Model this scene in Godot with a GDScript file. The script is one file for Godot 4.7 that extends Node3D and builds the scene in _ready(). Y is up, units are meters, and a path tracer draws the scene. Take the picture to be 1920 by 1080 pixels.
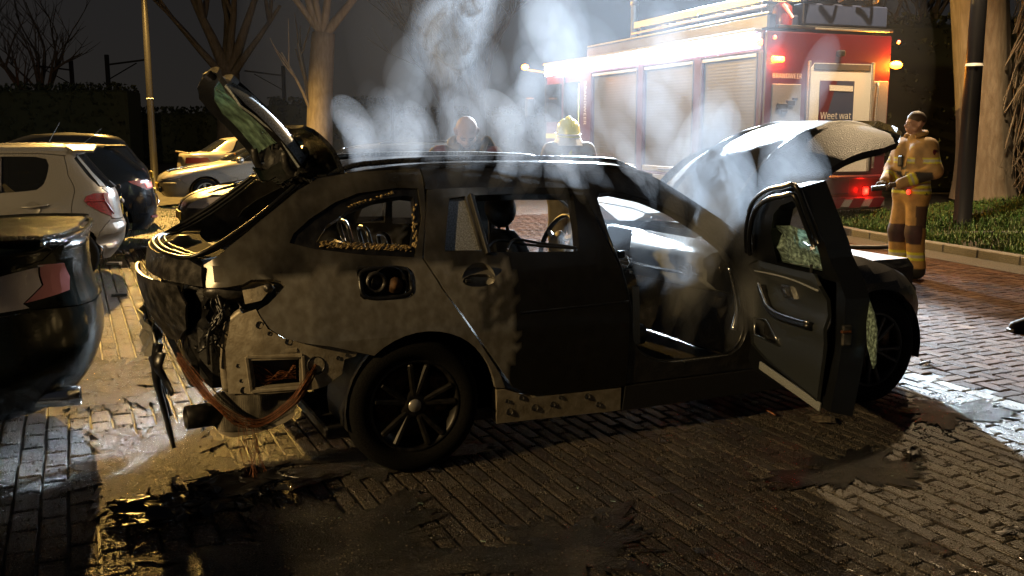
extends Node3D
# A burnt-out estate car at night in a brick-paved car park, with a fire engine behind it.
# Most vehicles stand square to the parking bays: BAY is that frame (x along the bays, z towards the photographer).

var rng := RandomNumberGenerator.new()
var M := {}
var BAY := Transform3D(Basis(Vector3.UP, 0.42802), Vector3(-0.79478, 0, -5.25026))

# ---------------------------------------------------------------- mesh building
class Mb:
	var st := SurfaceTool.new()
	var col: Callable
	func _init() -> void:
		st.begin(Mesh.PRIMITIVE_TRIANGLES)
		st.set_smooth_group(0)
	func flat() -> Mb:
		st.set_smooth_group(-1)
		return self
	func group(n: int) -> Mb:
		st.set_smooth_group(n)
		return self
	func v(p: Vector3) -> void:
		if col.is_valid():
			st.set_color(col.call(p))
		st.add_vertex(p)
	func tri(a: Vector3, b: Vector3, c: Vector3) -> void:
		v(a); v(b); v(c)
	func quad(a: Vector3, b: Vector3, c: Vector3, d: Vector3) -> void:
		tri(a, b, c)
		tri(a, c, d)
	func rows(r: Array, closed := false) -> Mb:
		for i in r.size() - 1:
			var a: PackedVector3Array = r[i]
			var b: PackedVector3Array = r[i + 1]
			for k in (a.size() if closed else a.size() - 1):
				var l := (k + 1) % a.size()
				quad(a[k], a[l], b[l], b[k])
		return self
	func cap(ring: PackedVector3Array) -> Mb:
		var c := Vector3.ZERO
		for p in ring:
			c += p / ring.size()
		for k in ring.size():
			tri(c, ring[k], ring[(k + 1) % ring.size()])
		return self
	func box(c: Vector3, s: Vector3, b := 0.004, bs := Basis()) -> Mb:
		st.set_smooth_group(-1)
		var h := s / 2.0
		b = minf(b, minf(h.x, minf(h.y, h.z)) * 0.9)
		for ax in 3:
			var u := (ax + 1) % 3
			var w := (ax + 2) % 3
			for sg in [-1.0, 1.0]:
				var q := []
				for e in [[-1, -1], [1, -1], [1, 1], [-1, 1]]:
					var p := Vector3.ZERO
					p[ax] = sg * h[ax]
					p[u] = e[0] * (h[u] - b)
					p[w] = e[1] * (h[w] - b)
					q.append(c + bs * p)
				if sg > 0: quad(q[3], q[2], q[1], q[0])
				else: quad(q[0], q[1], q[2], q[3])
			for e in [[-1, -1], [1, -1], [1, 1], [-1, 1]]:
				var q := []
				for t in [[-1, 0], [1, 0], [1, 1], [-1, 1]]:
					var p := Vector3.ZERO
					p[ax] = t[0] * (h[ax] - b)
					p[u] = e[0] * (h[u] - (b if t[1] else 0.0))
					p[w] = e[1] * (h[w] - (0.0 if t[1] else b))
					q.append(c + bs * p)
				if e[0] * e[1] > 0: quad(q[0], q[1], q[2], q[3])
				else: quad(q[3], q[2], q[1], q[0])
		for x in [-1, 1]:
			for y in [-1, 1]:
				for z in [-1, 1]:
					var a := c + bs * Vector3(x * h.x, y * (h.y - b), z * (h.z - b))
					var d := c + bs * Vector3(x * (h.x - b), y * h.y, z * (h.z - b))
					var e := c + bs * Vector3(x * (h.x - b), y * (h.y - b), z * h.z)
					if x * y * z > 0: tri(a, e, d)
					else: tri(a, d, e)
		st.set_smooth_group(0)
		return self
	func bar(a: Vector3, b: Vector3, w: float, t: float, up := Vector3.UP, bev := 0.003) -> Mb:
		var d := (b - a).normalized()
		if absf(d.dot(up)) > 0.99: up = Vector3.RIGHT
		var s := d.cross(up).normalized()
		return box((a + b) / 2.0, Vector3((b - a).length(), w, t), bev, Basis(d, s.cross(d).normalized(), s))
	func tube(pts: PackedVector3Array, rad: Variant, n := 8, ends := true, sq := 1.0) -> Mb:
		var r := []
		var side := Vector3.ZERO
		for i in pts.size():
			var d := (pts[mini(i + 1, pts.size() - 1)] - pts[maxi(i - 1, 0)]).normalized()
			if side == Vector3.ZERO:
				side = d.cross(Vector3.UP if absf(d.y) < 0.9 else Vector3.RIGHT).normalized()
			side = (side - d * side.dot(d)).normalized()
			var up := d.cross(side)
			var ring := PackedVector3Array()
			var rr: float = rad if rad is float else rad[i]
			for k in n:
				var a := TAU * k / n
				ring.append(pts[i] + (side * cos(a) + up * sin(a) * sq) * rr)
			r.append(ring)
		rows(r, true)
		if ends:
			cap(r[0])
			cap(r[r.size() - 1])
		return self
	func lathe(prof: Array, at: Vector3, axis: Vector3, n := 32) -> Mb:
		# prof: [radius, distance along axis]
		var s := axis.cross(Vector3.UP if absf(axis.y) < 0.9 else Vector3.RIGHT).normalized()
		var u := axis.cross(s)
		var r := []
		for p in prof:
			var ring := PackedVector3Array()
			for k in n:
				var a := TAU * k / n
				ring.append(at + axis * p[1] + (s * cos(a) + u * sin(a)) * p[0])
			r.append(ring)
		return rows(r, true)
	func ball(c: Vector3, s: Vector3, n := 16, bs := Basis()) -> Mb:
		var r := []
		for i in n / 2 + 1:
			var ring := PackedVector3Array()
			var t := PI * i / (n / 2)
			for k in n:
				var a := TAU * k / n
				ring.append(c + bs * (Vector3(sin(t) * cos(a), cos(t), sin(t) * sin(a)) * s))
			r.append(ring)
		return rows(r, true)
	func prism(poly: PackedVector2Array, t: Transform3D, depth: float) -> Mb:
		# outline in t's xy plane, pushed along t's z from 0 to depth
		st.set_smooth_group(-1)
		var ix := Geometry2D.triangulate_polygon(poly)
		for z in [0.0, depth]:
			for k in range(0, ix.size(), 3):
				var q := []
				for m in 3:
					q.append(t * Vector3(poly[ix[k + m]].x, poly[ix[k + m]].y, z))
				tri(q[0], q[1], q[2])
		for k in poly.size():
			var a := poly[k]
			var b := poly[(k + 1) % poly.size()]
			quad(t * Vector3(a.x, a.y, 0), t * Vector3(b.x, b.y, 0), t * Vector3(b.x, b.y, depth), t * Vector3(a.x, a.y, depth))
		st.set_smooth_group(0)
		return self
	func panel(poly: PackedVector2Array, holes: Array, xs: PackedFloat32Array, ys: PackedFloat32Array, f: Callable, thick := 0.0) -> Mb:
		# a sheet f(Vector2) -> Vector3 cut to an outline with holes; thick > 0 turns its edges in
		var touched := {}
		var loops := [poly]
		loops.append_array(holes)
		for lp in loops:
			for k in lp.size():
				var a: Vector2 = lp[k]
				var b: Vector2 = lp[(k + 1) % lp.size()]
				var i0 := maxi(xs.bsearch(minf(a.x, b.x) - 1e-5) - 1, 0)
				var i1 := mini(xs.bsearch(maxf(a.x, b.x) + 1e-5), xs.size() - 1)
				var j0 := maxi(ys.bsearch(minf(a.y, b.y) - 1e-5) - 1, 0)
				var j1 := mini(ys.bsearch(maxf(a.y, b.y) + 1e-5), ys.size() - 1)
				for i in range(i0, i1):
					for j in range(j0, j1):
						touched[i * 4096 + j] = true
		for i in xs.size() - 1:
			for j in ys.size() - 1:
				var cell := PackedVector2Array([Vector2(xs[i], ys[j]), Vector2(xs[i + 1], ys[j]), Vector2(xs[i + 1], ys[j + 1]), Vector2(xs[i], ys[j + 1])])
				if not touched.has(i * 4096 + j):
					var m := (cell[0] + cell[2]) / 2.0
					var ok := Geometry2D.is_point_in_polygon(m, poly)
					for h in holes:
						ok = ok and not Geometry2D.is_point_in_polygon(m, h)
					if ok:
						quad(f.call(cell[0]), f.call(cell[1]), f.call(cell[2]), f.call(cell[3]))
					continue
				var parts: Array = Geometry2D.intersect_polygons(cell, poly)
				for h in holes:
					var nx := []
					for p in parts:
						nx.append_array(Geometry2D.clip_polygons(p, h))
					parts = nx
				for p in parts:
					if Geometry2D.is_polygon_clockwise(p):
						continue
					var ix := Geometry2D.triangulate_polygon(p)
					for k in range(0, ix.size(), 3):
						tri(f.call(p[ix[k]]), f.call(p[ix[k + 1]]), f.call(p[ix[k + 2]]))
		if thick > 0.0:
			st.set_smooth_group(-1)
			for lp in loops:
				for k in lp.size():
					var a: Vector2 = lp[k]
					var b: Vector2 = lp[(k + 1) % lp.size()]
					var n := maxi(1, ceili((b - a).length() / 0.08))
					for m in n:
						var p := a.lerp(b, float(m) / n)
						var q := a.lerp(b, float(m + 1) / n)
						quad(f.call(p), f.call(q), f.call(q) - nrm(f, q) * thick, f.call(p) - nrm(f, p) * thick)
			st.set_smooth_group(0)
		return self
	static func nrm(f: Callable, p: Vector2) -> Vector3:
		var e := 0.004
		var c: Vector3 = f.call(p)
		var n: Vector3 = (f.call(p + Vector2(e, 0)) - c).cross(f.call(p + Vector2(0, e)) - c).normalized()
		return n
	func done() -> ArrayMesh:
		st.generate_normals()
		st.index()
		return st.commit()

func obj(called: String, what: Variant, m: Material, parent: Node = self) -> MeshInstance3D:
	var o := MeshInstance3D.new()
	o.name = called
	o.mesh = what.done() if what is Mb else what
	o.material_override = m
	parent.add_child(o, true)
	return o

func thing(called: String, label: String, category: String, t := Transform3D(), grp := "") -> Node3D:
	var o := Node3D.new()
	o.name = called
	o.transform = t
	add_child(o, true)
	return tag(o, label, category, grp)

func group_node(called: String, parent: Node) -> Node3D:
	var o := Node3D.new()
	o.name = called
	parent.add_child(o, true)
	return o

func tag(o: Node3D, label: String, category := "", grp := "", kind := "") -> Node3D:
	if label: o.set_meta("label", label)
	if category: o.set_meta("category", category)
	if grp: o.set_meta("group", grp)
	if kind: o.set_meta("kind", kind)
	return o

func struct(o: Node3D) -> Node3D:
	o.set_meta("kind", "structure")
	return o

func P2(a: Array) -> PackedVector2Array:
	var r := PackedVector2Array()
	for i in range(0, a.size(), 2):
		r.append(Vector2(a[i], a[i + 1]))
	return r

func P3(a: Array) -> PackedVector3Array:
	var r := PackedVector3Array()
	for i in range(0, a.size(), 3):
		r.append(Vector3(a[i], a[i + 1], a[i + 2]))
	return r

func steps(a: float, b: float, d: float) -> PackedFloat32Array:
	var n := maxi(1, ceili((b - a) / d))
	var r := PackedFloat32Array()
	for i in n + 1:
		r.append(lerpf(a, b, float(i) / n))
	return r

func around(poly: PackedVector2Array, d: float) -> Array:
	var lo := poly[0]
	var hi := poly[0]
	for p in poly:
		lo = lo.min(p)
		hi = hi.max(p)
	return [steps(lo.x - 0.001, hi.x + 0.001, d), steps(lo.y - 0.001, hi.y + 0.001, d)]

func curve(pts: PackedVector3Array, n: int) -> PackedVector3Array:
	# Catmull-Rom through the points
	var r := PackedVector3Array()
	for i in pts.size() - 1:
		var a := pts[maxi(i - 1, 0)]
		var d := pts[mini(i + 2, pts.size() - 1)]
		for k in n:
			r.append(pts[i].cubic_interpolate(pts[i + 1], a, d, float(k) / n))
	r.append(pts[pts.size() - 1])
	return r

static func table(x: float, xs: Array, ys: Array) -> float:
	if x <= xs[0]: return ys[0]
	for i in xs.size() - 1:
		if x <= xs[i + 1]:
			return lerpf(ys[i], ys[i + 1], (x - xs[i]) / (xs[i + 1] - xs[i]))
	return ys[ys.size() - 1]

# ---------------------------------------------------------------- materials
func noise_tex(freq: float, size: int, lo: Color, hi: Color, as_normal := false, bump := 4.0, kind := FastNoiseLite.TYPE_SIMPLEX_SMOOTH, oct := 5, mid := -1.0, sd := 1) -> NoiseTexture2D:
	var n := FastNoiseLite.new()
	n.seed = sd
	n.noise_type = kind
	n.frequency = freq
	n.fractal_octaves = oct
	if kind == FastNoiseLite.TYPE_CELLULAR:
		n.fractal_type = FastNoiseLite.FRACTAL_NONE
		n.cellular_return_type = FastNoiseLite.RETURN_DISTANCE
	var t := NoiseTexture2D.new()
	t.width = size
	t.height = size
	t.seamless = true
	t.noise = n
	if as_normal:
		t.as_normal_map = true
		t.bump_strength = bump
	else:
		var g := Gradient.new()
		g.colors = PackedColorArray([lo, hi])
		g.offsets = PackedFloat32Array([0.2, 0.8] if mid < 0 else [mid - 0.12, mid + 0.12])
		t.color_ramp = g
	return t

func mat(lin: Color, rough := 0.6, metal := 0.0, tex: Texture2D = null, scale := 1.0, nor: Texture2D = null, nscale := 1.0, world := false) -> StandardMaterial3D:
	var m := StandardMaterial3D.new()
	var c := lin.linear_to_srgb()
	c.a = lin.a
	m.albedo_color = c
	m.roughness = rough
	m.metallic = metal
	if tex:
		m.albedo_texture = tex
	if nor:
		m.normal_enabled = true
		m.normal_texture = nor
		m.normal_scale = nscale
	if tex or nor:
		m.uv1_triplanar = true
		m.uv1_world_triplanar = world
		m.uv1_scale = Vector3.ONE * scale
		m.uv1_triplanar_sharpness = 4.0
	return m

func glow(c: Color, energy: float) -> StandardMaterial3D:
	var m := mat(Color(0.6, 0.6, 0.6), 0.3)
	m.emission_enabled = true
	m.emission = c
	m.emission_energy_multiplier = energy
	return m

func pane(c: Color, rough := 0.05) -> StandardMaterial3D:
	var m := mat(c, rough)
	m.transparency = BaseMaterial3D.TRANSPARENCY_ALPHA
	return m

func _ready() -> void:
	rng.seed = 7
	# ---- camera, sky, exposure
	var cam := Camera3D.new()
	cam.name = "camera"
	cam.fov = 33.4
	cam.near = 0.05
	cam.far = 600.0
	cam.position = Vector3(0, 1.6287, 0)
	cam.rotation.x = -0.16242
	add_child(cam)
	var env := Environment.new()
	var sky := Sky.new()
	var sm := ProceduralSkyMaterial.new()
	sm.sky_top_color = Color(0.012, 0.0125, 0.015).linear_to_srgb()
	sm.sky_horizon_color = Color(0.0185, 0.0165, 0.0145).linear_to_srgb()
	sm.ground_horizon_color = Color(0.004, 0.004, 0.004).linear_to_srgb()
	sm.ground_bottom_color = Color(0.003, 0.003, 0.003).linear_to_srgb()
	sm.sun_angle_max = 0.0
	sky.sky_material = sm
	env.sky = sky
	env.background_mode = Environment.BG_SKY
	env.tonemap_mode = Environment.TONE_MAPPER_LINEAR
	env.tonemap_exposure = 1.0
	env.sdfgi_enabled = true
	env.ssao_enabled = true
	env.ssil_enabled = true
	env.volumetric_fog_enabled = true
	env.volumetric_fog_density = 0.0
	var we := WorldEnvironment.new()
	we.name = "environment"
	we.environment = env
	add_child(we)
	# ---- what lights the place (each light sits at the face of the lamp that is built there)
	lamp_lights()
	make_materials()
	ground()
	fire_engine()
	burnt_car()
	parked_cars()
	background()
	people()
	small_things()
	smoke()

func area_light(called: String, at: Vector3, to: Vector3, size: Vector2, c: Color, e: float) -> void:
	var l := AreaLight3D.new()
	l.name = called
	l.area_size = size
	l.light_color = c
	l.light_energy = e
	l.area_range = 80.0
	l.shadow_enabled = true
	add_child(l)
	l.look_at_from_position(at, to, Vector3.UP)

func spot_light(called: String, at: Vector3, to: Vector3, angle: float, size: float, c: Color, e: float) -> void:
	var l := SpotLight3D.new()
	l.name = called
	l.spot_angle = angle
	l.spot_angle_attenuation = 0.4
	l.spot_range = 80.0
	l.spot_attenuation = 2.0
	l.light_size = size
	l.light_color = c
	l.light_energy = e
	l.shadow_enabled = true
	add_child(l)
	l.look_at_from_position(at, to, Vector3.UP if absf((to - at).normalized().y) < 0.98 else Vector3.RIGHT)

func omni_light(called: String, at: Vector3, size: float, c: Color, e: float) -> void:
	var l := OmniLight3D.new()
	l.name = called
	l.position = at
	l.omni_range = 60.0
	l.omni_attenuation = 2.0
	l.light_size = size
	l.light_color = c
	l.light_energy = e
	l.shadow_enabled = true
	add_child(l)

const WARM := Color(1.0, 0.66, 0.25)
const COOL := Color(0.86, 0.94, 1.0)
var LAMP_A := Vector3(-9.8, 7.6, -24.9)   # over the left lamp post
var LAMP_B := Vector3(6.3, 7.0, -14.4)     # over the right lamp post
var LAMP_C := Vector3(-9.0, 5.0, 2.0)     # over a lamp post left of the photographer
var TRUCK := Transform3D(Basis(Vector3.UP, 1.9270), Vector3(4.0, 0, -15.75))   # x forward from its tail along its left side, z from that side to its right side

var MAST_TOP := Vector3(2.7, 6.6, -21.9)

func lamp_lights() -> void:
	spot_light("left_post_lamp_light", LAMP_A + Vector3(0, -0.08, 0), LAMP_A + Vector3(1.5, -5, 3), 80, 0.12, Color(1.0, 0.78, 0.40), 640.0)
	spot_light("right_post_lamp_light", LAMP_B + Vector3(0, -0.08, 0), LAMP_B + Vector3(-0.6, -5, 1.0), 78, 0.12, Color(1.0, 0.86, 0.66), 110.0)
	spot_light("car_park_lamp_light", LAMP_C + Vector3(0, -0.08, 0), LAMP_C + Vector3(4, -2.5, -3.5), 80, 0.12, Color(1.0, 0.84, 0.58), 165.0)
	# the fire engine: light strip along its side, mast floodlights, flashing lamps
	var c: Vector3 = TRUCK * Vector3(4.5, 3.06, -0.14)
	area_light("side_light_strip_light", c, c + TRUCK.basis * Vector3(0, -0.45, -1), Vector2(8.8, 0.2), COOL, 95.0)
	for k in 2:
		var q: Vector3 = MAST_TOP + Vector3(0.3 * (k * 2 - 1), 0, 0)
		if k == 1: spot_light("mast_floodlight_light", q + Vector3(-0.04, -0.1, 0.17), Vector3(1.3, 0.3, -5.0), 12.5, 0.16, COOL, 2400.0)
		else: spot_light("wide_floodlight_light", q + Vector3(-0.04, -0.1, 0.17), Vector3(1.6, 2.0, -6.0), 34, 0.16, COOL, 190.0)
	omni_light("left_amber_lamp_light", TRUCK * Vector3(-0.12, 2.76, 0.24), 0.06, Color(1.0, 0.5, 0.06), 1.5)
	omni_light("right_amber_lamp_light", TRUCK * Vector3(-0.14, 2.72, 2.62), 0.08, Color(1.0, 0.60, 0.16), 5.0)
	omni_light("front_amber_lamp_light", TRUCK * Vector3(9.6, 3.2, -0.35), 0.08, Color(1.0, 0.6, 0.15), 8.0)
	omni_light("tail_lamp_light", TRUCK * Vector3(-0.16, 0.62, 2.1), 0.05, Color(1.0, 0.07, 0.04), 0.3)

func make_materials() -> void:
	var W := Color.WHITE
	var mott := noise_tex(0.012, 512, Color(0.45, 0.45, 0.45), W)
	var fine := noise_tex(0.06, 512, Color(0.6, 0.6, 0.6), W)
	var bumpy := noise_tex(0.05, 512, W, W, true, 3.0)
	var drops := noise_tex(0.05, 512, W, W, true, 9.0, FastNoiseLite.TYPE_CELLULAR)
	var grit := noise_tex(0.22, 1024, W, W, true, 10.0, FastNoiseLite.TYPE_SIMPLEX_SMOOTH, 3)
	var soot := noise_tex(0.008, 1024, Color(0.12, 0.11, 0.1), Color(1, 0.97, 0.9), false, 1.0, FastNoiseLite.TYPE_SIMPLEX_SMOOTH, 6, 0.42, 3)
	var film := noise_tex(0.006, 1024, Color(0.84, 0.82, 0.79), W, false, 1.0, FastNoiseLite.TYPE_SIMPLEX_SMOOTH, 6)
	M.fine = fine
	M.grit = grit
	M.drops = drops
	# burnt car
	M.burnt_paint = mat(Color(0.27, 0.265, 0.245), 0.27, 0.45, film, 1.0, bumpy, 0.04)
	M.burnt_paint.uv1_scale = Vector3(2.4, 1.8, 2.4)
	M.burnt_paint.vertex_color_use_as_albedo = true
	M.soot = mat(Color(0.016, 0.015, 0.014), 0.5, 0.0, mott, 1.5, bumpy, 0.5)
	M.char = mat(Color(0.010, 0.0095, 0.009), 0.85, 0.0, mott, 2.0, bumpy, 0.5)
	M.char.metallic_specular = 0.15
	M.soot_gloss = mat(Color(0.012, 0.012, 0.013), 0.34, 0.0, mott, 2.0, bumpy, 0.4)
	M.bare = mat(Color(0.30, 0.27, 0.21), 0.5, 0.35, film, 2.6, bumpy, 0.4)
	M.bare_dark = mat(Color(0.09, 0.085, 0.08), 0.38, 0.5, mott, 2.0, bumpy, 0.4)
	M.wet_roof = mat(Color(0.035, 0.036, 0.038), 0.16, 0.25, fine, 2.0, drops, 0.35)
	M.wet_hood = mat(Color(0.026, 0.028, 0.031), 0.46, 0.0, fine, 4.5, drops, 0.9)
	M.wet_hood.metallic_specular = 0.2
	M.crust = mat(Color(0.42, 0.33, 0.17), 0.35, 0.2, soot, 5.0, bumpy, 1.2)
	M.copper = mat(Color(0.24, 0.085, 0.03), 0.45, 0.5, mott, 9.0)
	M.rust = mat(Color(0.13, 0.065, 0.026), 0.7, 0.3, mott, 3.0)
	M.mesh = mat(Color(0.34, 0.31, 0.25), 0.55, 0.3, mott, 3.0)
	M.tyre = mat(Color(0.010, 0.010, 0.010), 0.9, 0.0, fine, 3.0)
	M.tyre.metallic_specular = 0.2
	M.alloy_dark = mat(Color(0.022, 0.02, 0.018), 0.42, 0.4, mott, 3.0)
	M.alloy = mat(Color(0.33, 0.32, 0.30), 0.35, 0.6)
	M.leather = mat(Color(0.012, 0.013, 0.015), 0.45, 0.0, fine, 4.0, bumpy, 0.4)
	M.dash = mat(Color(0.3, 0.32, 0.325), 0.32, 0.0, fine, 5.0, bumpy, 0.3)
	M.trim = mat(Color(0.006, 0.007, 0.0085), 0.3, 0.0, fine, 5.0, bumpy, 0.25)
	M.chrome = mat(Color(0.62, 0.63, 0.64), 0.16, 1.0)
	M.belt = mat(Color(0.36, 0.31, 0.22), 0.8, 0.0, fine, 8.0)
	M.glass_bits = mat(Color(0.30, 0.42, 0.38), 0.14, 0.0, mott, 6.0, bumpy, 1.6)
	M.glass_bits.backlight_enabled = true
	M.glass_bits.backlight = Color(0.5, 0.6, 0.56)
	M.misted = mat(Color(0.85, 0.9, 0.92, 0.7), 0.3)
	M.misted.transparency = BaseMaterial3D.TRANSPARENCY_ALPHA
	M.misted.backlight_enabled = true
	M.misted.backlight = Color(1, 1, 1)
	M.green_glass = mat(Color(0.16, 0.25, 0.19), 0.12, 0.0, mott, 2.0)
	M.green_glass.backlight_enabled = true
	M.green_glass.backlight = Color(0.25, 0.34, 0.27)
	# other vehicles
	M.silver = mat(Color(0.40, 0.39, 0.37), 0.3, 0.45, fine, 3.0)
	M.beige = mat(Color(0.34, 0.31, 0.26), 0.3, 0.4, fine, 3.0)
	M.blue_paint = mat(Color(0.016, 0.023, 0.036), 0.16, 0.2, fine, 3.0)
	M.green_paint = mat(Color(0.010, 0.016, 0.015), 0.17, 0.2, fine, 3.0, drops, 0.04)
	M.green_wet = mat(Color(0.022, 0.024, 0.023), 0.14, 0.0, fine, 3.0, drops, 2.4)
	M.dark_paint = mat(Color(0.022, 0.024, 0.027), 0.18, 0.2, fine, 3.0)
	M.dark_wet = mat(Color(0.07, 0.072, 0.075), 0.3, 0.3, fine, 3.0, drops, 0.5)
	M.plastic = mat(Color(0.02, 0.02, 0.021), 0.5, 0.0, fine, 4.0)
	M.tinted = pane(Color(0.008, 0.009, 0.01, 0.82))
	M.red_lens = mat(Color(0.32, 0.008, 0.012), 0.1, 0.0, mott, 8.0)
	M.red_lens.clearcoat_enabled = true
	M.clear_lens = mat(Color(0.8, 0.74, 0.76), 0.2, 0.2, fine, 9.0, drops, 0.35)
	M.pink_lens = mat(Color(0.62, 0.26, 0.29), 0.2, 0.1, fine, 9.0, drops, 0.35)
	M.amber_lens = mat(Color(0.7, 0.3, 0.03), 0.2)
	M.plate = mat(Color(0.75, 0.5, 0.05), 0.4)
	M.ink = mat(Color(0.02, 0.02, 0.025), 0.5)
	M.green_ink = mat(Color(0.2, 0.5, 0.12), 0.5)
	# fire engine
	M.red = mat(Color(0.095, 0.008, 0.018), 0.3, 0.0, fine, 2.0)
	M.shutter = mat(Color(0.095, 0.092, 0.09), 0.42, 0.3, fine, 3.0)
	M.grey = mat(Color(0.24, 0.24, 0.25), 0.5, 0.2, fine, 2.0)
	M.white = mat(Color(0.7, 0.68, 0.64), 0.4, 0.0, fine, 2.0)
	M.black = mat(Color(0.012, 0.012, 0.013), 0.5, 0.0, fine, 2.0)
	M.alu = mat(Color(0.45, 0.44, 0.42), 0.4, 0.7, fine, 2.0)
	M.lime = mat(Color(0.5, 0.62, 0.04), 0.5, 0.0, fine, 3.0)
	M.navy = mat(Color(0.02, 0.03, 0.07), 0.4)
	M.strip_glow = glow(COOL, 28.0)
	M.flood_glow = glow(COOL, 60.0)
	M.amber_glow = glow(Color(1.0, 0.5, 0.04), 14.0)
	M.amber_flash = glow(Color(1.0, 0.55, 0.08), 40.0)
	M.red_glow = glow(Color(1.0, 0.08, 0.03), 2.5)
	M.lamp_glow = glow(WARM, 30.0)
	M.far_glow = glow(Color(1.0, 0.5, 0.1), 4.0)
	# setting
	M.soil = mat(Color(0.035, 0.03, 0.02), 0.95, 0.0, mott, 0.4)
	M.joint = mat(Color(0.012, 0.011, 0.008), 0.45, 0.0, mott, 1.2, grit, 0.8, true)
	M.kerb = mat(Color(0.22, 0.21, 0.19), 0.7, 0.0, fine, 2.0, grit, 0.6)
	M.brick = []
	for c in [Color(0.052, 0.043, 0.034), Color(0.066, 0.057, 0.047), Color(0.038, 0.031, 0.026), Color(0.08, 0.071, 0.06), Color(0.044, 0.039, 0.035)]:
		M.brick.append(mat(c, 0.24, 0.0, film, 0.45, grit, 1.1, true))
	M.brick_field = mat(W, 0.24, 0.0, film, 0.45, grit, 1.1, true)
	M.dry_brick = []
	for c in [Color(0.075, 0.062, 0.048), Color(0.095, 0.083, 0.068), Color(0.055, 0.045, 0.037), Color(0.115, 0.102, 0.085)]:
		M.dry_brick.append(mat(c, 0.55, 0.0, film, 0.45, grit, 1.4, true))
	M.dry_field = mat(W, 0.55, 0.0, film, 0.45, grit, 1.4, true)
	M.dry_field.vertex_color_use_as_albedo = true
	M.lane_field = mat(Color(1, 0.9, 0.82), 0.62, 0.0, film, 0.45, grit, 0.8, true)
	M.lane_field.metallic_specular = 0.2
	M.lane_field.vertex_color_use_as_albedo = true
	M.brick_field.vertex_color_use_as_albedo = true
	M.grass = mat(Color(0.05, 0.1, 0.018), 0.7)
	M.grass.vertex_color_use_as_albedo = true
	M.grass.backlight_enabled = true
	M.grass.backlight = Color(0.1, 0.16, 0.04)
	M.bark = mat(Color(0.15, 0.13, 0.10), 0.85, 0.0, film, 1.2, noise_tex(0.05, 512, W, W, true, 6.0), 0.3)
	M.bark.uv1_scale = Vector3(1.6, 0.35, 1.6)
	M.slurry = mat(Color(0.03, 0.026, 0.02), 0.2, 0.0, mott, 0.4, grit, 1.2, true)
	M.grain = mat(Color(0.07, 0.06, 0.045), 0.12)
	M.hedge = mat(Color(0.03, 0.04, 0.02), 0.8)
	M.post = mat(Color(0.012, 0.012, 0.014), 0.4, 0.0, fine, 2.0)
	M.post.metallic_specular = 0.22
	M.paper = mat(Color(0.6, 0.58, 0.54), 0.7)
	M.litter = mat(Color(0.05, 0.045, 0.04), 0.5, 0.0, mott, 6.0)
	# people
	M.figure = mat(W, 0.75, 0.0, fine, 6.0, bumpy, 0.3)
	M.figure.vertex_color_use_as_albedo = true
	M.helmet = mat(Color(0.62, 0.66, 0.12), 0.25)
	M.reflect = mat(Color(0.78, 0.80, 0.05), 0.35, 0.0, fine, 8.0)
	M.silver_tape = mat(Color(0.6, 0.6, 0.58), 0.3, 0.3)
	M.hair = mat(Color(0.07, 0.04, 0.022), 0.6, 0.0, fine, 10.0, bumpy, 1.0)

func brick_mesh(l: float, w: float, sd: int) -> ArrayMesh:
	var r := RandomNumberGenerator.new()
	r.seed = sd
	var mb := Mb.new().flat()
	brick_into(mb, Transform3D(), l, w, r)
	return mb.done()

func brick_into(mb: Mb, t: Transform3D, l: float, w: float, r: RandomNumberGenerator) -> void:
	var top := []
	var mid := []
	var low := []
	for e in [[-1, -1], [1, -1], [1, 1], [-1, 1]]:
		var c := Vector3(e[0] * (w / 2 - 0.005) + r.randf_range(-0.003, 0.001) * e[0], 0, e[1] * (l / 2 - 0.005) + r.randf_range(-0.004, 0.001) * e[1])
		var k := r.randf_range(0.005, 0.011)
		top.append(t * (c - Vector3(e[0] * k, -r.randf_range(-0.0015, 0.0015), e[1] * k)))
		mid.append(t * (c + Vector3(0, -r.randf_range(0.004, 0.007), 0)))
		low.append(t * (c + Vector3(0, -0.03, 0)))
	mb.quad(top[0], top[1], top[2], top[3])
	for k in 4:
		var n := (k + 1) % 4
		mb.quad(top[n], top[k], mid[k], mid[n])
		mb.quad(mid[n], mid[k], low[k], low[n])

func in_frame(p: Vector3) -> float:
	# depth in front of the lens if the point is in the picture, else -1
	var q := Vector3(p.x, p.y - 1.6287, p.z)
	var f := -q.z * cos(0.16242) - q.y * sin(0.16242)
	var u := q.y * cos(0.16242) - q.z * sin(0.16242)
	if f < 0.5 or absf(q.x / f) > 0.56 or absf(u / f) > 0.33: return -1.0
	return f

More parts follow.
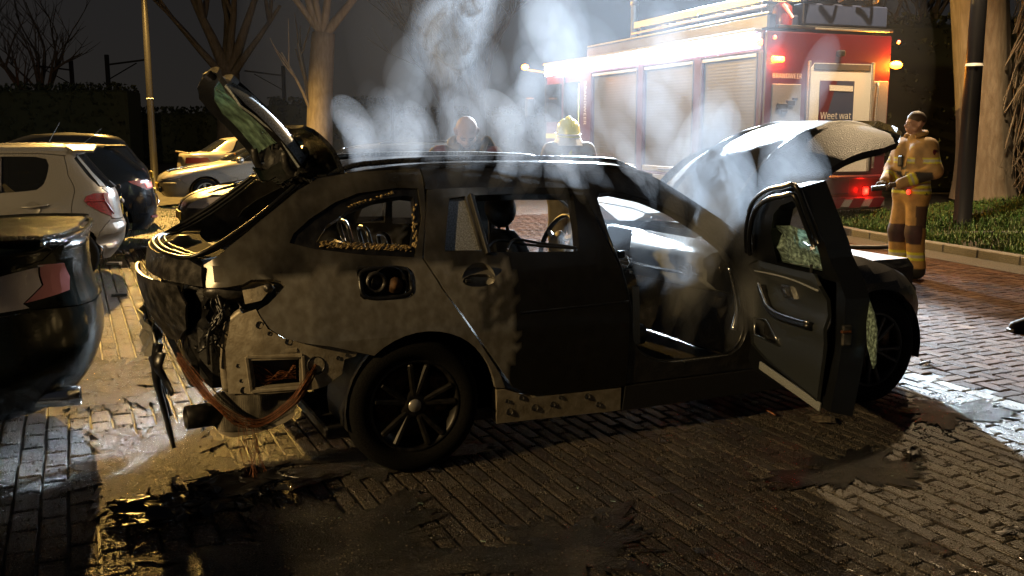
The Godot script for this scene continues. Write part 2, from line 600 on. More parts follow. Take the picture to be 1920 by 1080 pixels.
func ground() -> void:
	struct(obj("ground", Mb.new().rows([P3([-300, -0.03, -400, 300, -0.03, -400]), P3([-300, -0.03, 60, 300, -0.03, 60])]), M.soil))
	var pv := Node3D.new()
	pv.name = "pavement"
	pv.transform = BAY
	add_child(pv)
	struct(pv)
	obj("joint_bed", Mb.new().rows([P3([-16, -0.013, -16, 11, -0.013, -16]), P3([-16, -0.013, 5, 11, -0.013, 5])]), M.joint, pv)
	var spots := []   # [x, z, along-x?, length, width, tone]
	var k := 0
	var x := -3.6
	while x < 3.58:
		var w := 0.113 if x < -0.95 else 0.083
		var l := 0.232 if x < -0.95 else 0.247
		var z := -9.0 - fmod(k * 0.5, 1.0) * l
		if x > -0.9 and x < 3.3: z += 0.0
		while z < 3.1:
			spots.append([x + w / 2, z + rng.randf_range(-0.004, 0.004), false, l, w, 0])
			z += l
		x += w
		k += 1
	# a course of pale bricks closes the bays
	var z0 := -9.0
	while z0 < 3.1:
		spots.append([3.645, z0, false, 0.24, 0.105, 1])
		z0 += 0.245
	# the lane beyond it is laid in herringbone
	var s := 0.105
	for a in 54:
		for b in 150:
			# each pair of bricks covers a 2 x 2 set of half-brick cells shifted along the diagonal
			var cx := 3.71 + a * s
			var cz := -12.0 + b * s
			var m := posmod(a - b, 4)
			if m == 0: spots.append([cx + s, cz + s / 2, true, s * 2, s, 2])
			elif m == 3: spots.append([cx + s / 2, cz + s, false, s * 2, s, 2])
	var order := []
	for i in spots.size():
		var f := in_frame(BAY * Vector3(spots[i][0], 0, spots[i][1]))
		if f > 0: order.append([f, i])
	order.sort()
	var single := {}
	for i in mini(300, order.size()):
		single[order[i][1]] = true
	var kinds := []
	for i in 4:
		kinds.append(brick_mesh(0.247, 0.083, 40 + i))
	var wide := []
	for i in 3:
		wide.append(brick_mesh(0.232, 0.113, 50 + i))
	var tone := [[Color(0.055, 0.046, 0.037), Color(0.07, 0.061, 0.05), Color(0.04, 0.033, 0.028), Color(0.085, 0.075, 0.062)], [Color(0.27, 0.24, 0.19), Color(0.2, 0.18, 0.15)], [Color(0.078, 0.041, 0.027), Color(0.098, 0.055, 0.036), Color(0.058, 0.033, 0.024), Color(0.115, 0.07, 0.047)]]
	var mb := Mb.new().flat()
	var lane := Mb.new().flat()
	var dry := Mb.new().flat()
	var stain := FastNoiseLite.new()
	stain.frequency = 1.1
	stain.seed = 8
	for i in spots.size():
		var q: Array = spots[i]
		var t := Transform3D(Basis(Vector3.UP, (PI / 2 if q[2] else 0.0) + rng.randf_range(-0.016, 0.016)) * Basis(Vector3.RIGHT, rng.randf_range(-0.009, 0.009)) * Basis(Vector3.BACK, rng.randf_range(-0.014, 0.014)), Vector3(q[0], rng.randf_range(-0.004, 0.0), q[1]))
		if single.has(i):
			var o := MeshInstance3D.new()
			o.name = "brick"
			o.mesh = (wide[i % 3] if q[4] > 0.1 else kinds[i % 4])
			o.material_override = (M.dry_brick[rng.randi() % 4] if q[0] > 1.5 + 0.5 * stain.get_noise_2d(q[1] * 2.0, q[0]) else M.brick[rng.randi() % 5])
			o.transform = t
			pv.add_child(o, true)
		else:
			var c: Color = tone[q[5]][rng.randi() % tone[q[5]].size()] * rng.randf_range(0.85, 1.15)
			c.a = 1.0
			var into := lane if q[5] == 2 else (dry if q[0] > 1.9 else mb)
			into.st.set_color(c)
			brick_into(into, t, q[3], q[4], rng)
	tag(obj("brick_field", mb, M.brick_field, pv), "", "", "", "stuff")
	tag(obj("dry_bricks", dry, M.dry_field, pv), "", "", "", "stuff")
	tag(obj("lane_bricks", lane, M.lane_field, pv), "", "", "", "stuff")
	# kerb and verge to the right of the lane
	var line := curve(P3([4.9, 0, -17.2, 5.35, 0, -14.9, 6.25, 0, -11.6, 7.9, 0, -6.5, 9.5, 0, -2.0]), 6)
	var kn := Node3D.new()
	kn.name = "kerb"
	add_child(kn)
	struct(kn)
	var total := 0
	var at := line[0]
	for i in line.size() - 1:
		var a := line[i]
		var b := line[i + 1]
		var n := maxi(1, roundi((b - a).length() / 0.95))
		for j in n:
			var p := a.lerp(b, (j + 0.006) / n)
			var q := a.lerp(b, (j + 0.994) / n)
			obj("kerb_stone", Mb.new().bar(p + Vector3(0, 0.03, 0), q + Vector3(0, 0.03, 0), 0.18 + 0.004 * (total % 3), 0.15, Vector3.UP, 0.012), M.kerb, kn)
			total += 1
	var near := []
	var far := []
	var r0 := PackedVector3Array()
	var r1 := PackedVector3Array()
	var r2 := PackedVector3Array()
	var r3 := PackedVector3Array()
	for p in line:
		r0.append(p + Vector3(0.07, 0.09, 0))
		r1.append(p + Vector3(1.5, 0.14, 0))
		r2.append(p + Vector3(4.5, 0.42, 0))
		r3.append(p + Vector3(40, 0.8, 0))
	struct(obj("verge", Mb.new().rows([r0, r1, r2, r3]), M.soil))
	struct(obj("gutter", Mb.new().rows([offset_line(line, -0.62, 0.004), offset_line(line, -0.05, 0.012)]), mat(Color(0.1, 0.088, 0.07), 0.8, 0.0, M.fine, 1.5, M.grit, 0.8)))
	grass_on(func() -> Vector3:
		var f := rng.randf() * (line.size() - 1.001)
		var i := int(f)
		var p := line[i].lerp(line[i + 1], f - i)
		var d := 0.08 + 5.0 * pow(rng.randf(), 1.5)
		return p + Vector3(d, table(d, [0.07, 1.5, 4.5, 40], [0.09, 0.14, 0.42, 0.8]), 0), 26000, 0.05, 0.16, "verge_grass", "short green grass on the verge behind the kerb")
	grass_on(func() -> Vector3:
		return BAY * Vector3(rng.randf_range(-2.8, 1.2), -0.01, -5.5 - 12.0 * rng.randf()), 9000, 0.015, 0.05, "moss_grass", "low moss and weeds between the rows of parked cars")

func offset_line(l: PackedVector3Array, d: float, y: float) -> PackedVector3Array:
	var r := PackedVector3Array()
	for p in l:
		r.append(p + Vector3(d, y, 0))
	return r

func grass_on(where: Callable, n: int, lo: float, hi: float, called: String, label: String) -> void:
	var mb := Mb.new()
	mb.quad(Vector3(-0.12, 0, 0), Vector3(0.12, 0, 0), Vector3(0.08, 0.6, 0.06), Vector3(-0.06, 0.6, 0.06))
	mb.tri(Vector3(-0.06, 0.6, 0.06), Vector3(0.08, 0.6, 0.06), Vector3(0.03, 1, 0.28))
	mb.quad(Vector3(0, 0, -0.12), Vector3(0, 0, 0.12), Vector3(-0.1, 0.5, 0.1), Vector3(-0.1, 0.5, -0.05))
	mb.tri(Vector3(-0.1, 0.5, 0.1), Vector3(-0.1, 0.5, -0.05), Vector3(-0.34, 0.85, 0))
	var mm := MultiMesh.new()
	mm.transform_format = MultiMesh.TRANSFORM_3D
	mm.use_colors = true
	mm.mesh = mb.done()
	mm.instance_count = n
	var clump := FastNoiseLite.new()
	clump.frequency = 0.9
	for i in n:
		var p: Vector3 = where.call()
		var tries := 0
		while clump.get_noise_2d(p.x, p.z) < rng.randf_range(-0.5, 0.25) and tries < 6:
			p = where.call()
			tries += 1
		var h := rng.randf_range(lo, hi)
		mm.set_instance_transform(i, Transform3D(Basis(Vector3.UP, rng.randf() * TAU) * Basis.from_scale(Vector3(h * 0.5, h, h * 0.8)), p))
		mm.set_instance_color(i, Color(rng.randf_range(0.6, 1.3), rng.randf_range(0.7, 1.2), 0.8))
	var o := MultiMeshInstance3D.new()
	o.name = called
	o.multimesh = mm
	o.material_override = M.grass
	add_child(o)
	tag(o, label, "grass", "", "stuff")

# ---------------------------------------------------------------- the burnt estate car (x forward from the rear axle, z to its right)
var burn := FastNoiseLite.new()

static func body_z(x: float, y: float) -> float:
	var pl := table(x, [-1.1, -1.0, -0.9, -0.75, -0.5, 0.0, 2.9, 3.05, 3.2, 3.33, 3.42, 3.48], [0.602, 0.766, 0.876, 0.947, 0.991, 1.0, 1.0, 0.985, 0.94, 0.85, 0.73, 0.60])
	var w := table(y, [0.15, 0.3, 0.5, 0.6, 0.68, 0.74, 0.80, 0.87, 0.93, 0.98, 1.1, 1.25, 1.34, 1.40, 1.44, 1.47], [0.86, 0.885, 0.900, 0.9065, 0.9135, 0.910, 0.899, 0.884, 0.865, 0.835, 0.766, 0.68, 0.626, 0.585, 0.535, 0.48])
	if x > 2.02:
		# the wing rolls over towards the bonnet gap
		var top := table(x, [2.0, 2.5, 2.86, 3.1, 3.28, 3.39, 3.48], [0.99, 0.955, 0.88, 0.805, 0.735, 0.675, 0.6])
		w -= 0.15 * pow(clampf((y - top + 0.17) / 0.17, 0, 1.1), 2.0)
	return w * pl

func side_sheet(sg: float, off := 0.0) -> Callable:
	return func(p: Vector2) -> Vector3: return Vector3(p.x, p.y, sg * (body_z(p.x, p.y) + off))

static func roof_y(x: float) -> float:
	return table(x, [-0.55, -0.39, -0.18, 0.06, 0.35, 0.85, 1.19, 1.30, 1.41, 1.49], [1.375, 1.40, 1.435, 1.452, 1.458, 1.455, 1.44, 1.425, 1.405, 1.37])

func scorch(p: Vector3) -> Color:
	# bare steel where the paint burnt off, soot round the windows and over the front of the rear door
	var n := burn.get_noise_3d(p.x * 9, p.y * 9, p.z * 9)
	var f := burn.get_noise_3d(p.x * 60, p.y * 60, p.z * 60)
	var k := 1.0
	var d := 0.47 + n * 0.05 + f * 0.03 - clampf(0.62 - p.y, 0, 0.3) * 0.12
	if p.x > d: k = 0.07
	if p.y > 1.0 + n * 0.06: k = minf(k, 0.3 + n * 0.3)
	if p.x < -0.72 and p.y > 0.9: k = minf(k, 0.42 + n * 0.4)
	if p.x > 0.30 and p.x < 0.50 and p.y > 0.72 + n * 0.12 and p.y < 0.93 and f > -0.2: k = minf(k, 0.35)
	k *= 0.95 + 0.10 * f + 0.10 * n
	k = clampf(k, 0.06, 1.3)
	return Color(k, k * 0.98, k * 0.95)

func cutout(poly: Array, holes: Array, m: Material, called: String, parent: Node, sg := 1.0, thick := 0.03, cell := 0.06, off := 0.0, marked := true) -> MeshInstance3D:
	var mb := Mb.new()
	if marked: mb.col = scorch
	var pp := P2(poly)
	var hh := []
	for h in holes: hh.append(P2(h))
	var g := around(pp, cell)
	mb.panel(pp, hh, g[0], g[1], side_sheet(sg, off), thick * -sg if false else thick)
	return obj(called, mb, m, parent)

func arch(cx: float, r: float, a0: float, a1: float, n: int, cy := 0.325) -> Array:
	var o := []
	for i in n + 1:
		var a := deg_to_rad(lerpf(a0, a1, float(i) / n))
		o.append_array([cx + r * cos(a), cy + r * sin(a)])
	return o

func burnt_car() -> void:
	burn.frequency = 0.35
	burn.seed = 5
	var car := thing("burnt_estate_car", "burnt-out estate car with open bonnet, open front door and raised rear window", "car", BAY)
	car_side(car)
	car_tail(car)
	car_top(car)
	car_front(car)
	car_cabin(car)
	for w in [[-0.035, 1.0, 0.21], [2.86, 1.0, -0.25], [-0.035, -1.0, 0.4], [2.86, -1.0, 0.9]]:
		wheel(car, Vector3(w[0], 0.33, w[1] * 0.785), 0.33, 0.225, w[1], 5, true, w[2])

func wheel(parent: Node, at: Vector3, r: float, w: float, sg: float, spokes: int, burnt := false, turn := 0.0, alloy: Material = null) -> Node3D:
	var o := group_node("wheel", parent)
	o.position = at
	var ax := Vector3(0, 0, sg)
	var rr := r * 0.70
	var h := w / 2
	obj("tyre", Mb.new().lathe([[rr, -h * 0.8], [rr + 0.02, -h], [r - 0.03, -h], [r - 0.008, -h * 0.85], [r, -h * 0.5], [r, h * 0.5], [r - 0.008, h * 0.85], [r - 0.03, h], [rr + 0.035, h * 1.02], [rr + 0.012, h * 0.96], [rr - 0.006, h * 0.84]], Vector3.ZERO, ax, 48), M.tyre, o)
	var am: Material = M.alloy_dark if burnt else (alloy if alloy else M.alloy)
	var rim := obj("rim", Mb.new().lathe([[rr - 0.004, h * 0.86], [rr - 0.012, h * 0.9], [rr - 0.022, h * 0.78], [rr - 0.035, h * 0.5], [rr - 0.04, -h * 0.7]], Vector3.ZERO, ax, 48), am, o)
	obj("brake_disc", Mb.new().lathe([[0.06, h * 0.1], [rr * 0.74, h * 0.1], [rr * 0.74, h * 0.0], [0.06, 0]], Vector3.ZERO, ax, 36), M.rust if burnt else M.bare_dark, o)
	var st := Mb.new()
	for k in spokes:
		for pair in ([-1, 1] if burnt else [0]):
			var a: float = TAU * k / spokes + turn + pair * 0.21
			var b: float = TAU * k / spokes + turn + pair * 0.1
			var d := Vector3(cos(a), sin(a), 0)
			var e := Vector3(cos(b), sin(b), 0)
			var sw := 0.030 if burnt else 0.05
			st.bar(e * 0.045 + ax * h * 0.62, d * (rr - 0.02) + ax * h * 0.80, 0.03, sw, ax, 0.008)
	st.lathe([[0.0, h * 0.8], [0.045, h * 0.78], [0.07, h * 0.66], [0.075, h * 0.3]], Vector3.ZERO, ax, 24)
	obj("spokes", st, am, rim)
	obj("hub_cap", Mb.new().lathe([[0.0, h * 0.86], [0.028, h * 0.85], [0.033, h * 0.78]], Vector3.ZERO, ax, 20), M.alloy if burnt else M.bare_dark, rim)
	if burnt:
		obj("brake_caliper", Mb.new().box(Vector3(rr * 0.62, 0.04, sg * h * 0.15), Vector3(0.09, 0.2, 0.07), 0.02), M.rust, o)
	return o

func car_side(car: Node3D) -> void:
	var ar := arch(0.01, 0.372, 8, 132, 14)
	for sg in [1.0, -1.0]:
		var quarter := [0.035, 1.03, 0.105, 0.89, 0.265, 0.65, 0.40, 0.445, 0.43, 0.37]
		quarter.append_array(ar)
		quarter.append_array([-0.44, 0.665, -0.56, 0.69, -0.64, 0.715, -0.70, 0.76, -0.735, 0.82, -0.745, 0.845, -0.70, 0.87, -0.655, 0.91, -0.62, 0.945, -0.635, 0.965, -0.67, 0.975, -0.76, 0.975, -0.80, 0.955, -0.86, 0.945, -0.945, 0.94, -0.945, 1.035, -0.895, 1.07, -0.70, 1.215, -0.50, 1.355, -0.40, 1.405, -0.18, 1.435, 0.06, 1.452, 0.125, 1.453, 0.115, 1.345, 0.10, 1.25])
		var win := [-0.575, 1.125, -0.55, 1.165, -0.47, 1.225, -0.34, 1.295, -0.22, 1.335, -0.02, 1.355, 0.085, 1.35, 0.075, 1.22, 0.0, 1.035, -0.25, 1.06, -0.47, 1.095]
		var fuel := [-0.275, 1.0, -0.045, 0.995, -0.03, 0.98, -0.035, 0.875, -0.05, 0.86, -0.275, 0.865, -0.29, 0.88, -0.29, 0.985]
		var holes := [win, fuel] if sg > 0 else [win]
		var q := cutout(quarter, holes, M.burnt_paint, "rear_quarter_panel", car, sg, 0.03, 0.035)
		if sg > 0: q.set_meta("label", "bare scorched rear quarter panel with open fuel flap")
		window_frame(car, win, sg)
		if sg > 0: fuel_filler(q)
		rear_door(car, sg)
		# frame round the doors: roof rail, windscreen pillar, sill
		var ring := [0.125, 1.345, 0.995, 1.312, 1.045, 1.12, 1.095, 0.95, 1.125, 0.77, 1.137, 0.55, 1.137, 0.31, 2.05, 0.31, 2.03, 0.62, 1.985, 0.99, 1.94, 1.035, 1.82, 1.14, 1.61, 1.285, 1.49, 1.362, 1.41, 1.405, 1.19, 1.44, 0.85, 1.455, 0.35, 1.458, 0.135, 1.453]
		var hole := [1.065, 1.27, 1.09, 1.30, 1.17, 1.305, 1.34, 1.268, 1.50, 1.20, 1.67, 1.09, 1.77, 1.0, 1.83, 0.86, 1.90, 0.60, 1.895, 0.50, 1.865, 0.44, 1.79, 0.395, 1.43, 0.392, 1.30, 0.42, 1.21, 0.47, 1.16, 0.55, 1.14, 0.72, 1.105, 0.92, 1.078, 1.10]
		cutout(ring, [hole], M.soot, "door_frame", car, sg, 0.05, 0.06, -0.004, false)
		# the seal that runs round the front opening, as a loose double bead
		for e in [0.0, 0.022]:
			var pts := PackedVector3Array()
			var c := Vector2(1.48, 0.85)
			for i in range(0, hole.size() + 2, 2):
				var p := Vector2(hole[i % hole.size()], hole[(i + 1) % hole.size()])
				p = c + (p - c) * (1.005 - e)
				pts.append(Vector3(p.x, p.y, sg * (body_z(p.x, p.y) - 0.012 - e)))
			obj("door_seal", Mb.new().tube(curve(pts, 2), 0.009, 6), M.trim, car)
		var sill := [0.385, 0.362, 0.43, 0.362, 0.58, 0.302, 1.10, 0.292, 1.11, 0.165, 0.39, 0.185]
		var s := cutout(sill, [], M.bare, "bare_sill", car, sg, 0.06, 0.06, 0.004, false)
		if sg > 0:
			s.set_meta("label", "bare steel sill with bolt holes")
			for h in [[0.46, 0.24, 0.016], [0.52, 0.31, 0.012], [0.60, 0.245, 0.016], [0.70, 0.25, 0.013], [0.74, 0.285, 0.009], [0.90, 0.27, 0.014], [0.97, 0.215, 0.012], [0.44, 0.30, 0.008]]:
				hole_ring(s, Vector2(h[0], h[1]), h[2], 0.004)
		cutout([1.125, 0.30, 2.08, 0.30, 2.2, 0.26, 2.45, 0.24, 2.45, 0.165, 1.12, 0.162], [], M.plastic, "sill_cover", car, sg, 0.05, 0.08, 0.008, false)
		# wheel housings
		for cx in [0.01, 2.86]:
			var a := PackedVector3Array()
			var b := PackedVector3Array()
			for i in 17:
				var t := deg_to_rad(-12 + 204.0 * i / 16)
				var p := Vector3(cx + 0.385 * cos(t), 0.325 + 0.385 * sin(t), sg * 0.88)
				a.append(p)
				b.append(p - Vector3(0, 0, sg * 0.36))
			var mb := Mb.new().rows([a, b])
			mb.cap(b)
			obj("wheel_housing", mb, M.soot, car)

func hole_ring(parent: Node, p: Vector2, r: float, off: float) -> void:
	var z := body_z(p.x, p.y) + off
	var mb := Mb.new().lathe([[r * 1.25, -0.001], [r * 1.15, 0.003], [r, 0.001], [r * 0.9, -0.02], [0.0, -0.02]], Vector3(p.x, p.y, z + 0.001), Vector3(0, 0, 1), 14)
	obj("bolt_hole", mb, M.soot, parent)

func window_frame(car: Node3D, win: Array, sg: float) -> void:
	var inner := [-0.455, 1.12, -0.39, 1.195, -0.27, 1.26, -0.14, 1.30, 0.0, 1.318, 0.055, 1.31, 0.04, 1.2, -0.005, 1.075, -0.2, 1.09, -0.35, 1.105]
	var f := cutout(win, [inner], M.soot_gloss, "window_frame", car, sg, 0.05, 0.05, -0.012, false)
	if sg < 0: return
	# what is left of the pane: a crust of melted crumbs along the lower edge and up the rear edge
	var r := RandomNumberGenerator.new()
	r.seed = 11
	var mb := Mb.new()
	var path := P2([-0.43, 1.113, -0.2, 1.093, -0.01, 1.075])
	for i in 230:
		var t := r.randf()
		var p: Vector2 = path[0].lerp(path[1], t * 2) if t < 0.5 else path[1].lerp(path[2], t * 2 - 1)
		p += Vector2(0, r.randf_range(-0.012, 0.014))
		var q := Vector3(p.x, p.y, body_z(p.x, p.y) - 0.01 + r.randf_range(-0.005, 0.006))
		mb.ball(q, Vector3(r.randf_range(0.004, 0.02), r.randf_range(0.002, 0.006), r.randf_range(0.003, 0.006)), 5, Basis.from_euler(Vector3(r.randf(), r.randf(), r.randf() * 0.6)))
	for i in 50:
		var t := r.randf()
		var p := Vector2(0.015, 1.08).lerp(Vector2(0.055, 1.29), t * t)
		mb.ball(Vector3(p.x + r.randf_range(-0.012, 0.012), p.y, body_z(p.x, p.y) - 0.01), Vector3(0.006, 0.009, 0.005), 6)
	for i in 40:
		var t := r.randf()
		var p := Vector2(-0.27, 1.275).lerp(Vector2(-0.04, 1.332), t)
		mb.ball(Vector3(p.x, p.y + r.randf_range(-0.006, 0.006), body_z(p.x, p.y) - 0.012), Vector3(0.01, 0.004, 0.005), 6)
	obj("melted_glass", mb, M.crust, f)

func fuel_filler(q: Node3D) -> void:
	var z := body_z(-0.16, 0.93) - 0.055
	var o := obj("fuel_recess", Mb.new().box(Vector3(-0.16, 0.93, z), Vector3(0.27, 0.17, 0.02), 0.01), M.soot, q)
	var rim := PackedVector3Array()
	for i in 25:
		var a := TAU * i / 24
		var e := Vector2(pow(absf(cos(a)), 0.5) * signf(cos(a)), pow(absf(sin(a)), 0.5) * signf(sin(a)))
		var p := Vector2(-0.16 + 0.122 * e.x, 0.93 + 0.066 * e.y)
		rim.append(Vector3(p.x, p.y, body_z(p.x, p.y) - 0.004))
	obj("recess_seal", Mb.new().tube(rim, 0.011, 6), M.soot_gloss, o)
	obj("filler_bowl", Mb.new().lathe([[0.085, 0.05], [0.09, 0.046], [0.075, 0.02], [0.03, 0.014]], Vector3(-0.145, 0.92, z), Vector3(0, 0, 1), 24), M.soot_gloss, o)
	obj("filler_neck", Mb.new().lathe([[0.05, 0.02], [0.05, 0.05], [0.036, 0.052], [0.032, 0.03], [0.0, 0.03]], Vector3(-0.205, 0.935, z), Vector3(0, 0, 1), 20), M.bare_dark, o)
	obj("filler_cap", Mb.new().lathe([[0.04, 0.015], [0.038, 0.045], [0.02, 0.048], [0.018, 0.055], [0.0, 0.055]], Vector3(-0.115, 0.915, z), Vector3(0, 0, 1), 20), M.rust, o)

func rear_door(car: Node3D, sg: float) -> void:
	var door := [0.045, 1.03, 0.115, 0.89, 0.275, 0.65, 0.475, 0.365, 0.58, 0.312, 0.80, 0.302, 1.13, 0.302, 1.13, 0.55, 1.118, 0.77, 1.088, 0.95, 1.04, 1.12, 0.988, 1.31, 0.90, 1.335, 0.50, 1.345, 0.30, 1.347, 0.13, 1.343, 0.105, 1.25]
	var small := [0.235, 1.30, 0.32, 1.308, 0.335, 1.16, 0.345, 1.05, 0.155, 1.055, 0.20, 1.20]
	var big := [0.37, 1.31, 0.60, 1.312, 0.925, 1.302, 0.905, 1.14, 0.88, 1.02, 0.395, 1.04, 0.375, 1.17]
	var grip := arch(0.315, 0.001, 0, 330, 11, 0.91)
	for i in range(0, grip.size(), 2):
		var a := TAU * i / grip.size()
		grip[i] = 0.30 + 0.085 * cos(a)
		grip[i + 1] = 0.915 + 0.03 * sin(a)
	var d := cutout(door, [small, big, grip] if sg > 0 else [small, big], M.burnt_paint, "rear_door", car, sg, 0.07, 0.03, 0.004)
	if sg > 0: d.set_meta("label", "rear door, bare steel behind and charred black in front")
	if sg < 0: return
	var z := body_z(0.3, 0.915)
	obj("handle_cup", Mb.new().lathe([[0.088, 0.03], [0.075, 0.01], [0.04, -0.005], [0.0, -0.008]], Vector3(0.30, 0.915, z - 0.03), Vector3(0, 0, 1), 24), M.burnt_paint, d)
	obj("handle_stub", Mb.new().box(Vector3(0.245, 0.915, z - 0.012), Vector3(0.035, 0.022, 0.03), 0.006), M.soot, d)
	var crease := PackedVector3Array()
	for i in 20:
		var x := lerpf(0.5, 1.12, i / 19.0)
		var y := 0.735 + 0.02 * x
		crease.append(Vector3(x, y, body_z(x, y) + 0.001))
	obj("crease", Mb.new().tube(crease, 0.007, 6), M.soot_gloss, d)
	# soot-stained fixed pane behind the divider
	var pp := P2(small)
	var g := around(pp, 0.08)
	obj("smoked_pane", Mb.new().panel(pp, [], g[0], g[1], side_sheet(sg, -0.02), 0.004), mat(Color(0.30, 0.32, 0.34), 0.35, 0.0, M.fine, 3.0), d)
	# divider bent out of line, and slumped seal
	obj("window_divider", Mb.new().bar(Vector3(0.345, 1.315, body_z(0.345, 1.3) + 0.004), Vector3(0.372, 1.03, body_z(0.37, 1.03) + 0.004), 0.034, 0.02), M.soot, d)
	for k in 2:
		var c := curve(P3([0.36 + k * 0.12, 1.045, 0.80, 0.46 + k * 0.1, 1.085, 0.72, 0.60 + k * 0.1, 1.06, 0.70, 0.74 + k * 0.08, 1.045, 0.76, 0.87, 1.035, 0.80]), 5)
		obj("slumped_seal", Mb.new().tube(c, 0.008, 6), M.soot_gloss, d)

func ragged(x0: float, x1: float, y0: float, y1: float, f: Callable, amp: float, sd: int) -> Mb:
	# a charred sheet with a torn outline and a crumpled face
	var n := FastNoiseLite.new()
	n.seed = sd
	n.frequency = 6.0
	n.fractal_octaves = 4
	var pp := PackedVector2Array()
	for i in 64:
		var a := TAU * i / 64
		var e := Vector2(clampf(cos(a) * 1.3, -1, 1), clampf(sin(a) * 1.3, -1, 1)) * (0.85 + 0.5 * n.get_noise_2d(cos(a) * 0.6, sin(a) * 0.6) + 0.25 * n.get_noise_1d(i * 0.7))
		pp.append(Vector2(lerpf(x0, x1, e.x * 0.5 + 0.5), lerpf(y0, y1, e.y * 0.5 + 0.5)))
	var g := around(pp, 0.014)
	return Mb.new().panel(pp, [], g[0], g[1], func(p: Vector2) -> Vector3:
		var q: Vector3 = f.call(p)
		return q + Vector3(n.get_noise_3d(q.x, q.y, q.z), 0.5 * n.get_noise_3d(q.z, q.x, q.y), 0.4 * n.get_noise_3d(q.y, q.z, q.x)) * amp, 0.004)

func tail_x(y: float, z: float) -> float:
	return -1.135 + 0.19 * pow(absf(z) / 0.72, 2.4) + maxf(0, y - 0.97) * 0.25 - clampf((y - 0.5) * 0.02, 0, 0.02)

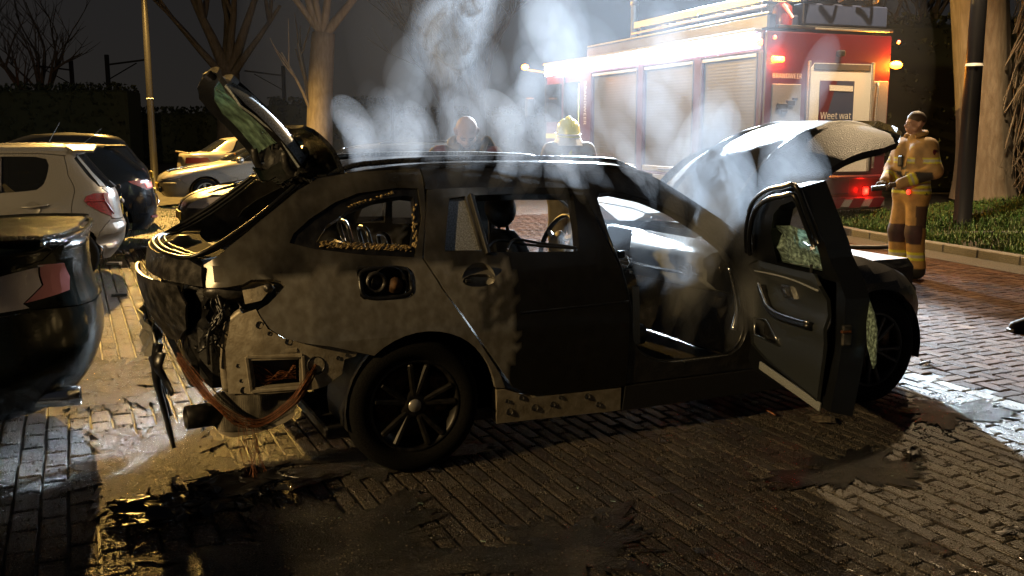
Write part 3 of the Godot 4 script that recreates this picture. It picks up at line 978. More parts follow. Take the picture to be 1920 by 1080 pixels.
func car_tail(car: Node3D) -> void:
	var sheet := func(p: Vector2) -> Vector3: return Vector3(tail_x(p.y, p.x), p.y, p.x)
	var gate := P2([-0.71, 0.945, 0.71, 0.945, 0.69, 1.03, 0.6, 1.055, -0.6, 1.055, -0.69, 1.03])
	var g := around(gate, 0.06)
	var t := obj("tailgate", Mb.new().panel(gate, [], g[0], g[1], sheet, 0.03), M.bare_dark, car)
	var skin := P2([-0.30, 0.945, 0.62, 0.945, 0.66, 0.86, 0.60, 0.74, 0.46, 0.66, 0.30, 0.64, 0.05, 0.70, -0.3, 0.75])
	var deep := func(p: Vector2) -> Vector3: return Vector3(tail_x(p.y, p.x) - 0.05 + 0.08 * pow((0.95 - p.y) / 0.3, 2), p.y, p.x)
	g = around(skin, 0.06)
	obj("hanging_skin", Mb.new().panel(skin, [], g[0], g[1], deep, 0.012), M.bare_dark, t)
	# melted number-plate trough
	var r := RandomNumberGenerator.new()
	r.seed = 4
	obj("melted_trim", ragged(0.12, 0.73, 0.62, 0.95, func(p: Vector2) -> Vector3: return Vector3(tail_x(p.y, p.x) + 0.045, p.y, p.x), 0.05, 4), M.soot_gloss, t)
	# body opening behind the lost lamp: dark liner, lamp bucket, bolt
	obj("tail_liner", Mb.new().box(Vector3(-0.80, 0.70, 0.0), Vector3(0.36, 0.5, 1.3), 0.05), M.soot, car)
	var b := obj("lamp_bucket", Mb.new().ball(Vector3(-0.80, 0.915, 0.68), Vector3(0.16, 0.055, 0.07), 16), M.bare_dark, car)
	obj("bucket_plate", Mb.new().panel(P2([-0.80, 0.96, -0.68, 0.958, -0.66, 0.945, -0.72, 0.88, -0.79, 0.865]), [], steps(-0.82, -0.6, 0.03), steps(0.84, 0.99, 0.03), side_sheet(1.0, -0.045), 0.01), M.bare, b)
	obj("bucket_bolt", Mb.new().lathe([[0.022, 0], [0.02, 0.012], [0.01, 0.013], [0.009, 0.02], [0, 0.02]], Vector3(-0.69, 0.935, 0.80), Vector3(-0.2, 0, 0.98), 12), M.bare_dark, b)
	for i in 26:
		var a := Vector3(-0.80 - r.randf() * 0.12, r.randf_range(0.74, 0.93), r.randf_range(0.60, 0.74))
		obj("burnt_cable", Mb.new().tube(curve(PackedVector3Array([a, a + Vector3(r.randf_range(-0.05, 0.05), -0.06, 0.04), a + Vector3(r.randf_range(-0.08, 0.08), -0.12 - r.randf() * 0.08, 0.03)]), 4), r.randf_range(0.003, 0.009), 5), M.soot_gloss, b)
	# bare crash structure below the lamp
	var metal := [-0.88, 0.46, -0.885, 0.67, -0.86, 0.78, -0.82, 0.82, -0.75, 0.845, -0.74, 0.82, -0.705, 0.755, -0.64, 0.71, -0.56, 0.685, -0.44, 0.66, -0.30, 0.625, -0.32, 0.60, -0.37, 0.59, -0.385, 0.52, -0.46, 0.47, -0.52, 0.46, -0.70, 0.455]
	var win := [-0.785, 0.615, -0.575, 0.61, -0.575, 0.49, -0.77, 0.487]
	for sg in [1.0, -1.0]:
		var me := cutout(metal, [win], M.bare, "crash_structure", car, sg, 0.03, 0.04, -0.03, false)
		if sg < 0: continue
		me.set_meta("label", "bare pale steel behind the lost bumper, with a square opening")
		for h in [[-0.74, 0.775, 0.014], [-0.70, 0.735, 0.008], [-0.62, 0.695, 0.014], [-0.815, 0.475, 0.014], [-0.835, 0.59, 0.008], [-0.825, 0.52, 0.007], [-0.40, 0.60, 0.008], [-0.36, 0.61, 0.006]]:
			hole_ring(me, Vector2(h[0], h[1]), h[2], -0.03)
		hole_ring(me, Vector2(-0.50, 0.575), 0.036, -0.03)
		var lip := PackedVector3Array()
		for p in [[-0.80, 0.632], [-0.56, 0.626], [-0.555, 0.475], [-0.785, 0.47], [-0.80, 0.632]]:
			lip.append(Vector3(p[0], p[1], body_z(p[0], p[1]) - 0.026))
		for i in 4:
			obj("opening_lip", Mb.new().bar(lip[i], lip[i + 1], 0.016, 0.014), M.bare, me)
		obj("upright_rib", Mb.new().tube(curve(P3([-0.80, 0.83, 0.77, -0.865, 0.76, 0.745, -0.885, 0.6, 0.735, -0.88, 0.47, 0.735]), 5), 0.022, 8), M.bare, me)
		obj("shelf_lip", Mb.new().bar(Vector3(-0.80, 0.66, 0.80), Vector3(-0.58, 0.652, 0.855), 0.02, 0.02), M.bare, me)
		obj("inner_box", Mb.new().box(Vector3(-0.66, 0.55, 0.70), Vector3(0.28, 0.2, 0.12), 0.01), M.soot, me)
		var cop := Mb.new()
		for i in 14:
			var y := r.randf_range(0.515, 0.575)
			cop.tube(curve(PackedVector3Array([Vector3(-0.775, y + r.randf_range(-0.005, 0.05), 0.785), Vector3(-0.72, y - r.randf() * 0.03, 0.80), Vector3(-0.65, 0.523 + r.randf_range(-0.015, 0.03), 0.79 + r.randf() * 0.03), Vector3(-0.585, y + r.randf_range(-0.01, 0.03), 0.82)]), 4), 0.0014, 4, false)
		obj("copper_wires", cop, M.copper, me)
	# woven heat shield below, with the wire loom draped across it
	var sh := P2([-0.965, 0.395, -0.92, 0.45, -0.86, 0.47, -0.57, 0.462, -0.585, 0.40, -0.60, 0.325, -0.635, 0.305, -0.78, 0.25, -0.87, 0.243, -0.92, 0.262, -0.955, 0.325])
	var wob := func(p: Vector2) -> Vector3: return Vector3(p.x, p.y, body_z(p.x, maxf(p.y, 0.3)) - 0.06 + 0.02 * sin(p.x * 22.0) * cos(p.y * 15.0))
	g = around(sh, 0.03)
	var hs := obj("heat_shield", Mb.new().panel(sh, [], g[0], g[1], wob, 0.006), M.bare, car)
	var wv := Mb.new().flat()
	for i in 46:
		for k in 2:
			var pts := PackedVector3Array()
			for j in 24:
				var p := Vector2(-0.935 + 0.0078 * i, 0.27 + j * 0.008) if k == 0 else Vector2(-0.935 + j * 0.0155, 0.275 + i * 0.0042)
				if Geometry2D.is_point_in_polygon(p, sh) and p.y > 0.30 + 0.06 * sin(p.x * 9): pts.append(wob.call(p) + Vector3(0, 0, 0.004))
			if pts.size() > 2:
				wv.tube(pts, 0.0016, 3, false)
	tag(obj("woven_mesh", wv, M.mesh, hs), "", "", "", "stuff")
	var loom := Mb.new()
	for i in 24:
		var o := Vector3(r.randf_range(-0.014, 0.014), r.randf_range(-0.02, 0.02), r.randf_range(-0.008, 0.012))
		loom.tube(curve(PackedVector3Array([Vector3(-1.07, 0.62, 0.62) + o, Vector3(-0.99, 0.50, 0.70) + o * 1.5, Vector3(-0.93, 0.42, 0.78) + o * 0.8, Vector3(-0.84, 0.345, 0.825) + o * 1.3, Vector3(-0.74, 0.335, 0.85) + o * 0.8, Vector3(-0.62, 0.42, 0.885) + o, Vector3(-0.56, 0.49, 0.888) + o * 1.2, Vector3(-0.50, 0.57, 0.86) + o * 0.8]), 4), 0.0017, 4, false)
	for i in 12:
		var a := Vector3(-0.81 + r.randf_range(-0.04, 0.05), 0.34, 0.84)
		loom.tube(curve(PackedVector3Array([a, a + Vector3(r.randf_range(-0.03, 0.03), -0.12, 0.02), a + Vector3(r.randf_range(-0.14, 0.14), -0.30 - r.randf() * 0.03, r.randf_range(0.0, 0.12))]), 4), 0.0013, 4, false)
	obj("wire_loom", loom, M.copper, car)
	obj("exhaust_tip", Mb.new().lathe([[0.05, 0], [0.055, 0.0], [0.055, 0.16], [0.048, 0.165], [0.045, 0.1], [0.0, 0.09]], Vector3(-0.90, 0.345, 0.66), Vector3(-0.98, 0, 0.1), 24), M.alloy_dark, car)
	# what is left of the bumper: a wrinkled sheet and charred strips hanging at the back
	var bs := func(p: Vector2) -> Vector3: return Vector3(-1.17 + 0.16 * pow(absf(p.x) / 0.75, 2.0) + 0.02 * sin(p.y * 41.0 + p.x * 9.0) + 0.012 * sin(p.x * 30.0), p.y, p.x)
	var bp := P2([-0.72, 0.75, -0.2, 0.74, 0.15, 0.72, 0.30, 0.68, 0.34, 0.58, 0.2, 0.54, -0.1, 0.5, -0.72, 0.4])
	g = around(bp, 0.04)
	var bu := obj("bumper_remains", Mb.new().panel(bp, [], g[0], g[1], bs, 0.01), M.rust, car)
	bu.material_override = M.burnt_paint
	for s in [[0.30, 0.62, 0.10, 0.12], [0.22, 0.60, 0.24, 0.10], [0.12, 0.62, 0.18, 0.08], [0.42, 0.60, 0.40, 0.07], [0.02, 0.6, 0.3, 0.1]]:
		var pts := curve(PackedVector3Array([Vector3(-1.13, s[1], s[0]), Vector3(-1.15, s[1] * 0.7 + s[2] * 0.3, s[0] + 0.02), Vector3(-1.12, s[1] * 0.35 + s[2] * 0.65, s[0] - 0.01), Vector3(-1.09, s[2], s[0] + 0.03)]), 4)
		var rad := []
		for i in pts.size(): rad.append(s[3] * 0.5 * (1.0 - 0.55 * i / pts.size()) * r.randf_range(0.8, 1.15))
		obj("charred_strip", Mb.new().tube(pts, rad, 9, true, 0.4), M.soot_gloss, bu)
	obj("crash_beam", Mb.new().bar(Vector3(-1.0, 0.52, -0.66), Vector3(-1.0, 0.52, 0.60), 0.12, 0.06, Vector3.UP, 0.015), M.soot, car)
	obj("badge", Mb.new().lathe([[0, 0.012], [0.04, 0.01], [0.045, 0]], Vector3(-1.17, 0.885, -0.02), Vector3(-0.98, 0, 0.2), 20), M.crust, t)
	# rear window opening: pillars are part of the quarters; a ledge with three seal beads sweeps round it
	var ledge := func(p: Vector2) -> Vector3: return Vector3(lerpf(tail_x(1.055, p.x), -0.86 + 0.08 * pow(absf(p.x) / 0.7, 2), p.y), lerpf(1.053, 1.075, p.y), p.x)
	obj("window_ledge", Mb.new().panel(P2([-0.64, 0, 0.64, 0, 0.60, 1, -0.60, 1]), [], steps(-0.65, 0.65, 0.05), steps(-0.01, 1.01, 0.2), ledge), M.char, car)
	for k in 3:
		var e := 0.028 * k
		var pts := curve(PackedVector3Array([Vector3(-0.50 + e, 1.385, -0.53), Vector3(-0.75 + e, 1.2, -0.60 + e), Vector3(-0.97 + e, 1.075, -0.60 + e), Vector3(-1.07 + e, 1.06 + e * 0.3, -0.40 + e), Vector3(-1.10 + e, 1.06 + e * 0.3, 0.0), Vector3(-1.07 + e, 1.06 + e * 0.3, 0.40 - e), Vector3(-0.97 + e, 1.075, 0.62 - e), Vector3(-0.75 + e, 1.2, 0.63 - e), Vector3(-0.50 + e, 1.375, 0.56 - e)]), 8)
		obj("window_seal", Mb.new().tube(pts, 0.011 - 0.002 * k, 6), M.soot_gloss, car)
	obj("lock_tower", Mb.new().lathe([[0.10, 0], [0.09, 0.02], [0.05, 0.03], [0.03, 0.05], [0, 0.05]], Vector3(-0.97, 1.06, 0.05), Vector3.UP, 20), M.soot_gloss, car)
	raised_glass(car)

func raised_glass(car: Node3D) -> void:
	# the separately opening rear window with the roof spoiler along its hinge, swung up
	var up := Vector3(-0.74, 0.67, 0).normalized()
	var out := Vector3(0.67, 0.74, 0).normalized()
	var hinge := Vector3(-0.42, 1.50, 0)
	var f := func(p: Vector2) -> Vector3: return hinge + up * p.y + out * (0.05 - 0.16 * pow(absf(p.x) / 0.58, 3.0) + 0.05 * sin(p.y / 0.58 * PI)) + Vector3(0, 0, p.x)
	var edge := P2([-0.55, 0.0, 0.55, 0.0, 0.56, 0.2, 0.545, 0.38, 0.50, 0.475, 0.42, 0.525, 0.30, 0.545, 0, 0.555, -0.30, 0.545, -0.42, 0.525, -0.50, 0.475, -0.545, 0.38, -0.56, 0.2])
	var hole := P2([-0.49, 0.05, 0.44, 0.05, 0.45, 0.24, 0.42, 0.37, 0.36, 0.445, 0.25, 0.475, 0, 0.485, -0.28, 0.47, -0.42, 0.42, -0.48, 0.34, -0.49, 0.2])
	var g := around(edge, 0.05)
	var o := obj("raised_rear_window", Mb.new().panel(edge, [hole], g[0], g[1], f, 0.03), M.soot_gloss, car)
	o.set_meta("label", "rear window swung up on its hinge, greenish glass in a black frame")
	var fi := func(p: Vector2) -> Vector3: return f.call(p) - out * 0.012
	obj("rear_glass", Mb.new().panel(hole, [], g[0], g[1], fi, 0.0), M.green_glass, o)
	# pale flank along the near edge
	var fl := func(p: Vector2) -> Vector3: return f.call(Vector2(0.45 + p.x * 0.11, p.y)) + out * (0.012 + 0.03 * sin(p.x * PI))
	obj("near_flank", Mb.new().panel(P2([0, 0.02, 1, 0.02, 1, 0.40, 0.7, 0.50, 0.4, 0.48, 0.25, 0.38, 0.0, 0.32]), [], steps(-0.01, 1.01, 0.12), steps(0, 0.6, 0.05), fl, 0.015), mat(Color(0.34, 0.38, 0.41), 0.35, 0.1, M.fine, 3.0), o)
	# spoiler: a shallow wing at the hinge, tipped up with the glass
	var wing := func(p: Vector2) -> Vector3: return hinge + Vector3(0.0, -0.02, p.x) + Vector3(0.16, -0.15, 0).lerp(Vector3(0.0, 0.16, 0), p.y) + out * (0.05 * sin(p.y * PI)) * (1.0 - 0.3 * absf(p.x))
	var wp := P2([-0.54, 0.1, -0.5, 0.0, 0.5, 0.0, 0.54, 0.1, 0.53, 0.6, 0.47, 0.9, 0.36, 1.0, -0.36, 1.0, -0.47, 0.9, -0.53, 0.6])
	g = around(wp, 0.08)
	obj("roof_spoiler", Mb.new().panel(wp, [], g[0], g[1], wing, 0.02), M.wet_roof, o)
	for z in [-0.42, 0.42]:
		obj("window_hinge", Mb.new().tube(curve(PackedVector3Array([Vector3(-0.40, 1.39, z), Vector3(-0.50, 1.44, z), Vector3(-0.52, 1.53, z)]), 4), 0.022, 8), M.soot, o)
	for k in 3:
		obj("melted_lining", ragged(-0.5, 0.5, 0.0, 0.22, func(p: Vector2) -> Vector3: return hinge + Vector3(-0.13 + p.y * (0.9 - 0.35 * k) + 0.03 * k, -0.13 + p.y * (0.2 + 0.35 * k), p.x), 0.05, 20 + k), M.soot, o)
	obj("wiper_stub", Mb.new().box(hinge + up * 0.55 + out * 0.03 + Vector3(0, 0, 0.12), Vector3(0.05, 0.03, 0.16), 0.008, Basis(up, out, Vector3(0, 0, 1))), M.soot_gloss, o)
	obj("torn_flap", Mb.new().panel(P2([0, 0, 0.22, 0.05, 0.2, 0.13, 0.12, 0.1, 0.1, 0.16, 0, 0.14]), [], steps(-0.01, 0.23, 0.05), steps(-0.01, 0.2, 0.05), func(p: Vector2) -> Vector3: return hinge + Vector3(-0.02 - p.x, -0.02 - p.y * 0.6 + 0.02 * sin(p.x * 30), 0.30 + p.y), 0.006), M.soot, o)

func car_top(car: Node3D) -> void:
	var f := func(p: Vector2) -> Vector3:
		var e := absf(p.y) / 0.535
		return Vector3(p.x, roof_y(p.x) + 0.045 * (1.0 - e * e) - 0.012, p.y)
	var rf := P2([-0.42, -0.52, 1.40, -0.54, 1.455, -0.4, 1.475, 0, 1.455, 0.4, 1.40, 0.54, -0.42, 0.52, -0.47, 0.3, -0.48, 0, -0.47, -0.3])
	var g := around(rf, 0.05)
	obj("roof", Mb.new().panel(rf, [], g[0], g[1], f, 0.012), M.wet_roof, car)
	obj("headlining", Mb.new().panel(rf, [], around(rf, 0.15)[0], around(rf, 0.15)[1], func(p: Vector2) -> Vector3: return f.call(p) - Vector3(0, 0.035, 0)), M.soot, car)
	for sg in [1.0, -1.0]:
		var pts := PackedVector3Array()
		for i in 15:
			var x := lerpf(-0.34, 1.38, i / 14.0)
			pts.append(Vector3(x, roof_y(x) + (0.032 if i > 0 and i < 14 else 0.004), sg * 0.525))
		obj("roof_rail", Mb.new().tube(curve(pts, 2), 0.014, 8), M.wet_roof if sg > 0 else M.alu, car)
		obj("roof_gutter", Mb.new().tube(curve(PackedVector3Array([Vector3(-0.42, 1.395, sg * 0.545), Vector3(0.06, 1.452, sg * 0.522), Vector3(0.6, 1.458, sg * 0.52), Vector3(1.19, 1.438, sg * 0.54), Vector3(1.45, 1.385, sg * 0.59)]), 6), 0.012, 6), M.soot_gloss, car)
	obj("roof_aerial", Mb.new().ball(Vector3(-0.25, 1.475, 0), Vector3(0.08, 0.035, 0.022), 12), M.wet_roof, car)
	# windscreen, misted over and beaded with water
	var ws := func(p: Vector2) -> Vector3:
		var t := p.y
		return Vector3(lerpf(2.04, 1.43, t) + 0.12 * (1.0 - pow(absf(p.x), 2.0)) * (1.0 - 0.5 * t), lerpf(1.0, 1.40, t) + 0.035 * (1.0 - p.x * p.x), p.x * lerpf(0.74, 0.55, t))
	obj("windscreen", Mb.new().panel(P2([-1, 0, 1, 0, 1, 1, -1, 1]), [], steps(-1, 1, 0.1), steps(0, 1, 0.1), ws, 0.0), M.misted, car)
	obj("scuttle", Mb.new().panel(P2([-0.78, 0, 0.78, 0, 0.74, 1, -0.74, 1]), [], steps(-0.8, 0.8, 0.1), steps(0, 1, 0.25), func(p: Vector2) -> Vector3: return Vector3(lerpf(2.32, 2.06, p.y) + 0.12 * (1 - p.x * p.x * 1.5), lerpf(0.96, 0.99, p.y), p.x), 0.02), M.plastic, car)
	for z in [-0.3, 0.25]:
		obj("wiper_arm", Mb.new().tube(P3([2.16, 1.03, z, 1.98, 1.12, z - 0.15, 1.86, 1.17, z - 0.42]), 0.008, 5), M.black, car)
	obj("mirror_mount", Mb.new().ball(Vector3(1.42, 1.30, 0.0), Vector3(0.05, 0.05, 0.11), 12), M.soot, car)

func car_front(car: Node3D) -> void:
	for sg in [1.0, -1.0]:
		var fen := [1.995, 0.985, 2.035, 0.62, 2.06, 0.31, 2.2, 0.27, 2.45, 0.25, 2.475, 0.26]
		fen.append_array(arch(2.86, 0.378, 170, 6, 16))
		fen.append_array([3.24, 0.24, 3.33, 0.20, 3.41, 0.24, 3.48, 0.36, 3.48, 0.54, 3.45, 0.61, 3.39, 0.67, 3.28, 0.73, 3.1, 0.80, 2.86, 0.875, 2.5, 0.95, 2.2, 0.985])
		var eye := [3.25, 0.68, 3.33, 0.62, 3.43, 0.575, 3.448, 0.60, 3.38, 0.66, 3.27, 0.72]
		cutout(fen, [eye], M.burnt_paint if false else mat(Color(0.085, 0.078, 0.068), 0.33, 0.25, M.fine, 2.0), "front_wing", car, sg, 0.03, 0.05, 0.002, false)
		var ep := P2(eye)
		var g := around(ep, 0.04)
		obj("headlight", Mb.new().panel(ep, [], g[0], g[1], side_sheet(sg, -0.006), 0.02), M.clear_lens, car)
	# closing panel of the nose, engine bay and what is in it
	var nose := func(p: Vector2) -> Vector3: return Vector3(3.45 + 0.08 * (1.0 - pow(absf(p.x) / 0.6, 2.0)), p.y, p.x)
	obj("front_bumper", Mb.new().panel(P2([-0.56, 0.22, 0.56, 0.22, 0.58, 0.62, 0.4, 0.72, -0.4, 0.72, -0.58, 0.62]), [P2([-0.35, 0.46, -0.04, 0.46, -0.06, 0.68, -0.3, 0.66]), P2([0.35, 0.46, 0.04, 0.46, 0.06, 0.68, 0.3, 0.66])], steps(-0.6, 0.6, 0.06), steps(0.2, 0.75, 0.06), nose, 0.04), M.dark_paint, car)
	obj("engine_bay", Mb.new().box(Vector3(2.82, 0.56, 0), Vector3(1.4, 0.5, 1.16), 0.05), M.soot, car)
	obj("engine_cover", Mb.new().box(Vector3(2.75, 0.84, 0), Vector3(0.7, 0.1, 0.55), 0.03), M.plastic, car)
	for z in [-0.56, 0.56]:
		obj("strut_tower", Mb.new().lathe([[0.11, 0], [0.1, 0.05], [0.05, 0.06], [0, 0.06]], Vector3(2.7, 0.82, z), Vector3.UP, 20), M.bare_dark, car)
	# the bonnet, hinged at the windscreen and standing open
	var a := deg_to_rad(37.0)
	var hg := Vector3(2.08, 1.0, 0)
	var shape := func(p: Vector2) -> Vector3:
		# p: x along the bonnet from the hinge, y across
		var w := absf(p.y) / 0.72
		var rib := 0.022 * exp(-pow((absf(p.y) - 0.40 + 0.10 * p.x) / 0.022, 2.0)) - 0.010 * smoothstep(0.40 - 0.1 * p.x, 0.5 - 0.1 * p.x, absf(p.y))
		var h := 0.05 + 0.135 * sin(PI * clampf(p.x / 1.45, 0, 1)) - 0.09 * pow(w, 3.0) * smoothstep(0.6, 1.3, p.x) - 0.22 * pow(p.x / 1.4, 2.4) - 0.135 * pow(w, 2.4) + rib - 0.10 * pow(maxf(0.0, p.x - 1.15) / 0.3, 2.0)
		return hg + Vector3(p.x * cos(a) - h * sin(a), p.x * sin(a) + h * cos(a), p.y)
	var bn := P2([0.0, -0.73, 0.5, -0.745, 1.0, -0.735, 1.15, -0.70, 1.28, -0.60, 1.38, -0.42, 1.43, -0.2, 1.44, 0, 1.43, 0.2, 1.38, 0.42, 1.28, 0.60, 1.15, 0.70, 1.0, 0.735, 0.5, 0.745, 0.0, 0.73, 0.06, 0.4, 0.08, 0, 0.06, -0.4])
	var g2 := around(bn, 0.022)
	var bo := obj("bonnet", Mb.new().panel(bn, [], g2[0], g2[1], shape, 0.05), M.wet_hood, car)
	bo.set_meta("label", "open bonnet beaded with water")
	obj("bonnet_lining", Mb.new().panel(bn, [], around(bn, 0.1)[0], around(bn, 0.1)[1], func(p: Vector2) -> Vector3: return shape.call(Vector2(0.03 + p.x * 0.96, p.y * 0.95)) - Vector3(-sin(a), cos(a), 0) * 0.035), M.soot, bo)
	for z in [-0.66, 0.66]:
		obj("bonnet_hinge", Mb.new().tube(P3([2.2, 0.9, z, 2.12, 0.97, z, 2.2, 1.06, z]), 0.018, 6), M.bare_dark, bo)
	front_door(car)

func front_door(car: Node3D) -> void:
	var o := group_node("front_door", car)
	o.position = Vector3(2.0, 0, 0.86)
	# local x: from the hinge to the latch, y up, z towards the outside of the door
	var th := deg_to_rad(80)
	o.basis = Basis(Vector3(-cos(th), 0, sin(th)), Vector3.UP, Vector3(sin(th), 0, cos(th)))
	o.set_meta("label", "front door standing wide open with broken side window")
	var bow := func(y: float) -> float: return table(y, [0.2, 0.6, 0.95, 1.4], [0.0, 0.05, 0.02, -0.20])
	var outer := P2([0.0, 0.36, 0.10, 0.30, 0.5, 0.285, 0.89, 0.275, 0.90, 0.5, 0.92, 0.70, 0.94, 0.86, 0.89, 0.97, 0.875, 1.05, 0.89, 1.13, 0.89, 1.28, 0.885, 1.405, 0.76, 1.395, 0.60, 1.37, 0.43, 1.315, 0.31, 1.25, 0.15, 1.11, 0.05, 0.98, 0.0, 0.95])
	var win := P2([0.30, 0.955, 0.335, 1.05, 0.37, 1.13, 0.49, 1.24, 0.61, 1.295, 0.74, 1.325, 0.805, 1.30, 0.82, 1.19, 0.79, 1.06, 0.75, 0.965])
	var g := around(outer, 0.06)
	obj("outer_skin", Mb.new().panel(outer, [win], g[0], g[1], func(p: Vector2) -> Vector3: return Vector3(p.x, p.y, bow.call(p.y) + 0.02), 0.0), mat(Color(0.03, 0.028, 0.027), 0.35, 0.3, M.fine, 2.0), o)
	# frame and shut face: the outline given depth
	var rim := Mb.new().flat()
	for lp in [outer, win]:
		for i in lp.size():
			var a: Vector2 = lp[i]
			var b: Vector2 = lp[(i + 1) % lp.size()]
			for k in 4:
				var z0 := 0.02 - 0.028 * k
				var z1 := 0.02 - 0.028 * (k + 1)
				var c := Vector2(0.5, 0.8)
				var s0 := 1.0 - 0.012 * k
				var s1 := 1.0 - 0.012 * (k + 1)
				if lp == win:
					s0 = 1.0; s1 = 1.0
				var pa := c + (a - c) * s0
				var pb := c + (b - c) * s0
				var qa := c + (a - c) * s1
				var qb := c + (b - c) * s1
				rim.quad(Vector3(pa.x, pa.y, bow.call(a.y) + z0), Vector3(pb.x, pb.y, bow.call(b.y) + z0), Vector3(qb.x, qb.y, bow.call(b.y) + z1), Vector3(qa.x, qa.y, bow.call(a.y) + z1))
	obj("shut_face", rim, M.trim, o)
	obj("inner_frame", Mb.new().panel(outer, [win, P2([0.04, 0.46, 0.30, 0.40, 0.82, 0.34, 0.86, 0.93, 0.04, 0.93])], g[0], g[1], func(p: Vector2) -> Vector3: return Vector3(0.5 + (p.x - 0.5) * 0.955, 0.8 + (p.y - 0.8) * 0.955, bow.call(p.y) - 0.09), 0.0), M.trim, o)
	for k in 2:
		var pts := PackedVector3Array()
		for i in range(9, 18):
			var c := Vector2(0.5, 0.9)
			var p: Vector2 = c + (outer[i] - c) * (0.95 - 0.09 * k)
			pts.append(Vector3(p.x, p.y, bow.call(p.y) - 0.13 - 0.008 * k))
		obj("frame_seal", Mb.new().tube(curve(pts, 3), 0.013, 7), M.trim, o)
	# inner trim in its layers
	var tz := -0.11
	var trim := P2([0.03, 0.78, 0.05, 0.59, 0.11, 0.47, 0.27, 0.42, 0.55, 0.375, 0.80, 0.335, 0.79, 0.55, 0.78, 0.75, 0.77, 0.90, 0.72, 0.945, 0.45, 0.94, 0.16, 0.94, 0.06, 0.90])
	var gt := around(trim, 0.04)
	var scoop := func(p: Vector2) -> Vector3:
		var d := smoothstep(0.0, 0.05, p.y - (0.68 + 0.09 * smoothstep(0.38, 0.18, p.x))) * smoothstep(0.87, 0.83, p.y)
		return Vector3(p.x, p.y, bow.call(p.y) + tz + 0.03 * d - 0.012 * sin(PI * clampf((p.y - 0.86) / 0.1, 0, 1)))
	var pocket := P2([0.08, 0.61, 0.11, 0.52, 0.38, 0.515, 0.30, 0.565, 0.21, 0.625])
	var tr := obj("door_trim", Mb.new().panel(trim, [pocket], gt[0], gt[1], scoop, 0.02), M.dash, o)
	tr.material_override = mat(Color(0.03, 0.035, 0.038), 0.36, 0.0, M.fine, 5.0, M.grit, 0.1)
	obj("door_pocket", Mb.new().panel(pocket, [], gt[0], gt[1], func(p: Vector2) -> Vector3: return Vector3(p.x, p.y, bow.call(p.y) + tz + 0.05)), M.soot_gloss, tr)
	var pl := PackedVector3Array()
	for i in pocket.size() + 1:
		var p: Vector2 = pocket[i % pocket.size()]
		pl.append(Vector3(p.x, p.y, bow.call(p.y) + tz - 0.004))
	obj("pocket_rim", Mb.new().tube(pl, 0.006, 6), M.chrome, tr)
	var arm := curve(P3([0.17, 0.80, tz + 0.03, 0.21, 0.75, tz + 0.03, 0.28, 0.685, tz + 0.035, 0.42, 0.668, tz + 0.035, 0.66, 0.675, tz + 0.035]), 5)
	obj("armrest", Mb.new().tube(arm, 0.03, 8, true, 0.7), M.trim, tr)
	var arm2 := PackedVector3Array()
	for p in arm: arm2.append(p + Vector3(0, 0.022, -0.02))
	obj("armrest_strip", Mb.new().tube(arm2, 0.009, 6), M.chrome, tr)
	obj("upper_stitch", Mb.new().tube(curve(P3([0.10, 0.875, tz + 0.025, 0.3, 0.885, tz + 0.02, 0.5, 0.885, tz + 0.02, 0.73, 0.865, tz + 0.02]), 4), 0.006, 5), M.dash, tr)
	var hp := P2([0.375, 0.845, 0.455, 0.845, 0.50, 0.785, 0.41, 0.775, 0.365, 0.81])
	obj("handle_bezel", Mb.new().prism(hp, Transform3D(Basis(), Vector3(0, 0, tz + 0.06)), -0.03), M.chrome, tr)
	var hi := P2([0.383, 0.835, 0.448, 0.835, 0.484, 0.794, 0.415, 0.785, 0.378, 0.81])
	obj("handle_cup", Mb.new().prism(hi, Transform3D(Basis(), Vector3(0, 0, tz + 0.05)), -0.026), M.black, tr)
	obj("handle_lever", Mb.new().prism(P2([0.405, 0.828, 0.435, 0.828, 0.46, 0.798, 0.425, 0.795]), Transform3D(Basis(), Vector3(0, 0, tz + 0.05)), -0.034), M.chrome, tr)
	obj("lower_strip", Mb.new().bar(Vector3(0.25, 0.385, tz - 0.005), Vector3(0.80, 0.305, tz + 0.02), 0.045, 0.012), M.dash, o)
	obj("latch", Mb.new().box(Vector3(0.905, 0.68, -0.04), Vector3(0.02, 0.10, 0.05), 0.006), M.bare_dark, o)
	obj("latch_bolt", Mb.new().box(Vector3(0.915, 0.70, -0.05), Vector3(0.02, 0.012, 0.05), 0.003), M.copper, o)
	# the shattered pane: a crumpled sheet slumped in the lower half of the frame
	var sh := P2([0.305, 0.957, 0.335, 1.05, 0.37, 1.135, 0.43, 1.155, 0.55, 1.165, 0.65, 1.155, 0.72, 1.13, 0.78, 1.075, 0.755, 0.99, 0.745, 0.965])
	var gs := around(sh, 0.02)
	var nz := FastNoiseLite.new()
	nz.frequency = 7.0
	nz.fractal_octaves = 4
	obj("broken_pane", Mb.new().panel(sh, [P2([0.60, 1.095, 0.70, 1.07, 0.64, 1.045])], gs[0], gs[1], func(p: Vector2) -> Vector3: return Vector3(p.x, p.y, bow.call(p.y) - 0.05 + 0.05 * nz.get_noise_2d(p.x, p.y) - 0.12 * maxf(0.0, p.y - 1.05)), 0.004), M.glass_bits, o)
	obj("hanging_glass", Mb.new().prism(P2([1.015, 0.80, 1.06, 0.74, 1.095, 0.66, 1.10, 0.50, 1.085, 0.475, 1.03, 0.57, 1.015, 0.66]), Transform3D(Basis(), Vector3(-0.09, 0.06, 0.05)), 0.006), M.glass_bits, o)
	obj("lock_pin", Mb.new().tube(P3([0.66, 0.945, -0.09, 0.66, 0.985, -0.09]), 0.008, 6), M.black, o)

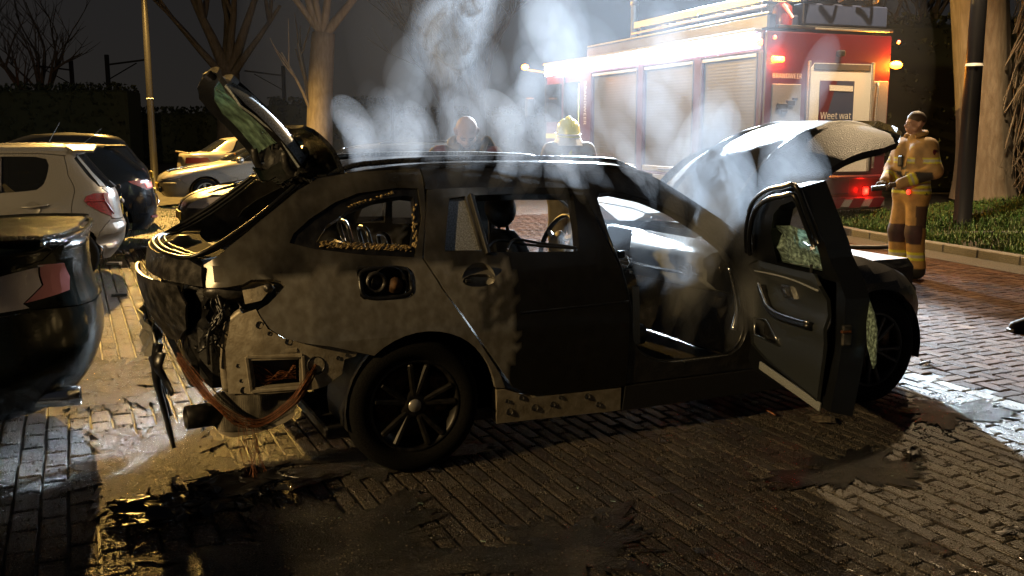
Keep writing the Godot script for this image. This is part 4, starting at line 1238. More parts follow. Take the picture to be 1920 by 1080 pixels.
func seat(car: Node3D, at: Vector3) -> void:
	var s := group_node("front_seat", car)
	s.position = at
	var back := []
	for i in 11:
		var t := i / 10.0
		var ring := PackedVector3Array()
		var w: float = table(t, [0, 0.15, 0.6, 0.9, 1], [0.21, 0.25, 0.26, 0.20, 0.10])
		var d: float = table(t, [0, 0.5, 1], [0.10, 0.075, 0.035])
		for k in 20:
			var a := TAU * k / 20
			var e := Vector2(signf(cos(a)) * pow(absf(cos(a)), 0.6), signf(sin(a)) * pow(absf(sin(a)), 0.6))
			ring.append(Vector3(-0.12 - 0.20 * t + d * e.x, 0.48 + 0.62 * t, w * e.y))
		back.append(ring)
	var mb := Mb.new().rows(back, true)
	mb.cap(back[10])
	obj("backrest", mb, M.leather, s)
	obj("headrest", Mb.new().ball(Vector3(-0.34, 1.215, 0), Vector3(0.07, 0.105, 0.145), 18), M.leather, s)
	for z in [-0.06, 0.06]:
		obj("headrest_post", Mb.new().tube(PackedVector3Array([Vector3(-0.31, 1.04, z), Vector3(-0.335, 1.16, z)]), 0.009, 6), M.chrome, s)
	obj("cushion", Mb.new().ball(Vector3(0.16, 0.44, 0), Vector3(0.30, 0.115, 0.26), 18, Basis(Vector3.BACK, 0.12)), M.leather, s)
	for z in [-0.24, 0.24]:
		obj("cushion_bolster", Mb.new().tube(curve(PackedVector3Array([Vector3(-0.1, 0.46, z), Vector3(0.15, 0.52, z), Vector3(0.42, 0.50, z)]), 4), 0.06, 8), M.leather, s)

func car_cabin(car: Node3D) -> void:
	obj("floor_pan", Mb.new().box(Vector3(0.85, 0.22, 0), Vector3(2.6, 0.06, 1.6), 0.01), M.soot, car)
	obj("bulkhead", Mb.new().box(Vector3(2.08, 0.62, 0), Vector3(0.04, 0.66, 1.5), 0.01), M.soot, car)
	seat(car, Vector3(0.98, 0, 0.36))
	seat(car, Vector3(0.98, 0, -0.36))
	# rear bench, burnt to its frame
	obj("bench_back", Mb.new().box(Vector3(-0.02, 0.74, 0), Vector3(0.12, 0.52, 1.26), 0.05, Basis(Vector3.BACK, 0.2)), M.soot, car)
	obj("bench_cushion", Mb.new().box(Vector3(0.3, 0.46, 0), Vector3(0.5, 0.16, 1.26), 0.05), M.soot, car)
	for z in [-0.4, 0.02, 0.4]:
		obj("headrest_frame", Mb.new().tube(curve(PackedVector3Array([Vector3(0.0, 0.98, z - 0.1), Vector3(-0.03, 1.09, z - 0.09), Vector3(-0.03, 1.11, z), Vector3(-0.03, 1.09, z + 0.09), Vector3(0.0, 0.98, z + 0.1)]), 4), 0.012, 6), M.soot_gloss, car)
	obj("load_floor", Mb.new().box(Vector3(-0.5, 0.60, 0), Vector3(0.8, 0.05, 1.2), 0.01), M.soot, car)
	# dashboard
	var d := group_node("dashboard", car)
	var prof := [[1.98, 0.98], [1.80, 0.975], [1.66, 0.955], [1.60, 0.925], [1.605, 0.88], [1.63, 0.86], [1.63, 0.80], [1.70, 0.745], [1.84, 0.71], [1.98, 0.71]]
	var rows := []
	for i in 17:
		var z := lerpf(-0.74, 0.74, i / 16.0)
		var ring := PackedVector3Array()
		var bend := 0.10 * pow(absf(z) / 0.74, 3.0)
		for q in prof:
			ring.append(Vector3(q[0] + bend * (1.0 if q[0] < 1.9 else 0.2), q[1] + (0.03 * exp(-pow((z + 0.36) / 0.2, 2.0)) if q[1] > 0.87 and q[0] < 1.9 else 0.0), z))
		rows.append(ring)
	var mb := Mb.new().rows(rows)
	obj("dash_shell", mb, M.dash, d)
	obj("dash_end", Mb.new().cap(rows[16]), M.trim, d)
	obj("dash_end", Mb.new().cap(rows[0]), M.trim, d)
	var strip := curve(PackedVector3Array([Vector3(1.70, 0.835, 0.72), Vector3(1.645, 0.835, 0.5), Vector3(1.605, 0.84, 0.2), Vector3(1.60, 0.865, 0.13)]), 6)
	obj("dash_strip", Mb.new().tube(strip, 0.011, 6), M.chrome, d)
	for e in [[0.0, 0.30, 0.855], [0.6, 0.16, 0.865]]:
		var v := obj("air_vent", Mb.new().box(Vector3(1.605 + (0.075 if e[0] > 0.3 else 0.0), e[2] - 0.015, e[0]), Vector3(0.03, 0.075, e[1]), 0.01, Basis(Vector3.UP, -0.25 if e[0] > 0.3 else 0.0)), M.black, d)
		var c := Vector3(1.588 + (0.075 if e[0] > 0.3 else 0.0), e[2] - 0.015, e[0])
		for k in 3:
			obj("vent_slat", Mb.new().box(c + Vector3(0, -0.022 + 0.022 * k, 0), Vector3(0.016, 0.005, e[1] - 0.03), 0.001, Basis(Vector3.UP, -0.25 if e[0] > 0.3 else 0.0)), M.alu, v)
	var hexa := PackedVector3Array([Vector3(1.58, 0.84, 0.17), Vector3(1.585, 0.872, 0.14), Vector3(1.585, 0.872, -0.15), Vector3(1.585, 0.808, -0.15), Vector3(1.585, 0.808, 0.14), Vector3(1.58, 0.84, 0.17)])
	obj("vent_rim", Mb.new().tube(hexa, 0.007, 6), M.chrome, d)
	obj("centre_screen", Mb.new().box(Vector3(1.60, 0.975, 0.0), Vector3(0.02, 0.13, 0.27), 0.006, Basis(Vector3.BACK, -0.15)), mat(Color(0.10, 0.105, 0.11), 0.25, 0.0, M.fine, 3.0, M.drops, 0.4), d)
	for k in 7:
		obj("dash_button", Mb.new().box(Vector3(1.618, 0.775, -0.12 + 0.04 * k), Vector3(0.01, 0.018, 0.034), 0.003), M.alu if k % 3 == 0 else M.trim, d)
	obj("instrument_hood", Mb.new().tube(curve(P3([1.62, 0.93, -0.56, 1.60, 1.05, -0.48, 1.60, 1.07, -0.36, 1.60, 1.05, -0.24, 1.62, 0.93, -0.18]), 6), 0.03, 8), M.trim, d)
	obj("instrument_screen", Mb.new().box(Vector3(1.645, 0.985, -0.37), Vector3(0.02, 0.11, 0.28), 0.006), mat(Color(0.12, 0.125, 0.13), 0.25, 0.0, M.fine, 3.0), d)
	obj("centre_console", Mb.new().box(Vector3(1.32, 0.48, 0), Vector3(0.75, 0.26, 0.24), 0.04, Basis(Vector3.BACK, 0.06)), M.trim, car)
	obj("gear_lever", Mb.new().ball(Vector3(1.34, 0.66, 0.02), Vector3(0.05, 0.04, 0.03), 12), M.chrome, car)
	var sw := group_node("steering_wheel", car)
	sw.transform = Transform3D(Basis(Vector3.BACK, -0.42), Vector3(1.36, 0.92, -0.37))
	var ring := PackedVector3Array()
	for i in 33:
		ring.append(Vector3(0, 0.185 * cos(TAU * i / 32), 0.185 * sin(TAU * i / 32)))
	obj("wheel_rim", Mb.new().tube(ring, 0.016, 8, false), M.leather, sw)
	obj("wheel_hub", Mb.new().ball(Vector3.ZERO, Vector3(0.035, 0.08, 0.09), 12), M.leather, sw)
	for p in [[0, -0.17, 0.07], [0.0, 0.06, 0.17], [0.0, 0.06, -0.17]]:
		obj("wheel_spoke", Mb.new().bar(Vector3.ZERO, Vector3(p[0], p[1], p[2] if p[1] > 0 else 0.0), 0.03, 0.02), M.alu, sw)
	obj("seat_belt", Mb.new().panel(P2([0, 0, 0.048, 0.0, 0.05, 0.30, 0.002, 0.30]), [], steps(-0.01, 0.06, 0.03), steps(-0.01, 0.31, 0.05), func(p: Vector2) -> Vector3: return Vector3(1.225 + p.x * 0.7 + p.y * 0.10, 0.50 + p.y, 0.80 - p.y * 0.25 + p.x * 0.3), 0.002), M.belt, car)
	obj("belt_anchor", Mb.new().box(Vector3(1.17, 0.98, 0.74), Vector3(0.05, 0.04, 0.03), 0.008), M.black, car)
	obj("tread_plate", Mb.new().box(Vector3(1.58, 0.397, 0.86), Vector3(0.55, 0.006, 0.03), 0.002), M.alu, car)
	obj("jamb_seal", Mb.new().tube(curve(P3([1.88, 0.52, 0.80, 1.90, 0.62, 0.80, 1.885, 0.75, 0.79, 1.85, 0.88, 0.78]), 4), 0.02, 8), M.chrome, car)

# ---------------------------------------------------------------- other parked vehicles: a hull of rounded plan outlines, one per height
class Hull:
	var t := []      # rows of [y, rear end, front end, half width, squareness]
	var warp: Callable
	func lv(y: float) -> Array:
		if y <= t[0][0]: return t[0]
		for i in t.size() - 1:
			if y <= t[i + 1][0]:
				var h: float = t[i + 1][0] - t[i][0]
				var k: float = (y - t[i][0]) / h
				var o := [y]
				for c in range(1, 5):
					var d: float = (t[i + 1][c] - t[i][c]) / h
					var d0: float = d if i == 0 else (t[i][c] - t[i - 1][c]) / (t[i][0] - t[i - 1][0])
					var d1: float = d if i + 2 >= t.size() else (t[i + 2][c] - t[i + 1][c]) / (t[i + 2][0] - t[i + 1][0])
					var m0: float = 0.0 if d0 * d <= 0 else 2 * d0 * d / (d0 + d)
					var m1: float = 0.0 if d1 * d <= 0 else 2 * d1 * d / (d1 + d)
					o.append((2 * k * k * k - 3 * k * k + 1) * t[i][c] + (k * k * k - 2 * k * k + k) * h * m0 + (-2 * k * k * k + 3 * k * k) * t[i + 1][c] + (k * k * k - k * k) * h * m1)
				return o
		return t[t.size() - 1]
	func pt(th: float, y: float) -> Vector3:
		var l := lv(y)
		var e: float = 2.0 / l[4]
		var c := cos(th)
		var p := Vector3((l[1] + l[2]) / 2 + (l[2] - l[1]) / 2 * signf(c) * pow(absf(c), e), y, l[3] * pow(absf(sin(th)), e))
		return warp.call(p) if warp.is_valid() else p
	func thx(x: float, y: float) -> float:
		var l := lv(y)
		var c := clampf((x - (l[1] + l[2]) / 2) / ((l[2] - l[1]) / 2), -1, 1)
		return acos(signf(c) * pow(absf(c), l[4] / 2.0))
	func thz(z: float, y: float, rear := true) -> float:
		var l := lv(y)
		var a := asin(clampf(pow(clampf(z / l[3], 0, 1), l[4] / 2.0), 0, 1))
		return PI - a if rear else a
	func sx(a: Array) -> PackedVector2Array:
		var r := PackedVector2Array()
		for i in range(0, a.size(), 2): r.append(Vector2(thx(a[i], a[i + 1]), a[i + 1]))
		return r
	func ez(a: Array, rear := true) -> PackedVector2Array:
		var r := PackedVector2Array()
		for i in range(0, a.size(), 2): r.append(Vector2(thz(a[i], a[i + 1], rear), a[i + 1]))
		return r
	func seam(a: Array, w := 0.004, along_z := false, rear := true) -> PackedVector2Array:
		var q := PackedVector2Array()
		for i in range(0, a.size(), 2): q.append(Vector2(a[i], a[i + 1]))
		var o: PackedVector2Array = Geometry2D.offset_polyline(q, w)[0]
		var r := PackedVector2Array()
		for p in o: r.append(Vector2(thz(p.x, p.y, rear) if along_z else thx(p.x, p.y), p.y))
		return r
	func th_steps(n: int) -> PackedFloat32Array:
		# even steps along the outline at mid height
		var m := 400
		var at := [0.0]
		var y: float = t[4][0]
		for i in m:
			at.append(at[i] + pt(PI * i / m, y).distance_to(pt(PI * (i + 1) / m, y)))
		var r := PackedFloat32Array()
		var j := 0
		for k in n + 1:
			var want: float = at[m] * k / n
			while j < m and at[j + 1] < want: j += 1
			var d: float = at[mini(j + 1, m)] - at[j]
			r.append(clampf(PI * (j + (0.0 if d <= 0 else (want - at[j]) / d)) / m, 0, PI))
		r[n] = PI
		return r
	func sheet(sg: float, off := 0.0) -> Callable:
		return func(q: Vector2) -> Vector3:
			var p := pt(clampf(q.x, 0.0, PI), q.y)
			if off != 0.0:
				var l := lv(q.y)
				var o := Vector3((p.x - (l[1] + l[2]) / 2) / ((l[2] - l[1]) / 2), 0, p.z / l[3])
				p += Vector3(signf(o.x) * pow(absf(o.x), l[4] - 1), 0, pow(absf(o.z), l[4] - 1)).normalized() * off
			return Vector3(p.x, p.y, p.z * sg)

func shell(root: Node3D, h: Hull, paint: Material, parts: Array, seams := [], axles := [0.0, 2.5], wr := 0.31) -> void:
	# parts: [name, outline, material, offset, sides]
	var xs := h.th_steps(90)
	var y0: float = h.t[0][0]
	var y1: float = h.t[h.t.size() - 1][0]
	var ys := steps(y0, y1, 0.04)
	var out := PackedVector2Array([Vector2(0, y0), Vector2(PI, y0), Vector2(PI, y1), Vector2(0, y1)])
	for i in range(1, 12):
		out.insert(i, Vector2(PI * i / 12.0, y0))
	var mb := Mb.new()
	for sg in [1.0, -1.0]:
		var holes := []
		for p in parts:
			if p[4] == 0 or p[4] == sg: holes.append(p[1])
		for s in seams: holes.append(s)
		for ax in axles: holes.append(h.sx(arch(ax, wr + 0.055, -40, 220, 24, wr)))
		mb.panel(out, holes, xs, ys, h.sheet(sg), 0.012)
	obj("body", mb, paint, root)
	for p in parts:
		for sg in ([1.0, -1.0] if p[4] == 0 else [p[4]]):
			obj(p[0], Mb.new().panel(p[1], [], xs, ys, h.sheet(sg, p[3]), 0.012), p[2], root)
	var l := h.lv(0.5)
	obj("inner_light_block", Mb.new().box(Vector3((l[1] + l[2]) / 2, 0.40, 0), Vector3(l[2] - l[1] - 0.9, 0.4, l[3] * 1.2), 0.05), M.black, root)  # black box added inside each hull to block light through it
	obj("seats", Mb.new().box(Vector3(axles[1] * 0.5, 0.8, 0), Vector3(1.3, 0.45, l[3] * 1.3), 0.1), M.black, root)
	for ax in axles:
		for sg in [1.0, -1.0]:
			wheel(root, Vector3(ax, wr, sg * (l[3] - 0.12)), wr, 0.2, sg, 6, false, 0.3, M.alloy)

func parked(called: String, label: String, cat: String, x: float, z: float, flip := true) -> Node3D:
	return thing(called, label, cat, BAY * Transform3D(Basis(Vector3.UP, PI if flip else 0.0), Vector3(x, 0, z)), "cars parked in the bays")

func parked_cars() -> void:
	green_saloon()
	silver_hatchback()
	blue_hatchback()
	var h := Hull.new()
	h.t = [[0.2, -0.75, 3.4, 0.78, 5], [0.4, -0.82, 3.48, 0.85, 5], [0.62, -0.82, 3.48, 0.87, 5], [0.85, -0.79, 3.3, 0.86, 5], [1.0, -0.74, 2.7, 0.83, 5], [1.1, -0.66, 2.2, 0.79, 4.5], [1.35, -0.48, 1.6, 0.68, 4.5], [1.5, -0.35, 1.25, 0.60, 4], [1.58, 0.0, 0.95, 0.45, 3.5], [1.6, 0.45, 0.55, 0.02, 3]]
	var c := parked("dark_hatchback", "black hatchback behind the dark blue one, only its rear corner showing", "car", -0.98, -13.4)
	shell(c, h, M.dark_paint, [["rear_window", h.ez([0, 1.1, 0.6, 1.1, 0.5, 1.42, 0, 1.44]), M.tinted, -0.006, 0], ["side_window", h.sx([-0.2, 1.08, 1.9, 1.05, 1.35, 1.42, -0.1, 1.42]), M.tinted, -0.006, 0], ["tail_lamp", h.ez([0.60, 0.80, 0.84, 0.80, 0.80, 1.02, 0.62, 0.98]), M.red_lens, 0.004, 0]], [h.seam([0.0, 0.66, 0.8, 0.66], 0.005, true)], [0.0, 2.6], 0.33)
	obj("number_plate", Mb.new().box(Vector3(-0.835, 0.86, 0.0), Vector3(0.02, 0.11, 0.52), 0.004), M.plate, c)
	obj("bumper_strip", Mb.new().box(Vector3(-0.84, 0.60, 0.0), Vector3(0.03, 0.06, 1.2), 0.01), M.alu, c)
	var n := parked("dark_hatchback", "unseen dark hatchback added in the next bay to shade the foreground from the car park lamp", "car", -4.05, 1.75)  # unseen car added to keep the car park lamp off the foreground
	shell(n, h, M.dark_paint, [["rear_window", h.ez([0, 1.1, 0.6, 1.1, 0.5, 1.42, 0, 1.44]), M.tinted, -0.006, 0], ["side_window", h.sx([-0.2, 1.08, 1.9, 1.05, 1.35, 1.42, -0.1, 1.42]), M.tinted, -0.006, 0]], [], [0.0, 2.6], 0.33)
	silver_coupe()
	dark_estate()
	beige_saloon()

func plate_text(s: String, m: Material, size: float, t: Transform3D, called: String, parent: Node, depth := 0.002) -> void:
	var tm := TextMesh.new()
	tm.text = s
	var f := SystemFont.new()
	f.font_names = PackedStringArray(["Droid Sans"])
	tm.font = f
	tm.font_size = 32
	tm.pixel_size = size / 32.0
	tm.depth = depth
	var o := obj(called, tm, m, parent)
	o.transform = t

func green_saloon() -> void:
	var h := Hull.new()
	h.t = [[0.17, -0.86, 3.42, 0.78, 4], [0.24, -0.97, 3.5, 0.83, 3.6], [0.38, -1.06, 3.58, 0.88, 3.4], [0.55, -1.10, 3.6, 0.905, 3.0], [0.70, -1.085, 3.55, 0.91, 2.9], [0.80, -1.06, 3.4, 0.905, 2.9], [0.92, -1.045, 3.15, 0.885, 3.0], [1.0, -1.045, 2.6, 0.86, 3.2], [1.055, -1.05, 2.1, 0.82, 3.6], [1.075, -1.0, 1.95, 0.79, 3.8], [1.10, -0.42, 1.8, 0.74, 4.5], [1.25, -0.12, 1.5, 0.66, 4.5], [1.38, 0.18, 1.15, 0.58, 4], [1.43, 0.42, 0.9, 0.45, 3.5], [1.445, 0.6, 0.75, 0.05, 3]]
	var c := parked("green_saloon", "dark green saloon at the left edge with frosted-looking tail lamp and wet boot lid", "car", -2.3, -0.95)
	c.transform = BAY * Transform3D(Basis(Vector3.UP, PI - 0.09), Vector3(-2.44, 0, -0.92))
	var a := h.sx([-0.40, 0.735, -0.55, 0.735, -0.60, 0.90, -0.44, 0.86])
	var b := h.sx([-0.558, 0.735, -0.80, 0.745])
	b.append_array(h.ez([0.62, 0.77, 0.55, 0.85, 0.57, 0.955]))
	b.append_array(h.sx([-0.88, 0.95, -0.75, 0.93, -0.607, 0.902]))
	var d := h.ez([0.612, 0.772, 0.42, 0.80, 0.40, 0.87, 0.44, 0.945, 0.562, 0.956, 0.542, 0.85])
	var lid := h.ez([0.0, 1.056, 0.30, 1.056, 0.52, 1.052])
	shell(c, h, M.green_paint, [["red_lamp_lens", a, M.red_lens, 0.003, 0], ["clear_lamp_lens", b, M.clear_lens, 0.004, 0], ["inner_lamp_lens", d, M.pink_lens, 0.003, 0],
		["rear_window", h.ez([0, 1.13, 0.6, 1.12, 0.5, 1.36, 0, 1.38]), M.tinted, -0.005, 0], ["side_window", h.sx([0.1, 1.1, 1.75, 1.08, 1.15, 1.36, 0.45, 1.36]), M.tinted, -0.005, 0]],
		[h.seam([0.52, 1.05, 0.56, 0.98, 0.63, 0.95], 0.003, true), h.seam([-0.30, 0.60, -0.36, 0.69, -0.5, 0.715, -0.80, 0.722], 0.003), h.seam([0.0, 0.70, 0.40, 0.71, 0.60, 0.735], 0.003, true), h.seam([-0.38, 0.3, -0.31, 0.60], 0.003), h.seam([0.28, 0.35, 0.12, 0.75, 0.1, 1.07], 0.003)], [0.0, 2.72], 0.32)
	# boot lid lies wet and beaded on top
	var bl := P2([-1.03, -0.40, -1.035, 0, -1.03, 0.40, -0.98, 0.60, -0.9, 0.70, -0.45, 0.72, -0.40, 0.3, -0.38, 0, -0.40, -0.3, -0.45, -0.72, -0.9, -0.70, -0.98, -0.60])
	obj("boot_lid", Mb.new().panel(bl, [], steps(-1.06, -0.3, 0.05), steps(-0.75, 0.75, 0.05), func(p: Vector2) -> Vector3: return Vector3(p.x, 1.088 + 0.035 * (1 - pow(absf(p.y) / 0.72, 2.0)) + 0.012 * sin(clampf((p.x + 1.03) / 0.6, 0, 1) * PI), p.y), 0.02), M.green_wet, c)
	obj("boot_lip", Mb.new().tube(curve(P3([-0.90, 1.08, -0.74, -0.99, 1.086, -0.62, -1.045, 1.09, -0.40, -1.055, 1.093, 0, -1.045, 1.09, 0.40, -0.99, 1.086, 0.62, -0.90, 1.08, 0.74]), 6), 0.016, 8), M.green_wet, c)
	for z in [-0.52]:
		obj("exhaust_tip", Mb.new().lathe([[0.045, -0.1], [0.052, 0.02], [0.052, 0.14], [0.046, 0.142], [0.044, 0.06], [0, 0.05]], Vector3(-0.86, 0.25, z), Vector3(-1, 0, 0), 20), M.chrome, c)

func silver_hatchback() -> void:
	var h := Hull.new()
	h.t = [[0.22, -0.42, 2.92, 0.72, 5], [0.32, -0.52, 3.0, 0.77, 4.6], [0.46, -0.585, 3.06, 0.795, 4.3], [0.58, -0.60, 3.06, 0.80, 4.3], [0.66, -0.575, 3.02, 0.80, 4.3], [0.80, -0.555, 2.85, 0.795, 4.3], [0.92, -0.535, 2.5, 0.775, 4.3], [1.0, -0.505, 2.15, 0.75, 4.3], [1.2, -0.36, 1.75, 0.68, 4.3], [1.36, -0.24, 1.42, 0.615, 4.2], [1.43, -0.2, 1.25, 0.57, 4], [1.47, -0.04, 1.0, 0.46, 3.6], [1.49, 0.2, 0.8, 0.25, 3.2], [1.495, 0.45, 0.55, 0.02, 3]]
	h.warp = func(p: Vector3) -> Vector3:
		# the knocked-in corner of the rear bumper
		if p.y > 0.66 or p.x > -0.05: return p
		var k := smoothstep(-0.05, -0.4, p.x) * smoothstep(0.66, 0.6, p.y)
		var d := 0.05 * exp(-pow((p.y - 0.42) / 0.055, 2.0)) * exp(-pow((p.z - 0.60) / 0.18, 2.0)) + 0.035 * exp(-pow((p.y - 0.33) / 0.05, 2.0)) * exp(-pow((p.z - 0.72) / 0.12, 2.0))
		return p + Vector3(d + 0.02 * sin(p.y * 36.0 + p.z * 8.0) * exp(-pow((p.z - 0.6) / 0.25, 2.0)), 0, -d * 0.5) * k
	var c := parked("silver_hatchback", "small silver hatchback with a dented rear bumper and red tail lamp", "car", -1.52, -7.02)
	var lamp := h.ez([0.60, 0.90, 0.585, 0.80, 0.60, 0.68])
	lamp.append_array(h.sx([-0.47, 0.665, -0.33, 0.745, -0.20, 0.83, -0.165, 0.88, -0.19, 0.925, -0.27, 0.955, -0.42, 0.955]))
	var dlo := h.sx([0.28, 1.01, 0.36, 1.0, 0.62, 0.985, 1.0, 0.975, 1.95, 0.98, 1.6, 1.2, 1.42, 1.335, 0.6, 1.36, 0.28, 1.355, 0.17, 1.33, 0.15, 1.27, 0.17, 1.17, 0.21, 1.07])
	var qg := h.sx([-0.33, 1.02, -0.43, 1.02])
	qg.append_array(h.ez([0.60, 1.03, 0.56, 1.20, 0.51, 1.37]))
	qg.append_array(h.sx([-0.15, 1.38, -0.10, 1.33, -0.24, 1.12]))
	shell(c, h, M.silver, [["tail_lamp", lamp, M.red_lens, 0.008, 0], ["side_windows", dlo, M.tinted, -0.006, 0], ["rear_quarter_glass", qg, M.tinted, -0.003, 0],
		["rear_window", h.ez([0, 1.0, 0.55, 1.0, 0.54, 1.16, 0.49, 1.37, 0, 1.39]), M.tinted, -0.003, 0]],
		[h.seam([-0.005, 1.36, -0.03, 1.15, -0.06, 0.9, -0.04, 0.75, 0.06, 0.655], 0.004), h.seam([-0.02, 1.36, 0.2, 1.385, 0.8, 1.39], 0.004), h.seam([0.575, 0.955, 0.60, 1.0], 0.004, true), h.seam([0.0, 0.655, 0.4, 0.655, 0.60, 0.665], 0.004, true), h.seam([-0.42, 0.655, -0.30, 0.53, -0.28, 0.48], 0.003)], [0.0, 2.385], 0.285)
	for sg in [1.0, -1.0]:
		# divisions of the lamp
		var f := h.sheet(sg, 0.014)
		for a in [[[-0.36, 0.95, -0.37, 0.87, -0.45, 0.72], [-0.37, 0.865, -0.18, 0.87]]]:
			for line in a:
				var pts := PackedVector3Array()
				for i in range(0, line.size(), 2): pts.append(f.call(Vector2(h.thx(line[i], line[i + 1]), line[i + 1])))
				obj("lamp_rib", Mb.new().tube(curve(pts, 4), 0.009, 6), M.red_lens, c)
		var z: float = h.pt(h.thx(0.55, 0.80), 0.80).z
		obj("door_handle", Mb.new().tube(curve(PackedVector3Array([Vector3(0.44, 0.835, sg * (z + 0.0)), Vector3(0.36, 0.83, sg * (z + 0.028)), Vector3(0.26, 0.84, sg * (z + 0.028)), Vector3(0.19, 0.85, sg * (z - 0.002))]), 5), 0.014, 8, true, 0.7), M.silver, c)
		obj("handle_dish", Mb.new().lathe([[0.07, 0.004], [0.055, 0.0], [0.04, -0.003], [0, -0.004]], Vector3(0.33, 0.82, sg * (z + 0.002)), Vector3(0, 0.05, sg), 20), M.silver, c)
		obj("window_bar", Mb.new().bar(Vector3(0.62, 1.0, sg * (h.pt(h.thx(0.62, 1.0), 1.0).z + 0.001)), Vector3(0.60, 1.35, sg * (h.pt(h.thx(0.6, 1.35), 1.35).z + 0.001)), 0.05, 0.012), M.plastic, c)
		obj("sill_trim", Mb.new().bar(Vector3(0.38, 0.25, sg * 0.755), Vector3(2.0, 0.25, sg * 0.755), 0.06, 0.03), M.plastic, c)
	obj("roof_spoiler", Mb.new().panel(P2([-0.30, -0.54, -0.345, -0.3, -0.355, 0, -0.345, 0.3, -0.30, 0.54, -0.1, 0.555, -0.02, 0.4, 0.0, 0, -0.02, -0.4, -0.1, -0.555]), [], steps(-0.4, 0.05, 0.05), steps(-0.6, 0.6, 0.06), func(p: Vector2) -> Vector3: return Vector3(p.x, 1.478 - 0.10 * pow(absf(p.y) / 0.6, 2.4) + 0.02 * p.x, p.y), 0.028), mat(Color(0.36, 0.34, 0.31), 0.25, 0.4, M.fine, 3.0, M.drops, 0.5), c)
	obj("roof_film", Mb.new().panel(P2([-0.02, -0.42, 0.9, -0.42, 0.9, 0.42, -0.02, 0.42]), [], steps(-0.1, 0.95, 0.08), steps(-0.45, 0.45, 0.06), func(p: Vector2) -> Vector3: return Vector3(p.x, 1.498 - 0.10 * pow(absf(p.y) / 0.55, 2.4) - 0.02 * absf(p.x - 0.4), p.y), 0.01), mat(Color(0.36, 0.34, 0.31), 0.25, 0.4, M.fine, 3.0, M.drops, 0.5), c)
	obj("aerial", Mb.new().tube(P3([0.15, 1.49, 0, 0.02, 1.72, 0]), 0.004, 5), M.black, c)
	obj("rear_wiper", Mb.new().bar(Vector3(-0.53, 0.985, 0.0), Vector3(-0.44, 1.07, -0.32), 0.02, 0.015), M.black, c)
	obj("wiper_pivot", Mb.new().box(Vector3(-0.555, 0.985, 0.0), Vector3(0.05, 0.05, 0.06), 0.012), M.plastic, c)
	obj("tailgate_handle", Mb.new().box(Vector3(-0.575, 0.83, 0.0), Vector3(0.05, 0.06, 0.42), 0.02), M.alu, c)
	obj("number_plate", Mb.new().box(Vector3(-0.57, 0.74, 0), Vector3(0.012, 0.11, 0.52), 0.003), M.plate, c)
	plate_text("efficie", M.ink, 0.075, Transform3D(Basis(Vector3(0, 0, 1), Vector3.UP, Vector3(-1, 0, 0)), Vector3(-0.563, 0.90, -0.36)), "lettering", c)

func blue_hatchback() -> void:
	var h := Hull.new()
	h.t = [[0.2, -0.6, 3.2, 0.76, 5], [0.32, -0.7, 3.28, 0.83, 4.4], [0.5, -0.74, 3.32, 0.86, 4.2], [0.66, -0.73, 3.32, 0.865, 4.2], [0.8, -0.705, 3.15, 0.855, 4.2], [0.92, -0.68, 2.75, 0.83, 4.2], [1.02, -0.62, 2.2, 0.785, 4.2], [1.2, -0.42, 1.8, 0.69, 4.2], [1.36, -0.22, 1.45, 0.61, 4], [1.42, -0.1, 1.2, 0.54, 3.8], [1.45, 0.1, 1.0, 0.4, 3.5], [1.465, 0.4, 0.6, 0.02, 3]]
	var c := parked("blue_hatchback", "dark blue hatchback with lit tail lamp, behind the silver one", "car", -1.06, -10.45)
	var lamp := h.ez([0.42, 0.90, 0.44, 0.80, 0.62, 0.78])
	lamp.append_array(h.sx([-0.55, 0.80, -0.38, 0.88, -0.33, 0.915, -0.5, 0.93]))
	lamp.append_array(h.ez([0.62, 0.93]))
	var glowing := h.ez([0.47, 0.88, 0.48, 0.82, 0.60, 0.81, 0.62, 0.89])
	shell(c, h, M.blue_paint, [["tail_lamp", lamp, M.red_lens, 0.006, 0], ["rear_window", h.ez([0, 1.06, 0.6, 1.05, 0.5, 1.34, 0, 1.36]), M.tinted, -0.004, 0], ["side_window", h.sx([0.1, 1.04, 2.0, 1.0, 1.45, 1.34, 0.3, 1.36]), M.tinted, -0.005, 0]],
		[h.seam([0.0, 0.66, 0.42, 0.67, 0.6, 0.77], 0.004, true), h.seam([-0.5, 0.78, -0.38, 0.6, -0.36, 0.5], 0.004)], [0.0, 2.58], 0.31)
	for sg in [1.0, -1.0]:
		obj("lamp_strip", Mb.new().panel(glowing, [], h.th_steps(90), steps(0.7, 1.0, 0.03), h.sheet(sg, 0.012), 0.004), M.red_glow, c)
		obj("reflector", Mb.new().box(Vector3(-0.66, 0.40, sg * 0.70), Vector3(0.02, 0.04, 0.16), 0.006, Basis(Vector3.UP, sg * 0.6)), M.red_lens, c)
		obj("bumper_c_tube", Mb.new().tube(curve(PackedVector3Array([Vector3(-0.70, 0.72, sg * 0.60), Vector3(-0.72, 0.70, sg * 0.55), Vector3(-0.735, 0.62, sg * 0.54), Vector3(-0.73, 0.56, sg * 0.58), Vector3(-0.70, 0.54, sg * 0.66)]), 4), 0.012, 6), M.chrome, c)  # plain C-shaped chrome tube on each side of the bumper
	obj("roof_spoiler", Mb.new().box(Vector3(-0.2, 1.405, 0), Vector3(0.3, 0.03, 1.04), 0.012), M.blue_paint, c)
	obj("number_plate", Mb.new().box(Vector3(-0.73, 0.72, 0), Vector3(0.016, 0.11, 0.52), 0.003), M.plate, c)
	obj("aerial", Mb.new().tube(P3([0.2, 1.45, 0, -0.05, 1.66, 0]), 0.004, 5), M.black, c)

